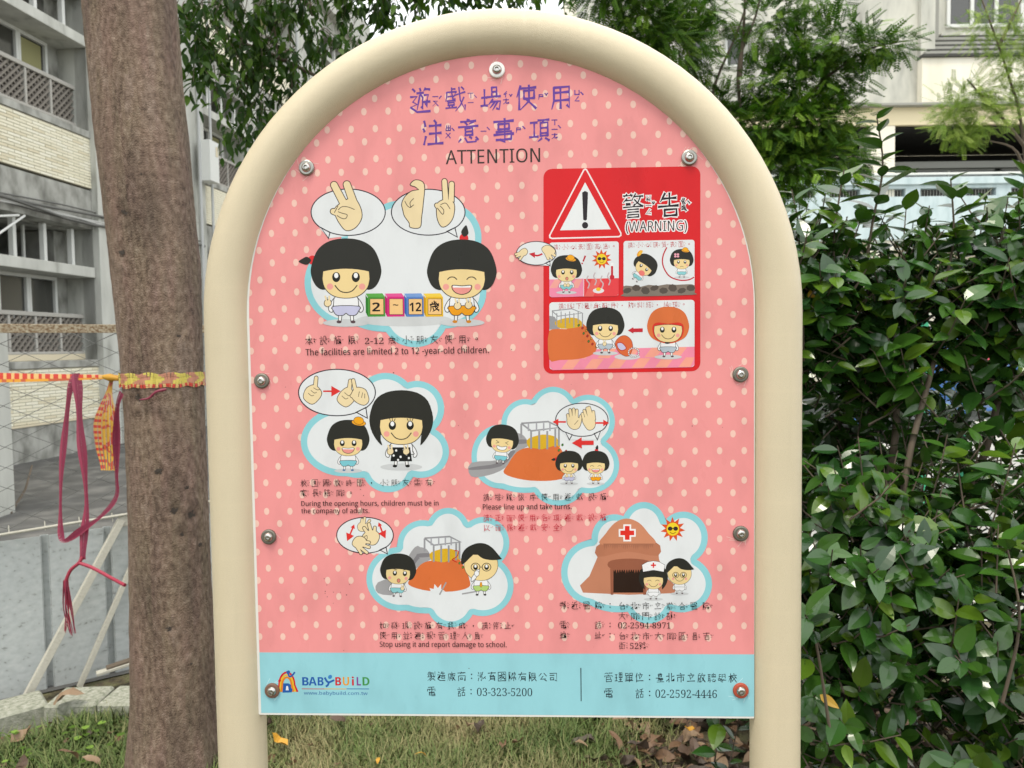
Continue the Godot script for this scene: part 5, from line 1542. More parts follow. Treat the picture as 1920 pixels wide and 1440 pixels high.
func school_bay(b: Node3D, x0: float, x1: float, foot: float, ground_floor: bool, near: bool, seed_: int) -> void:
	# foot: height of the tile course's lower edge
	if ground_floor:
		wall_box("plinth", x0, x1, 0.0, foot - 0.03, -0.3, 0.0, M.concrete, b)
		wall_box("drip_course", x0, x1, foot - 0.03, foot, -0.3, 0.018, M.sill_cream, b)
	tile_field(x0, x1, foot, foot + 0.74, b, near, seed_)
	wall_box("sill", x0, x1, foot + 0.74, foot + 0.84, -0.3, 0.02, M.concrete, b)
	var top := wall_box("sill_slope", x0, x1, foot + 0.84, foot + 0.93, -0.5, -0.2, M.sill_cream, b)
	top.rotation.x = 0.0
	# lattice balustrade between posts, its rail, the windows behind it
	var ly := foot + 0.96
	var n := maxi(1, int(round((x1 - x0) / 0.52)))
	var w := (x1 - x0) / n
	wall_box("rail", x0, x1, ly + 0.5, ly + 0.56, -0.3, -0.2, M.rail, b)
	wall_box("rail", x0, x1, ly - 0.03, ly + 0.01, -0.3, -0.2, M.rail, b)
	for k in n:
		lattice(x0 + w * k + 0.02, x0 + w * (k + 1) - 0.02, ly + 0.01, ly + 0.5, -0.25, b)
		wall_box("baluster_post", x0 + w * k - 0.02, x0 + w * k + 0.02, ly + 0.01, ly + 0.5, -0.28, -0.21, M.rail, b)
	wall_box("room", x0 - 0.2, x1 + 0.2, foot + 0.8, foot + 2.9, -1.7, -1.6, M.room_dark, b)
	var wy0 := ly + 0.46
	var wy1 := ly + 1.1
	var count := maxi(1, int(round((x1 - x0) / 0.62)))
	var pw := (x1 - x0 - 0.25) / count
	for k in count:
		var a := x0 + pw * k
		var win := wall_box("window", a, a + pw, wy0, wy0 + 0.05, -0.5, -0.42, M.frame_white, b)
		wall_box("frame", a, a + pw, wy1 - 0.05, wy1, -0.5, -0.42, M.frame_white, win)
		wall_box("frame", a, a + 0.045, wy0 + 0.05, wy1 - 0.05, -0.5, -0.42, M.frame_white, win)
		wall_box("frame", a + pw - 0.045, a + pw, wy0 + 0.05, wy1 - 0.05, -0.5, -0.42, M.frame_white, win)
		wall_box("pane", a + 0.045, a + pw - 0.045, wy0 + 0.05, wy1 - 0.05, -0.475, -0.465, M.glass_dark, win)
		if k == count - 1 and not ground_floor:
			wall_box("blind", a + 0.06, a + pw - 0.1, wy0 + 0.05, wy1 - 0.08, -0.46, -0.455, M.curtain, win)
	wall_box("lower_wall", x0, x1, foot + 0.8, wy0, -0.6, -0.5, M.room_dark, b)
	wall_box("end_reveal", x1 - 0.25, x1, wy0, foot + 2.75, -1.6, -0.45, M.concrete, b)
	# sun slab and the openings above it
	wall_box("sun_slab", x0, x1 - 0.02, foot + 2.06, foot + 2.21, -0.62, 0.03, M.wall_paint, b)
	for k in count + 1:
		var a := x0 + pw * k - 0.03
		wall_box("mullion", a, a + 0.06, foot + 2.21, foot + 2.76, -0.22, -0.14, M.frame_white, b)
		wall_box("upper_frame", a + 0.1, a + 0.14, foot + 2.24, foot + 2.76, -0.58, -0.54, M.frame_white, b)
	wall_box("soffit", x0, x1, foot + 2.76, foot + 2.84, -1.6, -0.3, M.concrete, b)
	wall_box("beam", x0, x1, foot + 2.78, foot + 3.35, -0.3, 0.0, M.concrete, b)

func build_school() -> void:
	var b := thing("school_building", "long pale concrete school wing with lattice balconies and cream tile bands, left of the board", "building", Vector3(-6.80, 0, -8.9), deg_to_rad(85.0))
	var storey := 3.38
	for level in 3:
		var foot := 0.5 + storey * level
		school_bay(b, -0.5, 1.42, foot, level == 0, level < 2, 71 + level)
		school_bay(b, -3.6, -0.5, foot, level == 0, false, 76 + level)
		school_bay(b, 4.6, 6.5, foot, level == 0, false, 81 + level)
		school_bay(b, 6.95, 8.9, foot, level == 0, false, 91 + level)
		school_bay(b, 11.0, 12.6, foot, level == 0, false, 95 + level)
		for gap: Array in [[1.42, 4.6], [6.5, 6.95], [8.9, 11.0], [12.6, 14.6]]:
			wall_box("wall", gap[0], gap[1], foot - 0.5 if level == 0 else foot - 0.03, foot + storey - 0.03, -1.7, 0.0, M.wall_paint, b)
	wall_box("wall", -12.0, -3.6, 0.0, 11.4, -1.7, 0.0, M.wall_paint, b)
	wall_box("pier", 1.42, 1.78, 0.02, 11.4, -0.2, 0.1, M.wall_paint, b)
	wall_box("pier", 4.44, 4.6, 0.02, 11.4, -0.2, 0.06, M.wall_paint, b)
	wall_box("roof_slab", -12.0, 14.65, 10.6, 11.5, -9.0, 0.2, M.wall_paint, b)
	wall_box("back_wall", -12.0, 14.6, 0.0, 10.6, -9.0, -8.8, M.wall_paint, b)
	wall_box("end_wall", 14.4, 14.6, 0.0, 10.6, -8.8, -1.7, M.wall_paint, b)
	for level in 3:
		for k in 3:
			var w := wall_box("window", 12.85 + 0.55 * k, 13.25 + 0.55 * k, 1.9 + 3.38 * level, 3.1 + 3.38 * level, 0.0, 0.02, M.frame_white, b)
			wall_box("pane", 12.89 + 0.55 * k, 13.21 + 0.55 * k, 1.94 + 3.38 * level, 3.06 + 3.38 * level, 0.02, 0.024, M.glass_dark, w)
	# down pipes and a service box on the blank wall
	for p: Array in [[1.86, 0.035], [2.02, 0.022], [4.3, 0.03], [4.72, 0.025], [8.98, 0.04]]:
		var f := Form.new()
		f.tube([Vector3(p[0], 0.05, 0.13), Vector3(p[0], 11.2, 0.13)], [p[1]], 10)
		obj("down_pipe", f.mesh(), M.pipe_grey, b)
	var sb := wall_box("service_box", 4.3, 4.62, 4.6, 5.35, 0.12, 0.34, M.frame_white, b)
	wall_box("sticker", 4.5, 4.58, 5.08, 5.26, 0.34, 0.343, M.sill_cream, sb)
	# bundle of cables slung under the first floor beam, with two struts
	for k in 7:
		var f := Form.new()
		var path := []
		for q in 13:
			var x := -3.0 + 7.4 * q / 12.0
			path.append(Vector3(x, 3.36 + 0.045 * (k % 4) - 0.035 * sin(x * (1.1 + 0.13 * k) + k) - (0.08 * sin(PI * clampf((x + 0.4) / 2.2, 0.0, 1.0)) if k > 4 else 0.0), 0.06 + 0.03 * (k % 3)))
		f.tube(path, [0.011 + 0.004 * (k % 3)], 6)
		obj("cable", f.mesh(), M.cable if k % 3 != 1 else M.cable_white, b)
	for s: Array in [[-0.75, 2.75, 0.0, 3.25], [-1.2, 3.02, -0.1, 3.24]]:
		var f := Form.new()
		f.tube([Vector3(s[0], s[1], 0.06), Vector3(s[2], s[3], 0.06)], [0.016], 8)
		obj("cable_strut", f.mesh(), M.frame_white, b)

# ---------------------------------------------------------------- the block across the court, right
func build_corridor_block() -> void:
	var b := thing("corridor_block", "cream school block with black stepped ledges and a pale blue balcony parapet, upper right", "building", Vector3(-0.906, 0, -20.97), 0.044)
	wall_box("upper_wall", 2.2, 11.5, 8.06, 15.0, -3.0, 0.0, M.stained_wall, b)
	wall_box("bay_wall", 11.5, 30.0, 8.08, 9.3, -3.0, 0.25, M.cream_wall, b)
	wall_box("bay_wall", 12.35, 30.0, 10.1, 15.0, -3.0, -0.42, M.stained_wall, b)
	wall_box("jamb", 11.5, 11.9, 9.3, 15.0, -3.0, 0.16, M.stained_wall, b)
	wall_box("jamb", 11.9, 12.15, 9.8, 15.0, -3.0, -0.12, M.ledge_grey, b)
	wall_box("jamb", 12.15, 12.38, 10.0, 15.0, -3.0, -0.4, M.stained_wall, b)
	for k in 5:
		var x := 11.48 + 0.18 * k
		var y := 9.3 + 0.172 * k
		var z := 0.33 - 0.13 * k
		wall_box("ledge", x, 30.0, y, y + 0.08, -3.0, z, M.ledge_black, b)
		wall_box("ledge_riser", x + 0.09, 30.0, y + 0.08, y + 0.172, -3.0, z - 0.06, M.ledge_grey if k < 4 else M.stained_wall, b)
	for w: Array in [[12.5, 10.35, 14.7, 12.4]]:
		var win := wall_box("window", w[0], w[2], w[1], w[1] + 0.09, -0.42, -0.34, M.frame_white, b)
		for x in [12.5, 13.17, 13.86, 14.6]:
			wall_box("frame", x, x + 0.1, w[1] + 0.09, w[3], -0.42, -0.34, M.frame_white, win)
		for k in 3:
			wall_box("pane", 12.6 + 0.69 * k, 13.17 + 0.69 * k, w[1] + 0.09, w[3], -0.41, -0.39, M.glass_dark, win)
	for w: Array in [[6.1, 9.2, 6.62, 10.15], [5.05, 9.3, 5.5, 10.0], [8.6, 11.2, 9.3, 12.4]]:
		var win := wall_box("window", w[0], w[2], w[1], w[3], 0.0, 0.03, M.frame_white, b)
		wall_box("pane", w[0] + 0.06, w[2] - 0.06, w[1] + 0.06, w[3] - 0.06, 0.03, 0.035, M.glass_dark, win)
		wall_box("awning", w[0] - 0.12, w[2] + 0.12, w[3] + 0.03, w[3] + 0.1, 0.0, 0.4, M.ledge_grey, win)
	wall_box("string_course", 2.2, 30.0, 7.99, 8.06, -3.0, 0.32, M.ledge_grey, b)
	wall_box("beam", 2.2, 30.0, 7.5, 7.99, -3.0, 0.12, M.beam_yellow, b)
	wall_box("pillar", 10.15, 10.84, 0.0, 7.5, -0.6, 0.1, M.cream_wall, b)
	wall_box("pillar", 4.2, 4.9, 0.0, 7.5, -0.6, 0.1, M.cream_wall, b)
	wall_box("pillar", 17.2, 17.9, 0.0, 7.5, -0.6, 0.1, M.cream_wall, b)
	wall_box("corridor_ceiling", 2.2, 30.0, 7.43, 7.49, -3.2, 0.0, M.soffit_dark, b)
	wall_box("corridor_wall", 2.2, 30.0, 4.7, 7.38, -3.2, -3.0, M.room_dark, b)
	wall_box("inner_beam", 2.2, 30.0, 6.54, 6.74, -1.2, -1.0, M.ledge_grey, b)
	for k in 9:
		var x := 3.0 + 2.9 * k
		var win := wall_box("window", x, x + 2.7, 6.48, 6.54, -1.2, -1.1, M.ledge_grey, b)
		wall_box("pane", x + 0.05, x + 2.65, 5.2, 6.48, -1.16, -1.14, M.glass_dark, win)
		wall_box("frame", x + 1.3, x + 1.38, 5.2, 6.48, -1.2, -1.1, M.ledge_grey, win)
	wall_box("corridor_floor", 2.2, 30.0, 4.5, 4.7, -3.2, 0.1, M.cream_wall, b)
	wall_box("hand_rail", 2.2, 30.0, 6.1, 6.16, 0.1, 0.2, M.frame_white, b)
	wall_box("parapet_cap", 2.2, 30.0, 5.82, 6.02, 0.0, 0.3, M.parapet_blue, b)
	wall_box("parapet", 2.2, 30.0, 4.3, 5.5, 0.0, 0.22, M.parapet_blue, b)
	wall_box("parapet_band", 2.2, 30.0, 5.72, 5.82, 0.0, 0.22, M.parapet_blue, b)
	var x := 2.2
	while x < 28.0:
		wall_box("parapet_post", x, x + 0.42, 5.5, 5.72, 0.0, 0.22, M.parapet_blue, b)
		for k in 9:
			wall_box("bar", x + 0.5 + 0.085 * k, x + 0.52 + 0.085 * k, 5.5, 5.72, 0.08, 0.11, M.ledge_grey, b)
		x += 1.27
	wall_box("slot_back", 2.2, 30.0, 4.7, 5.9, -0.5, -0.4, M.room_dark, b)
	wall_box("lower_wall", 2.2, 30.0, 0.0, 4.3, -3.2, -1.5, M.cream_wall, b)
	wall_box("back_wall", 2.2, 30.0, 0.0, 15.0, -9.0, -8.8, M.cream_wall, b)

# ---------------------------------------------------------------- fence of wire mesh over sheet metal
func build_fence() -> void:
	var f0 := thing("mesh_fence", "chain link fence over grey sheet metal with white braces, behind the tree", "fence")
	var place := func(u: float, h: float, out: float) -> Vector3: return FENCE_AT + FENCE_ALONG * u + FENCE_OUT * out + Vector3.UP * h
	var turn := Basis(FENCE_ALONG, Vector3.UP, FENCE_OUT)
	var f := Form.new()
	f.box(place.call(0.6, 1.552, 0.0), Vector3(4.6, 0.036, 0.004), turn, 0.001)
	f.box(place.call(0.6, 1.569, -0.018), Vector3(4.6, 0.004, 0.036), turn, 0.001)
	obj("top_rail", f.mesh(), M.rusty, f0)
	f = Form.new()
	f.tube([place.call(-1.7, 0.700, 0.02), place.call(0.027, 0.709, 0.02), place.call(0.505, 0.729, 0.02), place.call(2.9, 0.80, 0.02)], [0.006], 8)
	obj("bottom_rail", f.mesh(), M.off_white_paint, f0)
	# each wire of the mesh zigzags from the bottom rail to the top
	var wire := Form.new()
	var path := []
	var cell := 0.0425
	for k in 20:
		var y := 0.725 + cell * k
		path.append(Vector3((cell if k % 2 else -cell), y, 0.0025 if k % 2 else -0.0025))
	wire.tube(path, [0.0027], 5, false)
	var wm := wire.mesh()
	for k in 44:
		var w := obj("wire", wm, M.galvanised, f0)
		w.transform = Transform3D(turn * (Basis(Vector3.UP, PI) if k % 2 else Basis.IDENTITY), place.call(-1.6 + cell * 2.0 * k, 0.0, 0.0))
	var hook := Form.new()
	hook.tube([Vector3(0, 0.735, 0.0), Vector3(0, 0.70, 0.018)], [0.0022], 5)
	var hm := hook.mesh()
	for k in 30:
		var w := obj("hook", hm, M.off_white_paint, f0)
		w.transform = Transform3D(turn, place.call(-1.6 + cell * 3.0 * k, 0.005, 0.004))
	for u in [-1.72, 0.62, 2.3]:
		f = Form.new()
		f.box(place.call(u, 0.78, -0.03), Vector3(0.04, 1.56, 0.04), turn, 0.003)
		obj("post", f.mesh(), M.off_white_paint, f0)
	# folded sheet metal below
	for k in 16:
		var u0 := -1.72 + 0.24 * k
		f = Form.new()
		f.box(place.call(u0 + 0.105, 0.335, -0.04), Vector3(0.208, 0.67, 0.002), turn, 0.0006)
		f.box(place.call(u0 + 0.2115, 0.335, -0.052), Vector3(0.003, 0.67, 0.022), turn, 0.0006)
		f.box(place.call(u0 + 0.2255, 0.335, -0.063), Vector3(0.026, 0.67, 0.002), turn, 0.0006)
		f.box(place.call(u0 + 0.2385, 0.335, -0.052), Vector3(0.003, 0.67, 0.022), turn, 0.0006)
		obj("sheet_panel", f.mesh(), M.sheet_grey, f0)
	# braces of angle iron
	for s: Array in [[0.478, 0.705, 0.02, 0.075, 0.012, 0.1, 0.028], [0.62, 0.72, 0.0, 0.285, 0.012, 0.05, 0.02]]:
		var a: Vector3 = place.call(s[0], s[1], s[2])
		var b: Vector3 = place.call(s[3], s[4], s[5])
		var d := (a - b).normalized()
		var n := (FENCE_OUT - d * FENCE_OUT.dot(d)).normalized()
		var bt := Basis(d, n.cross(d), n)
		f = Form.new()
		f.box((a + b) * 0.5, Vector3(a.distance_to(b), s[6], 0.003), bt, 0.0008)
		f.box((a + b) * 0.5 - n * s[6] * 0.5 + bt.y * s[6] * 0.5, Vector3(a.distance_to(b), 0.003, s[6]), bt, 0.0008)
		obj("brace", f.mesh(), M.off_white_paint, f0)
	f = Form.new()
	f.box(place.call(0.5, 0.70, 0.012), Vector3(0.07, 0.05, 0.012), turn, 0.003)
	obj("bracket", f.mesh(), M.off_white_paint, f0)
	# laths left lying against the foot of the fence
	for k in 2:
		f = Form.new()
		var p := Vector3(-1.86 + 0.03 * k, 0.085 + 0.014 * k, -2.12 - 0.025 * k)
		var q := Vector3(-1.38, 0.16 + 0.02 * k, -2.46)
		var d := (q - p).normalized()
		f.box((p + q) * 0.5, Vector3(p.distance_to(q), 0.014, 0.035), Basis(d, Vector3.UP.slide(d).normalized(), d.cross(Vector3.UP.slide(d).normalized())), 0.002)
		var o := obj("wooden_lath", f.mesh(), M.off_white_paint if k == 0 else M.twig)
		tag(o, ["pale wooden lath lying along the foot of the fence", "dark wooden lath resting on the pale one by the fence"][k], "lath")
	# gate pillar in the yard and a stick leaning there
	f = Form.new()
	f.box(Vector3(-5.2, 0.85, -5.45), Vector3(0.9, 1.7, 0.5), Basis(Vector3.UP, 0.1), 0.01)
	tag(obj("gate_pillar", f.mesh(), M.wall_paint), "pale grey blue pillar standing in the yard behind the mesh", "pillar")
	f = Form.new()
	f.tube([Vector3(-4.77, 0.01, -5.66), Vector3(-5.0, 0.13, -6.2), Vector3(-5.2, 0.3, -6.6)], [0.014, 0.012, 0.008], 6)
	tag(obj("stick", f.mesh(), M.twig), "dark bent stick lying on the asphalt beside the pillar", "stick")

func build_playground() -> void:
	var p := thing("playground_climber", "colourful climbing frame half hidden behind the hedge", "climbing frame", Vector3(3.6, 0, -6.0), 0.3)
	var blue := paint(lin(0.03, 0.11, 0.3), 0.4)
	var red := paint(lin(0.6, 0.05, 0.06), 0.4)
	var green := paint(lin(0.03, 0.3, 0.15), 0.4)
	var orange := paint(lin(0.45, 0.2, 0.04), 0.4)
	for s: Array in [[-0.7, -0.5], [0.7, -0.5], [-0.7, 0.5], [0.7, 0.5]]:
		var f := Form.new()
		f.tube([Vector3(s[0], 0, s[1]), Vector3(s[0], 1.75, s[1])], [0.05], 12)
		obj("post", f.mesh(), green, p)
		f = Form.new()
		f.tube([Vector3(s[0], 1.75, s[1]), Vector3(s[0], 1.84, s[1])], [0.075, 0.05], 12)
		obj("post_cap", f.mesh(), red, p)
	var f := Form.new()
	f.box(Vector3(0, 0.85, 0), Vector3(1.4, 0.08, 1.0), Basis.IDENTITY, 0.01)
	obj("deck", f.mesh(), blue, p)
	f = Form.new()
	f.box(Vector3(0, 1.22, 0.5), Vector3(1.3, 0.5, 0.03), Basis.IDENTITY, 0.008)
	obj("side_panel", f.mesh(), blue, p)
	for k in 3:
		f = Form.new()
		f.lathe([Vector2(0, 0.02), Vector2(0.09, 0.02), Vector2(0.1, 0.0)], 14)
		var o := obj("panel_disc", f.mesh(), [orange, red, orange][k], p)
		o.position = Vector3(-0.4 + 0.4 * k, 1.22, 0.518)
	f = Form.new()
	f.box(Vector3(-1.4, 0.5, 0.1), Vector3(1.7, 0.04, 0.5), Basis(Vector3.BACK, 0.5), 0.01)
	f.box(Vector3(-1.42, 0.56, -0.16), Vector3(1.7, 0.16, 0.04), Basis(Vector3.BACK, 0.5), 0.01)
	f.box(Vector3(-1.42, 0.56, 0.36), Vector3(1.7, 0.16, 0.04), Basis(Vector3.BACK, 0.5), 0.01)
	obj("slide", f.mesh(), blue, p)

# ---------------------------------------------------------------- leaves
# a leaf one unit long from its stalk along +y, its upper side towards +z
func leaf_mesh(wide: float, droop: float, fold: float, point := 0.75, steps := 6, twist := 0.0) -> ArrayMesh:
	var f := Form.new()
	var mid := []
	var left := []
	var right := []
	for k in steps + 1:
		var t := float(k) / steps
		var w := wide * pow(sin(PI * pow(t, point)), 0.85)
		var c := Vector3(0, t, -droop * t * t)
		var roll := twist * t
		mid.append(c)
		left.append(c + Vector3(-w * cos(roll), 0, fold * w - w * sin(roll)))
		right.append(c + Vector3(w * cos(roll), 0, fold * w + w * sin(roll)))
	for k in steps:
		var up := Vector3(0, droop * 2.0 * (k + 0.5) / steps, 1.0).normalized()
		var nl := (up + Vector3(fold * 0.9, 0, 0)).normalized()
		var nr := (up - Vector3(fold * 0.9, 0, 0)).normalized()
		f.quad(mid[k], left[k], left[k + 1], mid[k + 1], nl)
		f.quad(mid[k], mid[k + 1], right[k + 1], right[k], nr)
	return f.mesh()

func facing(base: Vector3, along: Vector3, up: Vector3, size: float) -> Transform3D:
	var y := along.normalized()
	var z := (up - y * up.dot(y)).normalized()
	return Transform3D(Basis(y.cross(z), y, z).scaled(Vector3.ONE * size), base)

const EYE := Vector3(0.06, 1.45, 1.0)

# leaves set alternately along a twig; fills «out» with transforms
func leafy_twig(out: Array, path: Array, count: int, size: float, rng: RandomNumberGenerator, spread := 0.9, hang := 0.15, from := 0.2, outward := Vector3.ZERO) -> void:
	var angle := rng.randf() * TAU
	for k in count:
		var t := from + (1.0 - from) * (k + 0.5) / count
		var at := t * (path.size() - 1)
		var i := mini(int(at), path.size() - 2)
		var p: Vector3 = (path[i] as Vector3).lerp(path[i + 1], at - i)
		var d: Vector3 = ((path[i + 1] as Vector3) - (path[i] as Vector3)).normalized()
		var side := d.cross(Vector3.UP if absf(d.y) < 0.9 else Vector3.RIGHT).normalized()
		var radial := side.rotated(d, angle)
		var along := (radial * spread + d * 0.55 + Vector3.DOWN * hang + Vector3(rng.randf_range(-0.2, 0.2), rng.randf_range(-0.2, 0.2), rng.randf_range(-0.2, 0.2))).normalized()
		var up := (d * 0.6 + Vector3.UP * 0.9 + outward + Vector3(rng.randf_range(-0.35, 0.35), 0, rng.randf_range(-0.35, 0.35))).normalized()
		out.append(facing(p, along, up, size * rng.randf_range(0.6, 1.2)))
		angle += 2.4 + rng.randf_range(-0.3, 0.3)

# the nearest «singles» leaves become parts of their own, the others one mass
func hang_leaves(plant: Node3D, leaves: Array, meshes: Array, materials: Array, singles: int, rng: RandomNumberGenerator) -> void:
	var order := []
	for k in leaves.size():
		var x: Transform3D = leaves[k]
		var v := x.origin - EYE
		var seen := -v.z > 0.4 and absf(v.x + 0.044 * v.z) < -v.z * 0.7 and absf(v.y - 0.05 * v.z) < -v.z * 0.56
		order.append([v.length() + (0.0 if seen else 100.0), k])
	order.sort_custom(func(a: Array, b: Array) -> bool: return a[0] < b[0])
	var rest := []
	for m in meshes.size() * materials.size():
		rest.append([])
	for n in order.size():
		var x: Transform3D = leaves[order[n][1]]
		var a := rng.randi() % meshes.size()
		var b := rng.randi() % materials.size()
		if n < singles:
			var o := obj("leaf", meshes[a], materials[b], plant)
			o.transform = x
		else:
			rest[a * materials.size() + b].append(x)
	for m in rest.size():
		if rest[m].size():
			swarm("foliage", meshes[m / materials.size()], materials[m % materials.size()], rest[m], plant)

func curve_of(points: Array, parts := 5) -> Array:
	var o := []
	for k in points.size() - 1:
		var a: Vector3 = points[maxi(k - 1, 0)]
		var b: Vector3 = points[k]
		var c: Vector3 = points[k + 1]
		var d: Vector3 = points[mini(k + 2, points.size() - 1)]
		for q in parts:
			o.append(b.cubic_interpolate(c, a, d, float(q) / parts))
	o.append(points[points.size() - 1])
	return o

func branch(called: String, plant: Node3D, points: Array, r0: float, r1: float, m: Material, sides := 8) -> void:
	var path := curve_of(points)
	var radii := []
	for k in path.size():
		radii.append(lerpf(r0, r1, float(k) / (path.size() - 1)))
	var f := Form.new()
	f.tube(path, radii, sides)
	obj(called, f.mesh(), m, plant)

# ---------------------------------------------------------------- trees
func build_trees() -> void:
	var rng := RandomNumberGenerator.new()
	rng.seed = 77
	# the trunk beside the board
	var t := thing("leaning_tree", "leaning tree with a rough brown trunk and knots, left of the board", "tree")
	var bumps := FastNoiseLite.new()
	bumps.seed = 5
	bumps.frequency = 3.0
	bumps.fractal_octaves = 3
	var keys := [[-0.15, -1.215, -1.5, 0.18], [0.02, -1.22, -1.5, 0.152], [0.2, -1.22, -1.505, 0.143], [0.47, -1.22, -1.52, 0.141], [0.83, -1.222, -1.53, 0.136], [1.2, -1.232, -1.55, 0.135], [1.38, -1.24, -1.56, 0.138], [1.74, -1.26, -1.58, 0.151], [2.1, -1.29, -1.59, 0.155], [2.37, -1.315, -1.6, 0.156], [2.65, -1.335, -1.61, 0.157], [3.3, -1.4, -1.64, 0.15], [4.2, -1.46, -1.7, 0.11]]
	var knots := [[0.91, 1.05, 0.03], [0.93, 0.6, 0.028], [1.06, 0.25, 0.026], [0.85, 0.75, 0.022], [1.77, -0.35, 0.032], [1.9, -0.15, 0.028], [0.8, 1.3, 0.02], [1.0, 0.95, 0.018], [0.55, 0.4, 0.024], [1.3, -0.2, 0.03], [0.42, 0.9, 0.02], [1.5, 0.9, 0.02], [2.25, 0.6, 0.016], [2.02, 0.35, 0.016]]
	var f := Form.new()
	var rows := 190
	var around := 84
	var grid := []
	for j in rows + 1:
		var y := -0.15 + 4.35 * pow(float(j) / rows, 1.15)
		var i := 0
		while i < keys.size() - 2 and keys[i + 1][0] < y:
			i += 1
		var s: float = smoothstep(keys[i][0], keys[i + 1][0], y)
		s = (y - keys[i][0]) / (keys[i + 1][0] - keys[i][0])
		var c := Vector3(lerpf(keys[i][1], keys[i + 1][1], s), y, lerpf(keys[i][2], keys[i + 1][2], s))
		var r := 0.93 * lerpf(keys[i][3], keys[i + 1][3], s)
		var line := PackedVector3Array()
		for q in around:
			var a := TAU * q / around
			var d := Vector3(sin(a), 0, cos(a))
			var rr := r * (1.0 + 0.035 * bumps.get_noise_3d(d.x * 0.35, y * 0.5, d.z * 0.35) + 0.02 * bumps.get_noise_3d(d.x * 2.0, y * 1.2, d.z * 2.0))
			rr += 0.0028 * bumps.get_noise_3d(d.x * 9.0, y * 3.0, d.z * 9.0)
			if y < 0.35:
				rr += 0.022 * pow(1.0 - maxf(y, 0.0) / 0.35, 2.0) * (0.6 + 0.5 * cos(a * 5.0 + 0.6))
			if y < 0.3:
				rr -= 0.02 * exp(-pow(wrapf(a - 0.2, -PI, PI) / 0.05, 2.0)) * (1.0 - y / 0.3)
			for k: Array in knots:
				var dy: float = (y - k[0]) / k[2]
				var da: float = wrapf(a - k[1], -PI, PI) * r / (k[2] * 1.35)
				var e := dy * dy + da * da
				rr += k[2] * (0.2 * exp(-pow(sqrt(e) - 1.0, 2.0) * 6.0) - 0.35 * exp(-e * 3.0))
			line.append(c + d * rr)
		grid.append(line)
	for j in rows:
		for q in around:
			var q2 := (q + 1) % around
			var n1: Array = []
			for e: Array in [[j, q], [j, q2], [j + 1, q2], [j + 1, q]]:
				var up: Vector3 = grid[mini(e[0] + 1, rows)][e[1]] - grid[maxi(e[0] - 1, 0)][e[1]]
				var across: Vector3 = grid[e[0]][(e[1] + 1) % around] - grid[e[0]][(e[1] + around - 1) % around]
				n1.append(across.cross(up).normalized() * -1.0 if across.cross(up).dot(grid[e[0]][e[1]] - (grid[e[0]][0] + grid[e[0]][around / 2]) * 0.5) < 0.0 else across.cross(up).normalized())
			var blotch := 0.9 + 0.42 * bumps.get_noise_3d(grid[j][q].x * 1.4 + 7.0, grid[j][q].y * 0.45, grid[j][q].z * 1.4) + 0.25 * bumps.get_noise_3d(grid[j][q].x * 5.0, grid[j][q].y * 1.2 + 9.0, grid[j][q].z * 5.0)
			f.hue = Color(blotch, blotch * (0.97 + 0.1 * bumps.get_noise_2d(grid[j][q].y * 0.7, q * 0.05)), blotch * 0.93)
			f.tri(grid[j][q], grid[j][q2], grid[j + 1][q2], n1[0], n1[1], n1[2])
			f.tri(grid[j][q], grid[j + 1][q2], grid[j + 1][q], n1[0], n1[2], n1[3])
	var trunk := obj("trunk", f.mesh(), M.bark, t)
	# dark healed scars in the middle of the knots
	for k: Array in knots:
		var y: float = k[0]
		var i := 0
		while i < keys.size() - 2 and keys[i + 1][0] < y:
			i += 1
		var s: float = (y - keys[i][0]) / (keys[i + 1][0] - keys[i][0])
		var d := Vector3(sin(k[1]), 0, cos(k[1]))
		var r := 0.93 * lerpf(keys[i][3], keys[i + 1][3], s)
		var at := Vector3(lerpf(keys[i][1], keys[i + 1][1], s), y, lerpf(keys[i][2], keys[i + 1][2], s)) + d * (r - float(k[2]) * 0.1)
		var g := Form.new()
		var n := 14
		var side := Vector3(d.z, 0, -d.x)
		for q in n:
			var w0: float = k[2] * rng.randf_range(0.1, 0.48)
			var a0 := TAU * q / n
			var a1 := TAU * (q + 1) / n
			g.tri(at + d * 0.004, at + side * cos(a0) * w0 * 1.2 + Vector3.UP * sin(a0) * w0, at + side * cos(a1) * w0 * 1.2 + Vector3.UP * sin(a1) * w0, d, d, d)
		obj("scar", g.mesh(), M.scar, trunk)
	# limbs above the picture, with long hanging twigs
	branch("limb", t, [Vector3(-1.42, 3.3, -1.64), Vector3(-1.2, 3.75, -2.2), Vector3(-1.3, 3.6, -2.9), Vector3(-1.2, 3.3, -3.3)], 0.06, 0.015, M.bark)
	branch("limb", t, [Vector3(-1.42, 3.5, -1.66), Vector3(-0.9, 4.1, -2.0), Vector3(-0.6, 3.9, -2.7), Vector3(-0.2, 3.6, -3.2)], 0.06, 0.012, M.bark)
	branch("limb", t, [Vector3(-1.45, 4.0, -1.7), Vector3(-1.8, 4.6, -1.9), Vector3(-2.2, 4.9, -2.2)], 0.07, 0.02, M.bark)
	branch("twig", t, [Vector3(-1.52, 3.05, -3.0), Vector3(-1.3, 2.98, -3.1), Vector3(-1.03, 2.86, -3.2), Vector3(-0.85, 2.78, -3.25)], 0.013, 0.006, M.twig, 6)
	branch("twig", t, [Vector3(-1.25, 3.4, -3.1), Vector3(-1.33, 3.15, -3.05), Vector3(-1.32, 2.98, -3.08)], 0.007, 0.004, M.twig, 6)
	var leaves := []
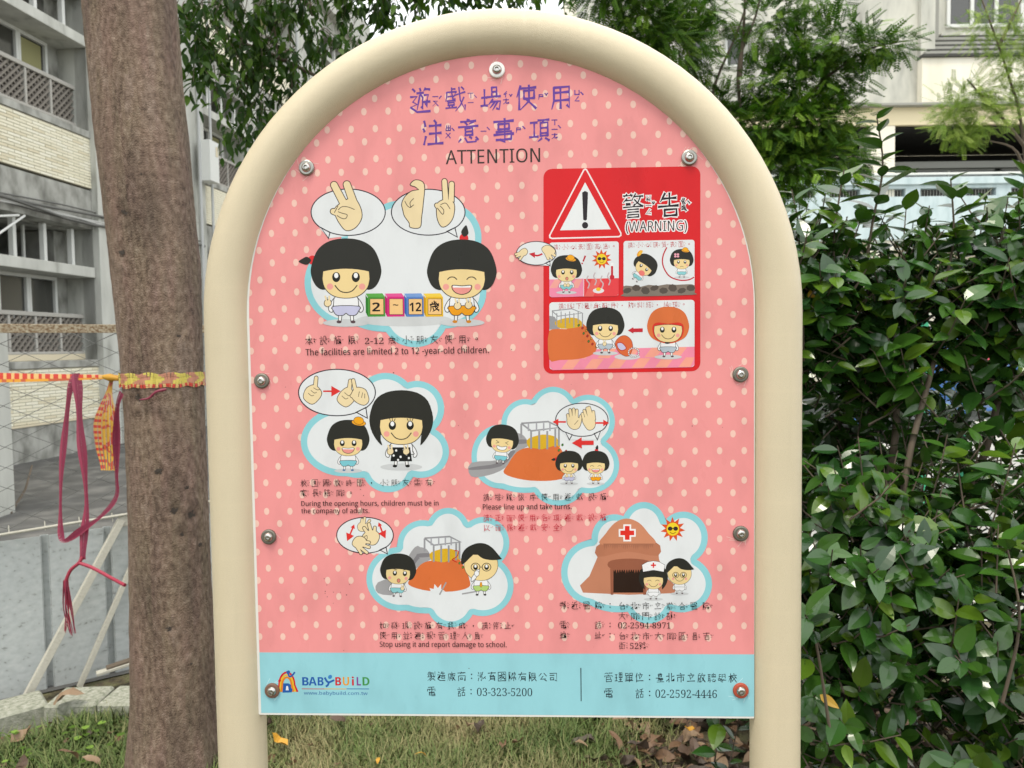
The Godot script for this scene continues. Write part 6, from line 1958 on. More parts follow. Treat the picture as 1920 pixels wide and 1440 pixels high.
	var clumps := [[-1.52, 2.99, -2.61, 5], [-1.43, 3.04, -2.81, 7], [-1.31, 3.16, -3.03, 7], [-1.21, 3.2, -3.23, 6], [-1.06, 3.12, -3.34, 4], [-1.5, 2.84, -2.7, 6], [-1.49, 2.7, -2.69, 4], [-1.45, 2.98, -3.01, 6], [-1.43, 2.8, -3.0, 5], [-1.45, 2.64, -2.99, 4], [-1.46, 2.53, -2.99, 3], [-1.42, 2.53, -3.19, 3], [-1.31, 2.75, -3.2, 3], [-1.19, 2.83, -3.22, 4], [-1.12, 3.03, -3.23, 4], [-1.25, 2.92, -3.02, 5], [-1.53, 2.86, -2.5, 4], [-1.49, 2.83, -2.9, 5], [-1.38, 3.22, -2.7, 6], [-1.1, 3.3, -3.0, 5],
		[-0.77, 3.13, -2.85, 5], [-0.64, 3.17, -2.86, 6], [-0.74, 3.1, -2.95, 3], [-0.86, 3.2, -2.85, 6], [-0.5, 3.22, -2.95, 7], [-0.37, 3.27, -3.07, 5], [-0.26, 3.31, -3.08, 5], [-0.2, 3.34, -3.2, 5], [-0.95, 3.2, -3.1, 4], [-0.1, 3.38, -3.29, 4], [0.06, 3.46, -3.5, 3], [0.16, 3.5, -3.61, 3], [-0.9, 3.3, -2.9, 4], [-1.6, 3.3, -2.4, 5], [-0.3, 3.5, -2.9, 5]]
	for c: Array in clumps:
		for k in int(c[3] * 2.6):
			var p := Vector3(c[0], c[1] + 0.1, c[2]) + Vector3(rng.randf_range(-0.1, 0.1), rng.randf_range(-0.05, 0.08), rng.randf_range(-0.12, 0.12))
			var d := Vector3(rng.randf_range(-0.5, 0.5), rng.randf_range(-0.9, -0.1), rng.randf_range(-0.4, 0.5)).normalized() * rng.randf_range(0.14, 0.22)
			var path := [p, p + d * 0.5 + Vector3.UP * 0.02, p + d + Vector3.DOWN * 0.03]
			leafy_twig(leaves, path, 7, 0.066, rng, 0.75, 0.45, 0.1)
			if k % 2 == 0:
				branch("twig", t, [p - d * 0.3, p, path[2]], 0.003, 0.0012, M.twig, 4)
	hang_leaves(t, leaves, [leaf_mesh(0.2, 0.18, 0.25), leaf_mesh(0.23, 0.3, 0.15, 0.8), leaf_mesh(0.18, 0.1, 0.4, 0.7)], [M.crown_0, M.crown_1, M.crown_2], 300, rng)

	# feathery tree behind the arch, right
	frond_tree("feathery_tree", "dark green feathery tree reaching over the right shoulder of the arch", Vector3(1.75, 0, -5.9), 88,
		[[0.55, 4.25, -5.2, 0.2, 22], [0.78, 4.1, -5.25, 0.2, 26], [1.0, 3.95, -5.35, 0.2, 26], [1.2, 3.95, -5.68, 0.3, 60], [1.05, 4.3, -5.7, 0.3, 50], [1.36, 4.3, -5.7, 0.2, 26], [1.97, 4.15, -5.75, 0.22, 26], [2.24, 3.98, -5.73, 0.24, 34], [2.48, 3.86, -5.43, 0.2, 26], [2.66, 3.78, -5.3, 0.13, 14], [2.82, 3.76, -5.25, 0.09, 8], [1.98, 3.62, -5.7, 0.2, 26], [2.22, 3.62, -5.6, 0.24, 40], [2.46, 3.6, -5.52, 0.16, 20], [1.93, 3.2, -5.6, 0.22, 40], [2.18, 3.28, -5.5, 0.24, 50], [2.42, 3.28, -5.5, 0.17, 26], [2.2, 2.95, -5.55, 0.22, 40], [2.5, 2.98, -5.58, 0.17, 20], [2.0, 2.86, -5.66, 0.22, 34], [2.74, 3.02, -5.7, 0.12, 8], [1.62, 3.5, -5.85, 0.16, 20], [1.72, 3.3, -5.8, 0.18, 26], [1.5, 3.4, -5.7, 0.15, 16], [0.7, 4.35, -5.3, 0.3, 40], [2.3, 4.35, -5.7, 0.22, 20]],
		[Color(0.05, 0.125, 0.01), Color(0.085, 0.185, 0.012), Color(0.028, 0.07, 0.01), Color(0.14, 0.24, 0.02)],
		[[Vector3(1.75, 1.8, -5.9), Vector3(1.55, 3.0, -5.8), Vector3(1.5, 3.55, -5.7), Vector3(1.72, 4.1, -5.72), Vector3(1.85, 4.5, -5.75)], [Vector3(1.72, 2.2, -5.9), Vector3(1.75, 3.2, -5.75), Vector3(1.72, 3.8, -5.7), Vector3(1.86, 4.2, -5.7), Vector3(1.95, 4.6, -5.7)], [Vector3(1.73, 3.7, -5.7), Vector3(1.76, 4.1, -5.7), Vector3(1.78, 4.5, -5.7)], [Vector3(1.8, 2.4, -5.85), Vector3(2.2, 3.4, -5.6), Vector3(2.6, 3.75, -5.4), Vector3(2.85, 3.8, -5.3)], [Vector3(1.45, 3.4, -5.72), Vector3(1.3, 3.9, -5.7), Vector3(1.1, 4.3, -5.7)]])
	frond_tree("light_tree", "slender yellow green feathery tree in front of the cream block, far right", Vector3(5.35, 0, -7.6), 89,
		[[4.5, 3.98, -7.33, 0.17, 26], [4.3, 3.84, -7.31, 0.15, 26], [4.28, 3.68, -7.31, 0.12, 18], [4.6, 3.76, -7.32, 0.2, 34], [4.68, 4.06, -7.34, 0.14, 16], [4.86, 3.98, -7.34, 0.14, 14], [4.92, 4.5, -7.38, 0.16, 24], [5.0, 4.2, -7.36, 0.14, 16], [4.98, 4.72, -7.39, 0.16, 18], [4.58, 4.66, -7.37, 0.12, 12], [4.68, 4.8, -7.38, 0.15, 12], [4.44, 3.58, -7.3, 0.12, 12], [5.15, 3.9, -7.4, 0.2, 20], [5.4, 4.6, -7.5, 0.3, 40]],
		[Color(0.17, 0.26, 0.035), Color(0.25, 0.34, 0.05), Color(0.11, 0.19, 0.025), Color(0.32, 0.4, 0.1)],
		[[Vector3(5.35, 0, -7.6), Vector3(5.25, 2.2, -7.5), Vector3(5.08, 3.6, -7.4), Vector3(4.9, 4.2, -7.36), Vector3(4.72, 4.75, -7.38), Vector3(4.6, 5.1, -7.4)], [Vector3(5.12, 3.45, -7.4), Vector3(4.85, 3.75, -7.35), Vector3(4.6, 4.0, -7.32), Vector3(4.45, 4.15, -7.3)], [Vector3(5.2, 2.9, -7.45), Vector3(5.0, 3.4, -7.35), Vector3(4.7, 3.52, -7.32)], [Vector3(4.8, 4.5, -7.36), Vector3(4.95, 4.8, -7.38), Vector3(5.05, 5.0, -7.4)]], 0.026, 5.0)

func frond_tree(called: String, label: String, at: Vector3, seed_: int, clumps: Array, hues: Array, limbs: Array, broad := 0.042, dense := 8.0) -> void:
	var rng := RandomNumberGenerator.new()
	rng.seed = seed_
	var t := thing(called, label, "tree")
	branch("trunk", t, [at, at + Vector3(0.02, 1.2, 0), (limbs[0][1] as Vector3)], 0.07, 0.035, M.bark, 10)
	for l: Array in limbs:
		branch("limb", t, l, 0.02, 0.006, M.twig, 6)
	# a frond: a thin stalk with paired leaflets
	var f := Form.new()
	for k in 8:
		var y := 0.12 + 0.1 * k
		for s in [-1.0, 1.0]:
			var a := Vector3(s * 0.005, y, -0.1 * y * y)
			var d := Vector3(s * 0.85, 0.5, -0.12).normalized() * (0.19 - 0.008 * k)
			var w := Vector3(-d.y, d.x, 0).normalized() * broad
			var up := Vector3(s * 0.15, 0.1, 1).normalized()
			f.tri(a, a + d * 0.28 + w * 0.9, a + d * 0.28 - w * 0.9, up, up, up)
			f.quad(a + d * 0.28 + w * 0.9, a + d * 0.62 + w * 0.75, a + d * 0.62 - w * 0.75, a + d * 0.28 - w * 0.9, up)
			f.tri(a + d * 0.62 + w * 0.75, a + d, a + d * 0.62 - w * 0.75, up, up, up)
	f.quad(Vector3(-0.006, 0, 0), Vector3(0.006, 0, 0), Vector3(0.003, 0.95, -0.09), Vector3(-0.003, 0.95, -0.09), Vector3.BACK)
	var frond := f.mesh()
	var places := []
	var colors := []
	for c: Array in clumps:
		var middle := Vector3(c[0], c[1], c[2])
		for k in int(c[4] * dense):
			var off := Vector3(rng.randfn(), rng.randfn() * 0.8, rng.randfn()) * float(c[3]) * 0.58
			var along := (off.normalized() * 0.7 + Vector3(rng.randf_range(-0.6, 0.6), rng.randf_range(-0.7, 0.3), rng.randf_range(-0.4, 0.7))).normalized()
			var up := Vector3(rng.randf_range(-0.6, 0.6), 0.8, rng.randf_range(-0.2, 0.9))
			places.append(facing(middle + off, along, up, rng.randf_range(0.13, 0.21)))
			colors.append((hues[rng.randi() % hues.size()] as Color).lerp(hues[rng.randi() % hues.size()], rng.randf()))
	swarm("crown", frond, M.frond, places, t, colors)

# ---------------------------------------------------------------- hedges
func camellia(label: String, seed_: int, base: Vector3, lumps: Array, shoots: Array, size: float, singles: int, stems: Array) -> void:
	var rng := RandomNumberGenerator.new()
	rng.seed = seed_
	var t := thing("camellia_shrub", label, "shrub", Vector3.ZERO, 0.0, "glossy camellia shrubs of the hedge")
	for s: Array in stems:
		branch("stem", t, s, 0.016, 0.006, M.twig, 7)
	var leaves := []
	var twigs := Form.new()
	for l: Array in lumps:
		# an upright ellipsoid: middle, half sizes, number of twigs
		var middle := Vector3(l[0], l[1], l[2])
		var half := Vector3(l[3], l[4], l[5])
		for k in int(l[6]):
			var u := Vector3(rng.randfn(), rng.randfn(), rng.randfn()).normalized()
			var depth := pow(rng.randf(), 0.45)
			var tip := middle + u * half * depth
			if tip.y < 0.1:
				continue
			var d := (u * Vector3(1, 0.5, 1) * 0.8 + Vector3.UP * rng.randf_range(0.2, 0.9) + Vector3(rng.randf_range(-0.4, 0.4), 0, rng.randf_range(-0.4, 0.4))).normalized()
			var long := rng.randf_range(0.13, 0.24)
			var path := [tip - d * long, tip - d * long * 0.45 + Vector3(0, -0.012, 0), tip]
			leafy_twig(leaves, path, 7, size, rng, 0.85, 0.3, 0.12, (Vector3(u.x, 0.2, u.z) + Vector3(0, 0, 0.6)) * (1.3 - 0.75 * smoothstep(1.0, 1.6, tip.y)))
			twigs.tube(path, [0.0026, 0.002, 0.0014], 4, false)
	for s: Array in shoots:
		var path := curve_of(s[0], 4)
		leafy_twig(leaves, path, int(s[1] * 1.5), size * 1.15, rng, 1.1, 0.1, s[2])
		var radii := []
		for q in path.size():
			radii.append(lerpf(0.004, 0.0018, float(q) / (path.size() - 1)))
		twigs.tube(path, radii, 5, false)
	obj("twigs", twigs.mesh(), M.twig, t).set_meta("kind", "stuff")
	hang_leaves(t, leaves, [leaf_mesh(0.265, 0.14, 0.22), leaf_mesh(0.29, 0.26, 0.12, 0.82), leaf_mesh(0.24, 0.06, 0.34, 0.78), leaf_mesh(0.27, -0.1, 0.28, 0.8, 6, 0.3)], [M.camellia_0, M.camellia_1, M.camellia_2, M.camellia_0, M.camellia_1, M.camellia_3], singles, rng)
	# a few young and a few yellowing leaves
	for k in 14:
		var x: Transform3D = leaves[rng.randi() % leaves.size()]
		var v := x.origin - EYE
		if v.length() > 2.1:
			continue
		var o := obj("leaf", leaf_mesh(0.22, 0.12, 0.2), M.leaf_young if k % 4 else M.leaf_yellow, t)
		o.transform = x.translated(Vector3(0.004, 0.012, 0.02))

func build_hedges() -> void:
	camellia("glossy dark camellia shrub close behind the board's right leg, reaching below the frame", 201, Vector3(0.75, 0, -0.7),
		[[0.78, 0.75, -0.86, 0.3, 0.52, 0.26, 150], [1.12, 0.62, -0.8, 0.34, 0.46, 0.26, 150], [0.98, 1.0, -0.92, 0.4, 0.3, 0.28, 130], [1.35, 0.9, -0.95, 0.3, 0.5, 0.3, 90], [0.6, 0.85, -1.05, 0.2, 0.45, 0.25, 60]],
		[[[Vector3(0.66, 0.6, -0.62), Vector3(0.62, 0.82, -0.6), Vector3(0.58, 0.9, -0.55)], 6, 0.5], [[Vector3(1.0, 0.7, -0.6), Vector3(1.02, 0.88, -0.58), Vector3(1.0, 1.04, -0.6)], 7, 0.4]], 0.067, 300,
		[[Vector3(0.8, 0, -0.9), Vector3(0.78, 0.5, -0.9), Vector3(0.85, 1.1, -0.92)], [Vector3(0.95, 0, -0.92), Vector3(1.02, 0.5, -0.9), Vector3(0.95, 1.0, -0.95), Vector3(1.05, 1.4, -1.0)], [Vector3(0.88, 0, -0.95), Vector3(1.2, 0.6, -0.95), Vector3(1.35, 1.1, -0.95)]])
	camellia("taller camellia shrub with shiny upper leaves and a long bare shoot, right of the arch", 202, Vector3(0.9, 0, -1.2),
		[[0.74, 1.6, -1.05, 0.2, 0.26, 0.24, 130], [0.98, 1.56, -1.12, 0.26, 0.28, 0.26, 160], [1.26, 1.6, -1.1, 0.26, 0.3, 0.28, 140], [0.66, 1.3, -1.1, 0.18, 0.25, 0.2, 36], [1.1, 1.25, -1.3, 0.5, 0.2, 0.2, 50], [1.5, 1.3, -1.2, 0.3, 0.4, 0.3, 60], [0.95, 1.15, -1.5, 0.6, 0.35, 0.18, 190]],
		[[[Vector3(0.87, 1.6, -1.0), Vector3(0.885, 1.75, -0.98), Vector3(0.9, 1.88, -0.96), Vector3(0.88, 2.0, -0.95)], 13, 0.35], [[Vector3(0.8, 1.6, -1.0), Vector3(0.79, 1.72, -0.98), Vector3(0.81, 1.88, -0.97)], 9, 0.2], [[Vector3(1.1, 1.6, -1.05), Vector3(1.12, 1.72, -1.05), Vector3(1.115, 1.87, -1.06)], 6, 0.45], [[Vector3(1.2, 1.6, -1.05), Vector3(1.27, 1.75, -1.05), Vector3(1.33, 1.86, -1.06)], 8, 0.3], [[Vector3(1.4, 1.55, -1.05), Vector3(1.38, 1.7, -1.05), Vector3(1.42, 1.84, -1.06)], 8, 0.3], [[Vector3(0.7, 1.6, -1.0), Vector3(0.68, 1.7, -1.0), Vector3(0.63, 1.78, -1.0)], 8, 0.2]], 0.07, 300,
		[[Vector3(0.9, 0, -1.15), Vector3(0.92, 0.7, -1.12), Vector3(1.0, 1.2, -1.1), Vector3(0.95, 1.6, -1.05)], [Vector3(1.1, 0, -1.2), Vector3(1.12, 0.7, -1.15), Vector3(1.25, 1.2, -1.1), Vector3(1.3, 1.6, -1.1)]])
	camellia("shaded camellia shrub low behind the board above the leaf litter", 203, Vector3(0.4, 0, -2.3),
		[[0.35, 0.5, -2.35, 0.5, 0.45, 0.3, 90], [-0.2, 0.45, -2.6, 0.4, 0.4, 0.3, 60], [0.9, 0.6, -2.0, 0.4, 0.55, 0.35, 90], [1.5, 0.7, -1.9, 0.4, 0.6, 0.35, 70], [0.1, 0.24, -2.2, 0.35, 0.2, 0.16, 70], [0.6, 0.26, -2.1, 0.4, 0.22, 0.16, 90]],
		[], 0.075, 40, [[Vector3(0.4, 0, -2.3), Vector3(0.38, 0.4, -2.3), Vector3(0.3, 0.8, -2.35)], [Vector3(0.62, 0, -2.05), Vector3(0.66, 0.4, -2.1), Vector3(0.8, 0.8, -2.05)]])

# ---------------------------------------------------------------- tape and rope round the tree
# a flat band along a path, twisting as it goes; «pattern» gives the colour at (length, across)
func band(path: Array, widths: Array, normals: Array, hue: Callable, rows := 6) -> ArrayMesh:
	var f := Form.new()
	var n := path.size()
	var along := 0.0
	for k in n - 1:
		var p: Vector3 = path[k]
		var q: Vector3 = path[k + 1]
		var d := (q - p).normalized()
		var np: Vector3 = (normals[k] as Vector3).slide(d).normalized()
		var nq: Vector3 = (normals[k + 1] as Vector3).slide(d).normalized()
		var sp := d.cross(np)
		var sq := d.cross(nq)
		for r in rows:
			var a := float(r) / rows - 0.5
			var b := float(r + 1) / rows - 0.5
			var fold := 0.0016 * sin(r * 40.0 / rows)
			f.hue = hue.call(along, (a + b) * 0.5)
			f.quad(p + sp * a * float(widths[k]) + np * fold, p + sp * b * float(widths[k]) - np * fold, q + sq * b * float(widths[k + 1]) - nq * fold, q + sq * a * float(widths[k + 1]) + nq * fold, (np + nq).normalized())
		along += p.distance_to(q)
	return f.mesh()

func build_tapes() -> void:
	var warn := Color(0.72, 0.42, 0.06)
	var bars := Color(0.62, 0.06, 0.04)
	var faded := Color(0.55, 0.3, 0.16)
	var blotch := FastNoiseLite.new()
	blotch.seed = 3
	blotch.frequency = 22.0
	# taut length, folded narrow, from beyond the left edge to the knot at the trunk
	var striped := func(l: float, a: float) -> Color:
		if a < 0.1:
			return bars if fmod(l, 0.034) < 0.019 else Color(0.78, 0.5, 0.2)
		return Color(0.75, 0.36, 0.04) if blotch.get_noise_2d(l, 3.0) < 0.25 else Color(0.55, 0.13, 0.05)
	var path := []
	var widths := []
	var normals := []
	for k in 201:
		var t := k / 200.0
		path.append(Vector3(-2.75, 1.392, -1.83).lerp(Vector3(-1.385, 1.366, -1.545), t) + Vector3.DOWN * 0.012 * sin(PI * t))
		widths.append(lerpf(0.058, 0.012, pow(t, 1.5)))
		normals.append(Vector3(0.15, 0.05, 1))
	var o := obj("barrier_tape", band(path, widths, normals, striped), M.tape)
	tag(o, "taut yellow tape with red bars running from the left edge to the trunk", "barrier tape")
	# turns round the trunk
	var patched := func(l: float, a: float) -> Color:
		if a > 0.3:
			return bars if fmod(l, 0.016) < 0.009 else Color(0.7, 0.45, 0.18)
		return Color(0.6, 0.5, 0.1) if fmod(l + 0.01 * sin(a * 9.0), 0.085) < 0.045 else Color(0.5, 0.22, 0.14)
	path = []
	widths = []
	normals = []
	for k in 57:
		var a := -1.75 + 3.6 * k / 56.0
		var d := Vector3(sin(a), 0, cos(a))
		path.append(Vector3(-1.239, 1.356 + 0.002 * sin(k * 0.9), -1.558) + d * (0.1345 + 0.0015 * sin(k * 2.1)))
		widths.append(0.046 + 0.004 * sin(k * 0.7))
		normals.append(d)
	o = obj("barrier_tape", band(path, widths, normals, patched, 8), M.tape)
	tag(o, "faded yellow and red tape wound round the tree trunk", "barrier tape")
	# knot and hanging end
	var dotted := func(l: float, a: float) -> Color:
		if a > 0.2 and l > 0.06:
			return bars if fmod(l, 0.02) < 0.011 else Color(0.72, 0.42, 0.12)
		return Color(0.72, 0.42, 0.06) if blotch.get_noise_2d(l * 1.3, a * 0.08) < 0.12 else Color(0.6, 0.1, 0.05)
	path = []
	widths = []
	normals = []
	for k in 161:
		var t := k / 160.0
		path.append(Vector3(-1.402 - 0.03 * sin(t * 1.6), 1.362 - 0.315 * t, -1.53 + 0.01 * sin(t * 5.0)))
		widths.append(0.014 + 0.07 * smoothstep(0.05, 0.55, t) - 0.022 * smoothstep(0.75, 1.0, t))
		normals.append(Vector3(0.25 * sin(t * 4.0), 0.05, 1))
	o = obj("barrier_tape", band(path, widths, normals, dotted, 34), M.tape)
	tag(o, "loose end of yellow and red tape hanging beside the trunk", "barrier tape")
	var f := Form.new()
	f.tube([Vector3(-1.43, 1.367, -1.53), Vector3(-1.405, 1.365, -1.522), Vector3(-1.375, 1.36, -1.525)], [0.007, 0.013, 0.008], 10)
	tag(obj("tape_knot", f.mesh(), M.dry_4), "small yellow knot in the tape at the trunk's left side", "knot")
	# crimson plastic ribbon: a loop over the tape, and a strand from the trunk
	var crimson := func(l: float, a: float) -> Color: return Color(0.21, 0.022, 0.055) if a < 0.15 else Color(0.3, 0.045, 0.09)
	var ribbons := [
		[[Vector3(-1.555, 1.375, -1.585), Vector3(-1.575, 1.33, -1.575), Vector3(-1.595, 1.2, -1.572), Vector3(-1.615, 1.05, -1.57), Vector3(-1.622, 0.9, -1.565), Vector3(-1.62, 0.815, -1.56), Vector3(-1.6, 0.802, -1.555), Vector3(-1.54, 0.84, -1.55), Vector3(-1.46, 0.89, -1.53), Vector3(-1.385, 0.962, -1.5), Vector3(-1.375, 1.04, -1.49), Vector3(-1.36, 1.16, -1.47), Vector3(-1.335, 1.27, -1.44), Vector3(-1.31, 1.318, -1.425)], 0.022, "long loop of crimson plastic ribbon hung over the tape and tied to the trunk"],
		[[Vector3(-1.556, 1.378, -1.578), Vector3(-1.548, 1.3, -1.575), Vector3(-1.545, 1.18, -1.572), Vector3(-1.535, 1.05, -1.57), Vector3(-1.53, 0.92, -1.568), Vector3(-1.54, 0.82, -1.562), Vector3(-1.545, 0.735, -1.555)], 0.03, "straight crimson ribbon hanging down from the tape in front of the mesh"]]
	for r: Array in ribbons:
		var points := curve_of(r[0], 5)
		widths = []
		normals = []
		for k in points.size():
			widths.append(float(r[1]) * (0.85 + 0.25 * sin(k * 0.6)))
			normals.append(Vector3(0.5 * sin(k * 0.25), 0.2, 1))
		o = obj("plastic_ribbon", band(points, widths, normals, crimson, 4), M.tape)
		tag(o, r[2], "ribbon")
	# rope with a frayed tassel low beside the trunk
	var tassel := thing("frayed_rope", "crimson rope with a frayed tassel tied low round the trunk", "rope")
	f = Form.new()
	f.tube(curve_of([Vector3(-1.555, 0.725, -1.55), Vector3(-1.5, 0.71, -1.54), Vector3(-1.42, 0.685, -1.51), Vector3(-1.35, 0.672, -1.47)], 4), [0.006], 7)
	f.tube(curve_of([Vector3(-1.545, 0.745, -1.555), Vector3(-1.555, 0.725, -1.55), Vector3(-1.585, 0.7, -1.55), Vector3(-1.605, 0.66, -1.55)], 4), [0.006], 7)
	obj("rope", f.mesh(), M.rope_red, tassel)
	var rng := RandomNumberGenerator.new()
	rng.seed = 31
	for k in 12:
		var a := Vector3(-1.605 + rng.randf_range(-0.004, 0.004), 0.665, -1.55 + rng.randf_range(-0.006, 0.006))
		var b := a + Vector3(rng.randf_range(-0.014, 0.012), -0.1, rng.randf_range(-0.01, 0.01))
		var c := b + Vector3(rng.randf_range(-0.02, 0.03), rng.randf_range(-0.1, -0.06), rng.randf_range(-0.01, 0.01))
		f = Form.new()
		f.tube(curve_of([a, b, c], 4), [0.0032, 0.003, 0.0024, 0.002, 0.0018, 0.0016, 0.0014, 0.0014, 0.001], 5)
		obj("strand", f.mesh(), M.rope_red if k % 3 else M.rope, tassel)
	f = Form.new()
	f.tube(curve_of([Vector3(-1.16, 1.328, -1.42), Vector3(-1.19, 1.32, -1.412), Vector3(-1.215, 1.3, -1.412), Vector3(-1.245, 1.296, -1.41)], 4), [0.004, 0.005, 0.006, 0.005, 0.005, 0.004, 0.005, 0.004, 0.004, 0.003, 0.003, 0.002, 0.001], 6)
	tag(obj("ribbon_end", f.mesh(), M.rope), "short crimson ribbon end sticking out from the tape on the trunk", "ribbon")

# ---------------------------------------------------------------- fallen leaves and weeds
func dry_leaf(curl: float, cup: float, wide: float) -> ArrayMesh:
	var f := Form.new()
	var steps := 6
	var mid := []
	var left := []
	var right := []
	for k in steps + 1:
		var t := float(k) / steps
		var w := wide * pow(sin(PI * pow(t, 0.8)), 0.8)
		var c := Vector3(0, t, curl * sin(t * 3.3) * 0.25)
		mid.append(c)
		left.append(c + Vector3(-w * 0.9, 0, cup * w * (0.7 + 0.6 * sin(t * 7.0))))
		right.append(c + Vector3(w * 0.9, 0, cup * w * (0.8 + 0.5 * cos(t * 6.0))))
	for k in steps:
		for s in 2:
			var a: Vector3 = mid[k]
			var b: Vector3 = (left if s == 0 else right)[k]
			var d: Vector3 = (left if s == 0 else right)[k + 1]
			var e: Vector3 = mid[k + 1]
			var n := (d - a).cross(b - e)
			n = (n if n.z > 0 else -n).normalized()
			f.quad(a, b, d, e, n)
	return f.mesh()

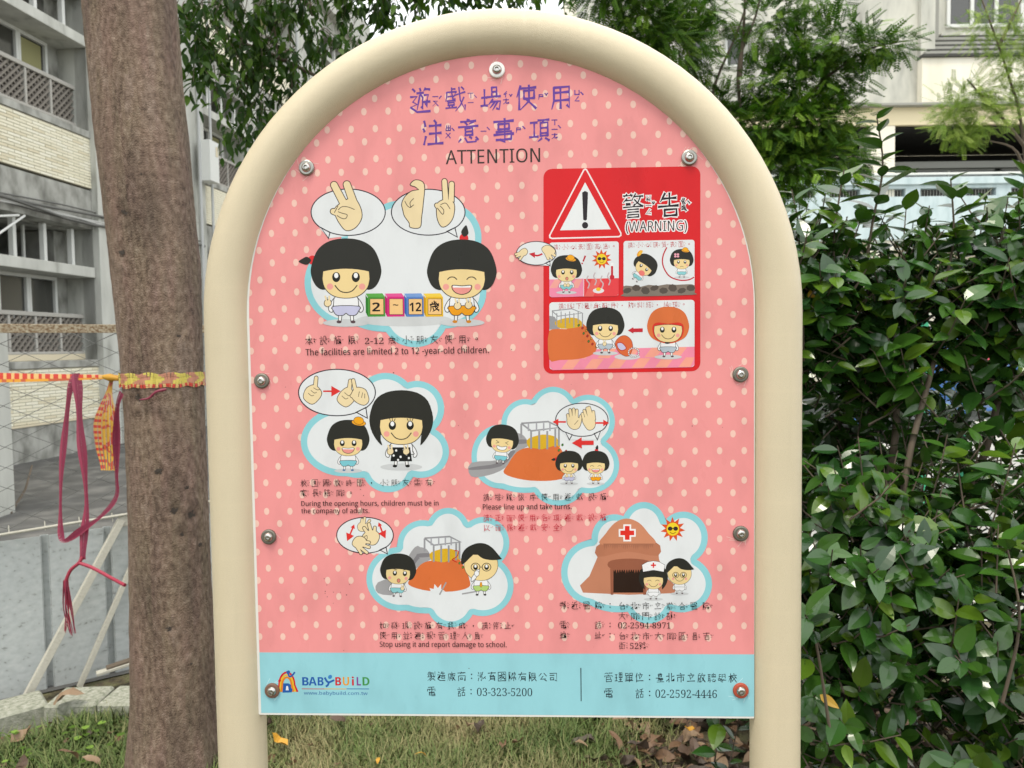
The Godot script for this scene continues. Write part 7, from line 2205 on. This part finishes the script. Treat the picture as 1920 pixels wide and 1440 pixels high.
func build_litter() -> void:
	var rng := RandomNumberGenerator.new()
	rng.seed = 613
	var shapes := [dry_leaf(0.5, 0.6, 0.26), dry_leaf(-0.7, 0.9, 0.3), dry_leaf(0.9, 0.3, 0.23), dry_leaf(0.2, 1.1, 0.28)]
	# thick litter under the hedge
	for v in 4:
		var places := []
		for k in 330:
			var z := rng.randf_range(-2.3, -0.9)
			var x := rng.randf_range(0.1, 1.7)
			if x < 0.3 + 0.35 * rng.randf() + (z + 2.1) * -0.35:
				continue
			var turn := Basis(Vector3.UP, rng.randf() * TAU) * Basis(Vector3.RIGHT, -PI * 0.5 + rng.randf_range(-0.5, 0.5)) * Basis(Vector3.UP, rng.randf_range(-0.7, 0.7))
			places.append(Transform3D(turn.scaled(Vector3.ONE * rng.randf_range(0.05, 0.1)), Vector3(x, rng.randf_range(0.006, 0.045), z)))
		var o := swarm("leaf_litter", shapes[v], M["dry_%d" % v], places)
		tag(o, ["brown dead leaves heaped under the hedge", "dark brown curled dead leaves heaped under the hedge", "pale tan dead leaves heaped under the hedge", "blackened dead leaves heaped under the hedge"][v], "leaf litter")
	var bits := []
	for k in 130:
		var x := rng.randf_range(-2.2, 0.5)
		var z := rng.randf_range(-1.85, -1.25)
		var turn := Basis(Vector3.UP, rng.randf() * TAU) * Basis(Vector3.RIGHT, -PI * 0.5 + rng.randf_range(-0.6, 0.6)) * Basis(Vector3.UP, rng.randf_range(-0.7, 0.7))
		bits.append(Transform3D(turn.scaled(Vector3.ONE * rng.randf_range(0.015, 0.05)), Vector3(x, rng.randf_range(0.01, 0.05), z)))
	tag(swarm("leaf_litter", shapes[1], M.dry_0, bits), "small crumbs of dead leaf scattered through the grass", "leaf litter")
	# leaves lying singly on the grass
	var spots := [[-1.88, 0.05, -1.62, 2, 0.09], [-1.55, 0.05, -1.5, 0, 0.085], [-1.46, 0.05, -1.47, 2, 0.07], [-1.98, 0.04, -1.45, 0, 0.08], [-1.7, 0.05, -1.42, 1, 0.07], [-1.62, 0.05, -1.7, 3, 0.06], [-0.72, 0.06, -1.87, 4, 0.062], [-0.56, 0.06, -1.86, 2, 0.05], [-0.24, 0.06, -1.74, 2, 0.075], [-0.86, 0.06, -1.6, 4, 0.07], [-0.1, 0.06, -1.62, 0, 0.055], [-0.36, 0.05, -1.55, 4, 0.045], [0.14, 0.06, -1.62, 2, 0.06], [-0.7, 0.05, -1.78, 1, 0.07], [-0.2, 0.05, -1.72, 3, 0.07], [0.3, 0.05, -1.6, 0, 0.085], [0.36, 0.07, -1.72, 2, 0.1], [0.44, 0.07, -1.63, 0, 0.09], [0.5, 0.08, -1.84, 2, 0.09], [0.62, 0.08, -1.86, 1, 0.1], [0.58, 0.08, -1.7, 4, 0.05], [0.7, 0.08, -1.66, 2, 0.09], [0.74, 0.07, -1.58, 0, 0.08], [0.55, 0.06, -1.55, 1, 0.07], [-0.52, 0.05, -1.5, 4, 0.035], [-1.0, 0.05, -1.75, 1, 0.06]]
	var told := ["pale tan leaf on the grass below the kerb's bend",
		"reddish brown leaf in the grass left of the trunk's foot",
		"pale tan leaf closest to the trunk's left side at the frame's foot",
		"reddish brown leaf at the lower left corner of the lawn",
		"dark brown leaf on the grass at the lower left, near the frame's foot",
		"blackish leaf in the grass between kerb and trunk",
		"bright orange leaf high in the grass just under the board's left half",
		"pale tan leaf right of the bright orange one under the board",
		"pale tan curled leaf in the dry grass under the board's middle",
		"orange leaf beside the board's left leg",
		"reddish brown leaf right of the middle in the dry grass",
		"small orange leaf at the frame's foot under the board's middle",
		"pale tan leaf where the grass meets the leaf litter",
		"dark brown leaf tucked beneath the bright orange one",
		"blackish leaf under the pale curled one in the dry grass",
		"reddish brown leaf at the left rim of the leaf litter",
		"large pale tan leaf at the front of the leaf litter",
		"reddish brown leaf leaning on the large pale tan one",
		"pale tan leaf at the back of the litter in the hedge's shade",
		"dark brown pointed leaf standing up at the back of the litter",
		"small orange leaf in the middle of the brown litter",
		"pale tan leaf in the litter next to the board's right leg",
		"reddish brown leaf at the foot of the board's right leg",
		"dark brown leaf low in the litter at the frame's foot",
		"tiny orange leaf in the grass at the frame's foot",
		"dark brown leaf in the grass between trunk and board"]
	var place_number := 0
	for s: Array in spots:
		var o := obj("fallen_leaf", shapes[rng.randi() % 4], M["dry_%d" % s[3]])
		o.transform = Transform3D((Basis(Vector3.UP, rng.randf() * TAU) * Basis(Vector3.RIGHT, -PI * 0.5 + rng.randf_range(0.1, 0.7)) * Basis(Vector3.UP, rng.randf_range(-0.5, 0.5))).scaled(Vector3.ONE * float(s[4])), Vector3(s[0], s[1], s[2]))
		tag(o, told[place_number], "leaf", ["reddish brown leaves on the grass", "dark brown leaves on the grass", "pale tan leaves on the grass", "blackish leaves on the grass", "orange leaves on the grass"][s[3]])
		place_number += 1
	# the big curled leaf on the kerb
	var big := obj("curled_leaf", dry_leaf(1.2, -0.6, 0.3), M.dry_2)
	big.transform = Transform3D((Basis(Vector3.UP, -1.35) * Basis(Vector3.RIGHT, -1.25)).scaled(Vector3.ONE * 0.12), Vector3(-1.86, 0.09, -1.83))
	tag(big, "large curled dead leaf propped on the kerb's bend", "leaf")
	# broad weeds at the kerb and by the trunk
	var weed := leaf_mesh(0.42, 0.1, 0.1, 0.9, 5)
	for c: Array in [[-1.9, -1.68, 9, "low weed with round bright leaves at the kerb's bend"], [-1.66, -1.72, 10, "clover like weed between the kerb and the trunk"], [-1.45, -1.78, 8, "tall thin weed standing against the kerb left of the trunk"], [-1.75, -1.5, 9, "flat green weed in the grass at the lower left"], [-1.5, -1.56, 7, "small weed with pointed leaves next to the trunk's foot"]]:
		var w := thing("weed", c[3], "weed", Vector3(c[0], 0, c[1]))
		for k in int(c[2]):
			var a := rng.randf() * TAU
			var out := Vector3(cos(a), 0, sin(a))
			var h := rng.randf_range(0.03, 0.09)
			if k % 3 == 0 and c[3].begins_with("tall"):
				h += 0.06
			var tip := out * rng.randf_range(0.01, 0.07) + Vector3.UP * h
			branch("stalk", w, [Vector3.ZERO, tip * 0.5 + Vector3.UP * 0.015, tip], 0.0012, 0.0008, M.leaf_young, 4)
			var o := obj("leaf", weed, M.leaf_young if k % 2 else M.crown_1, w)
			o.transform = facing(tip, out + Vector3.UP * 0.1, Vector3.UP + out * 0.2, rng.randf_range(0.02, 0.035))
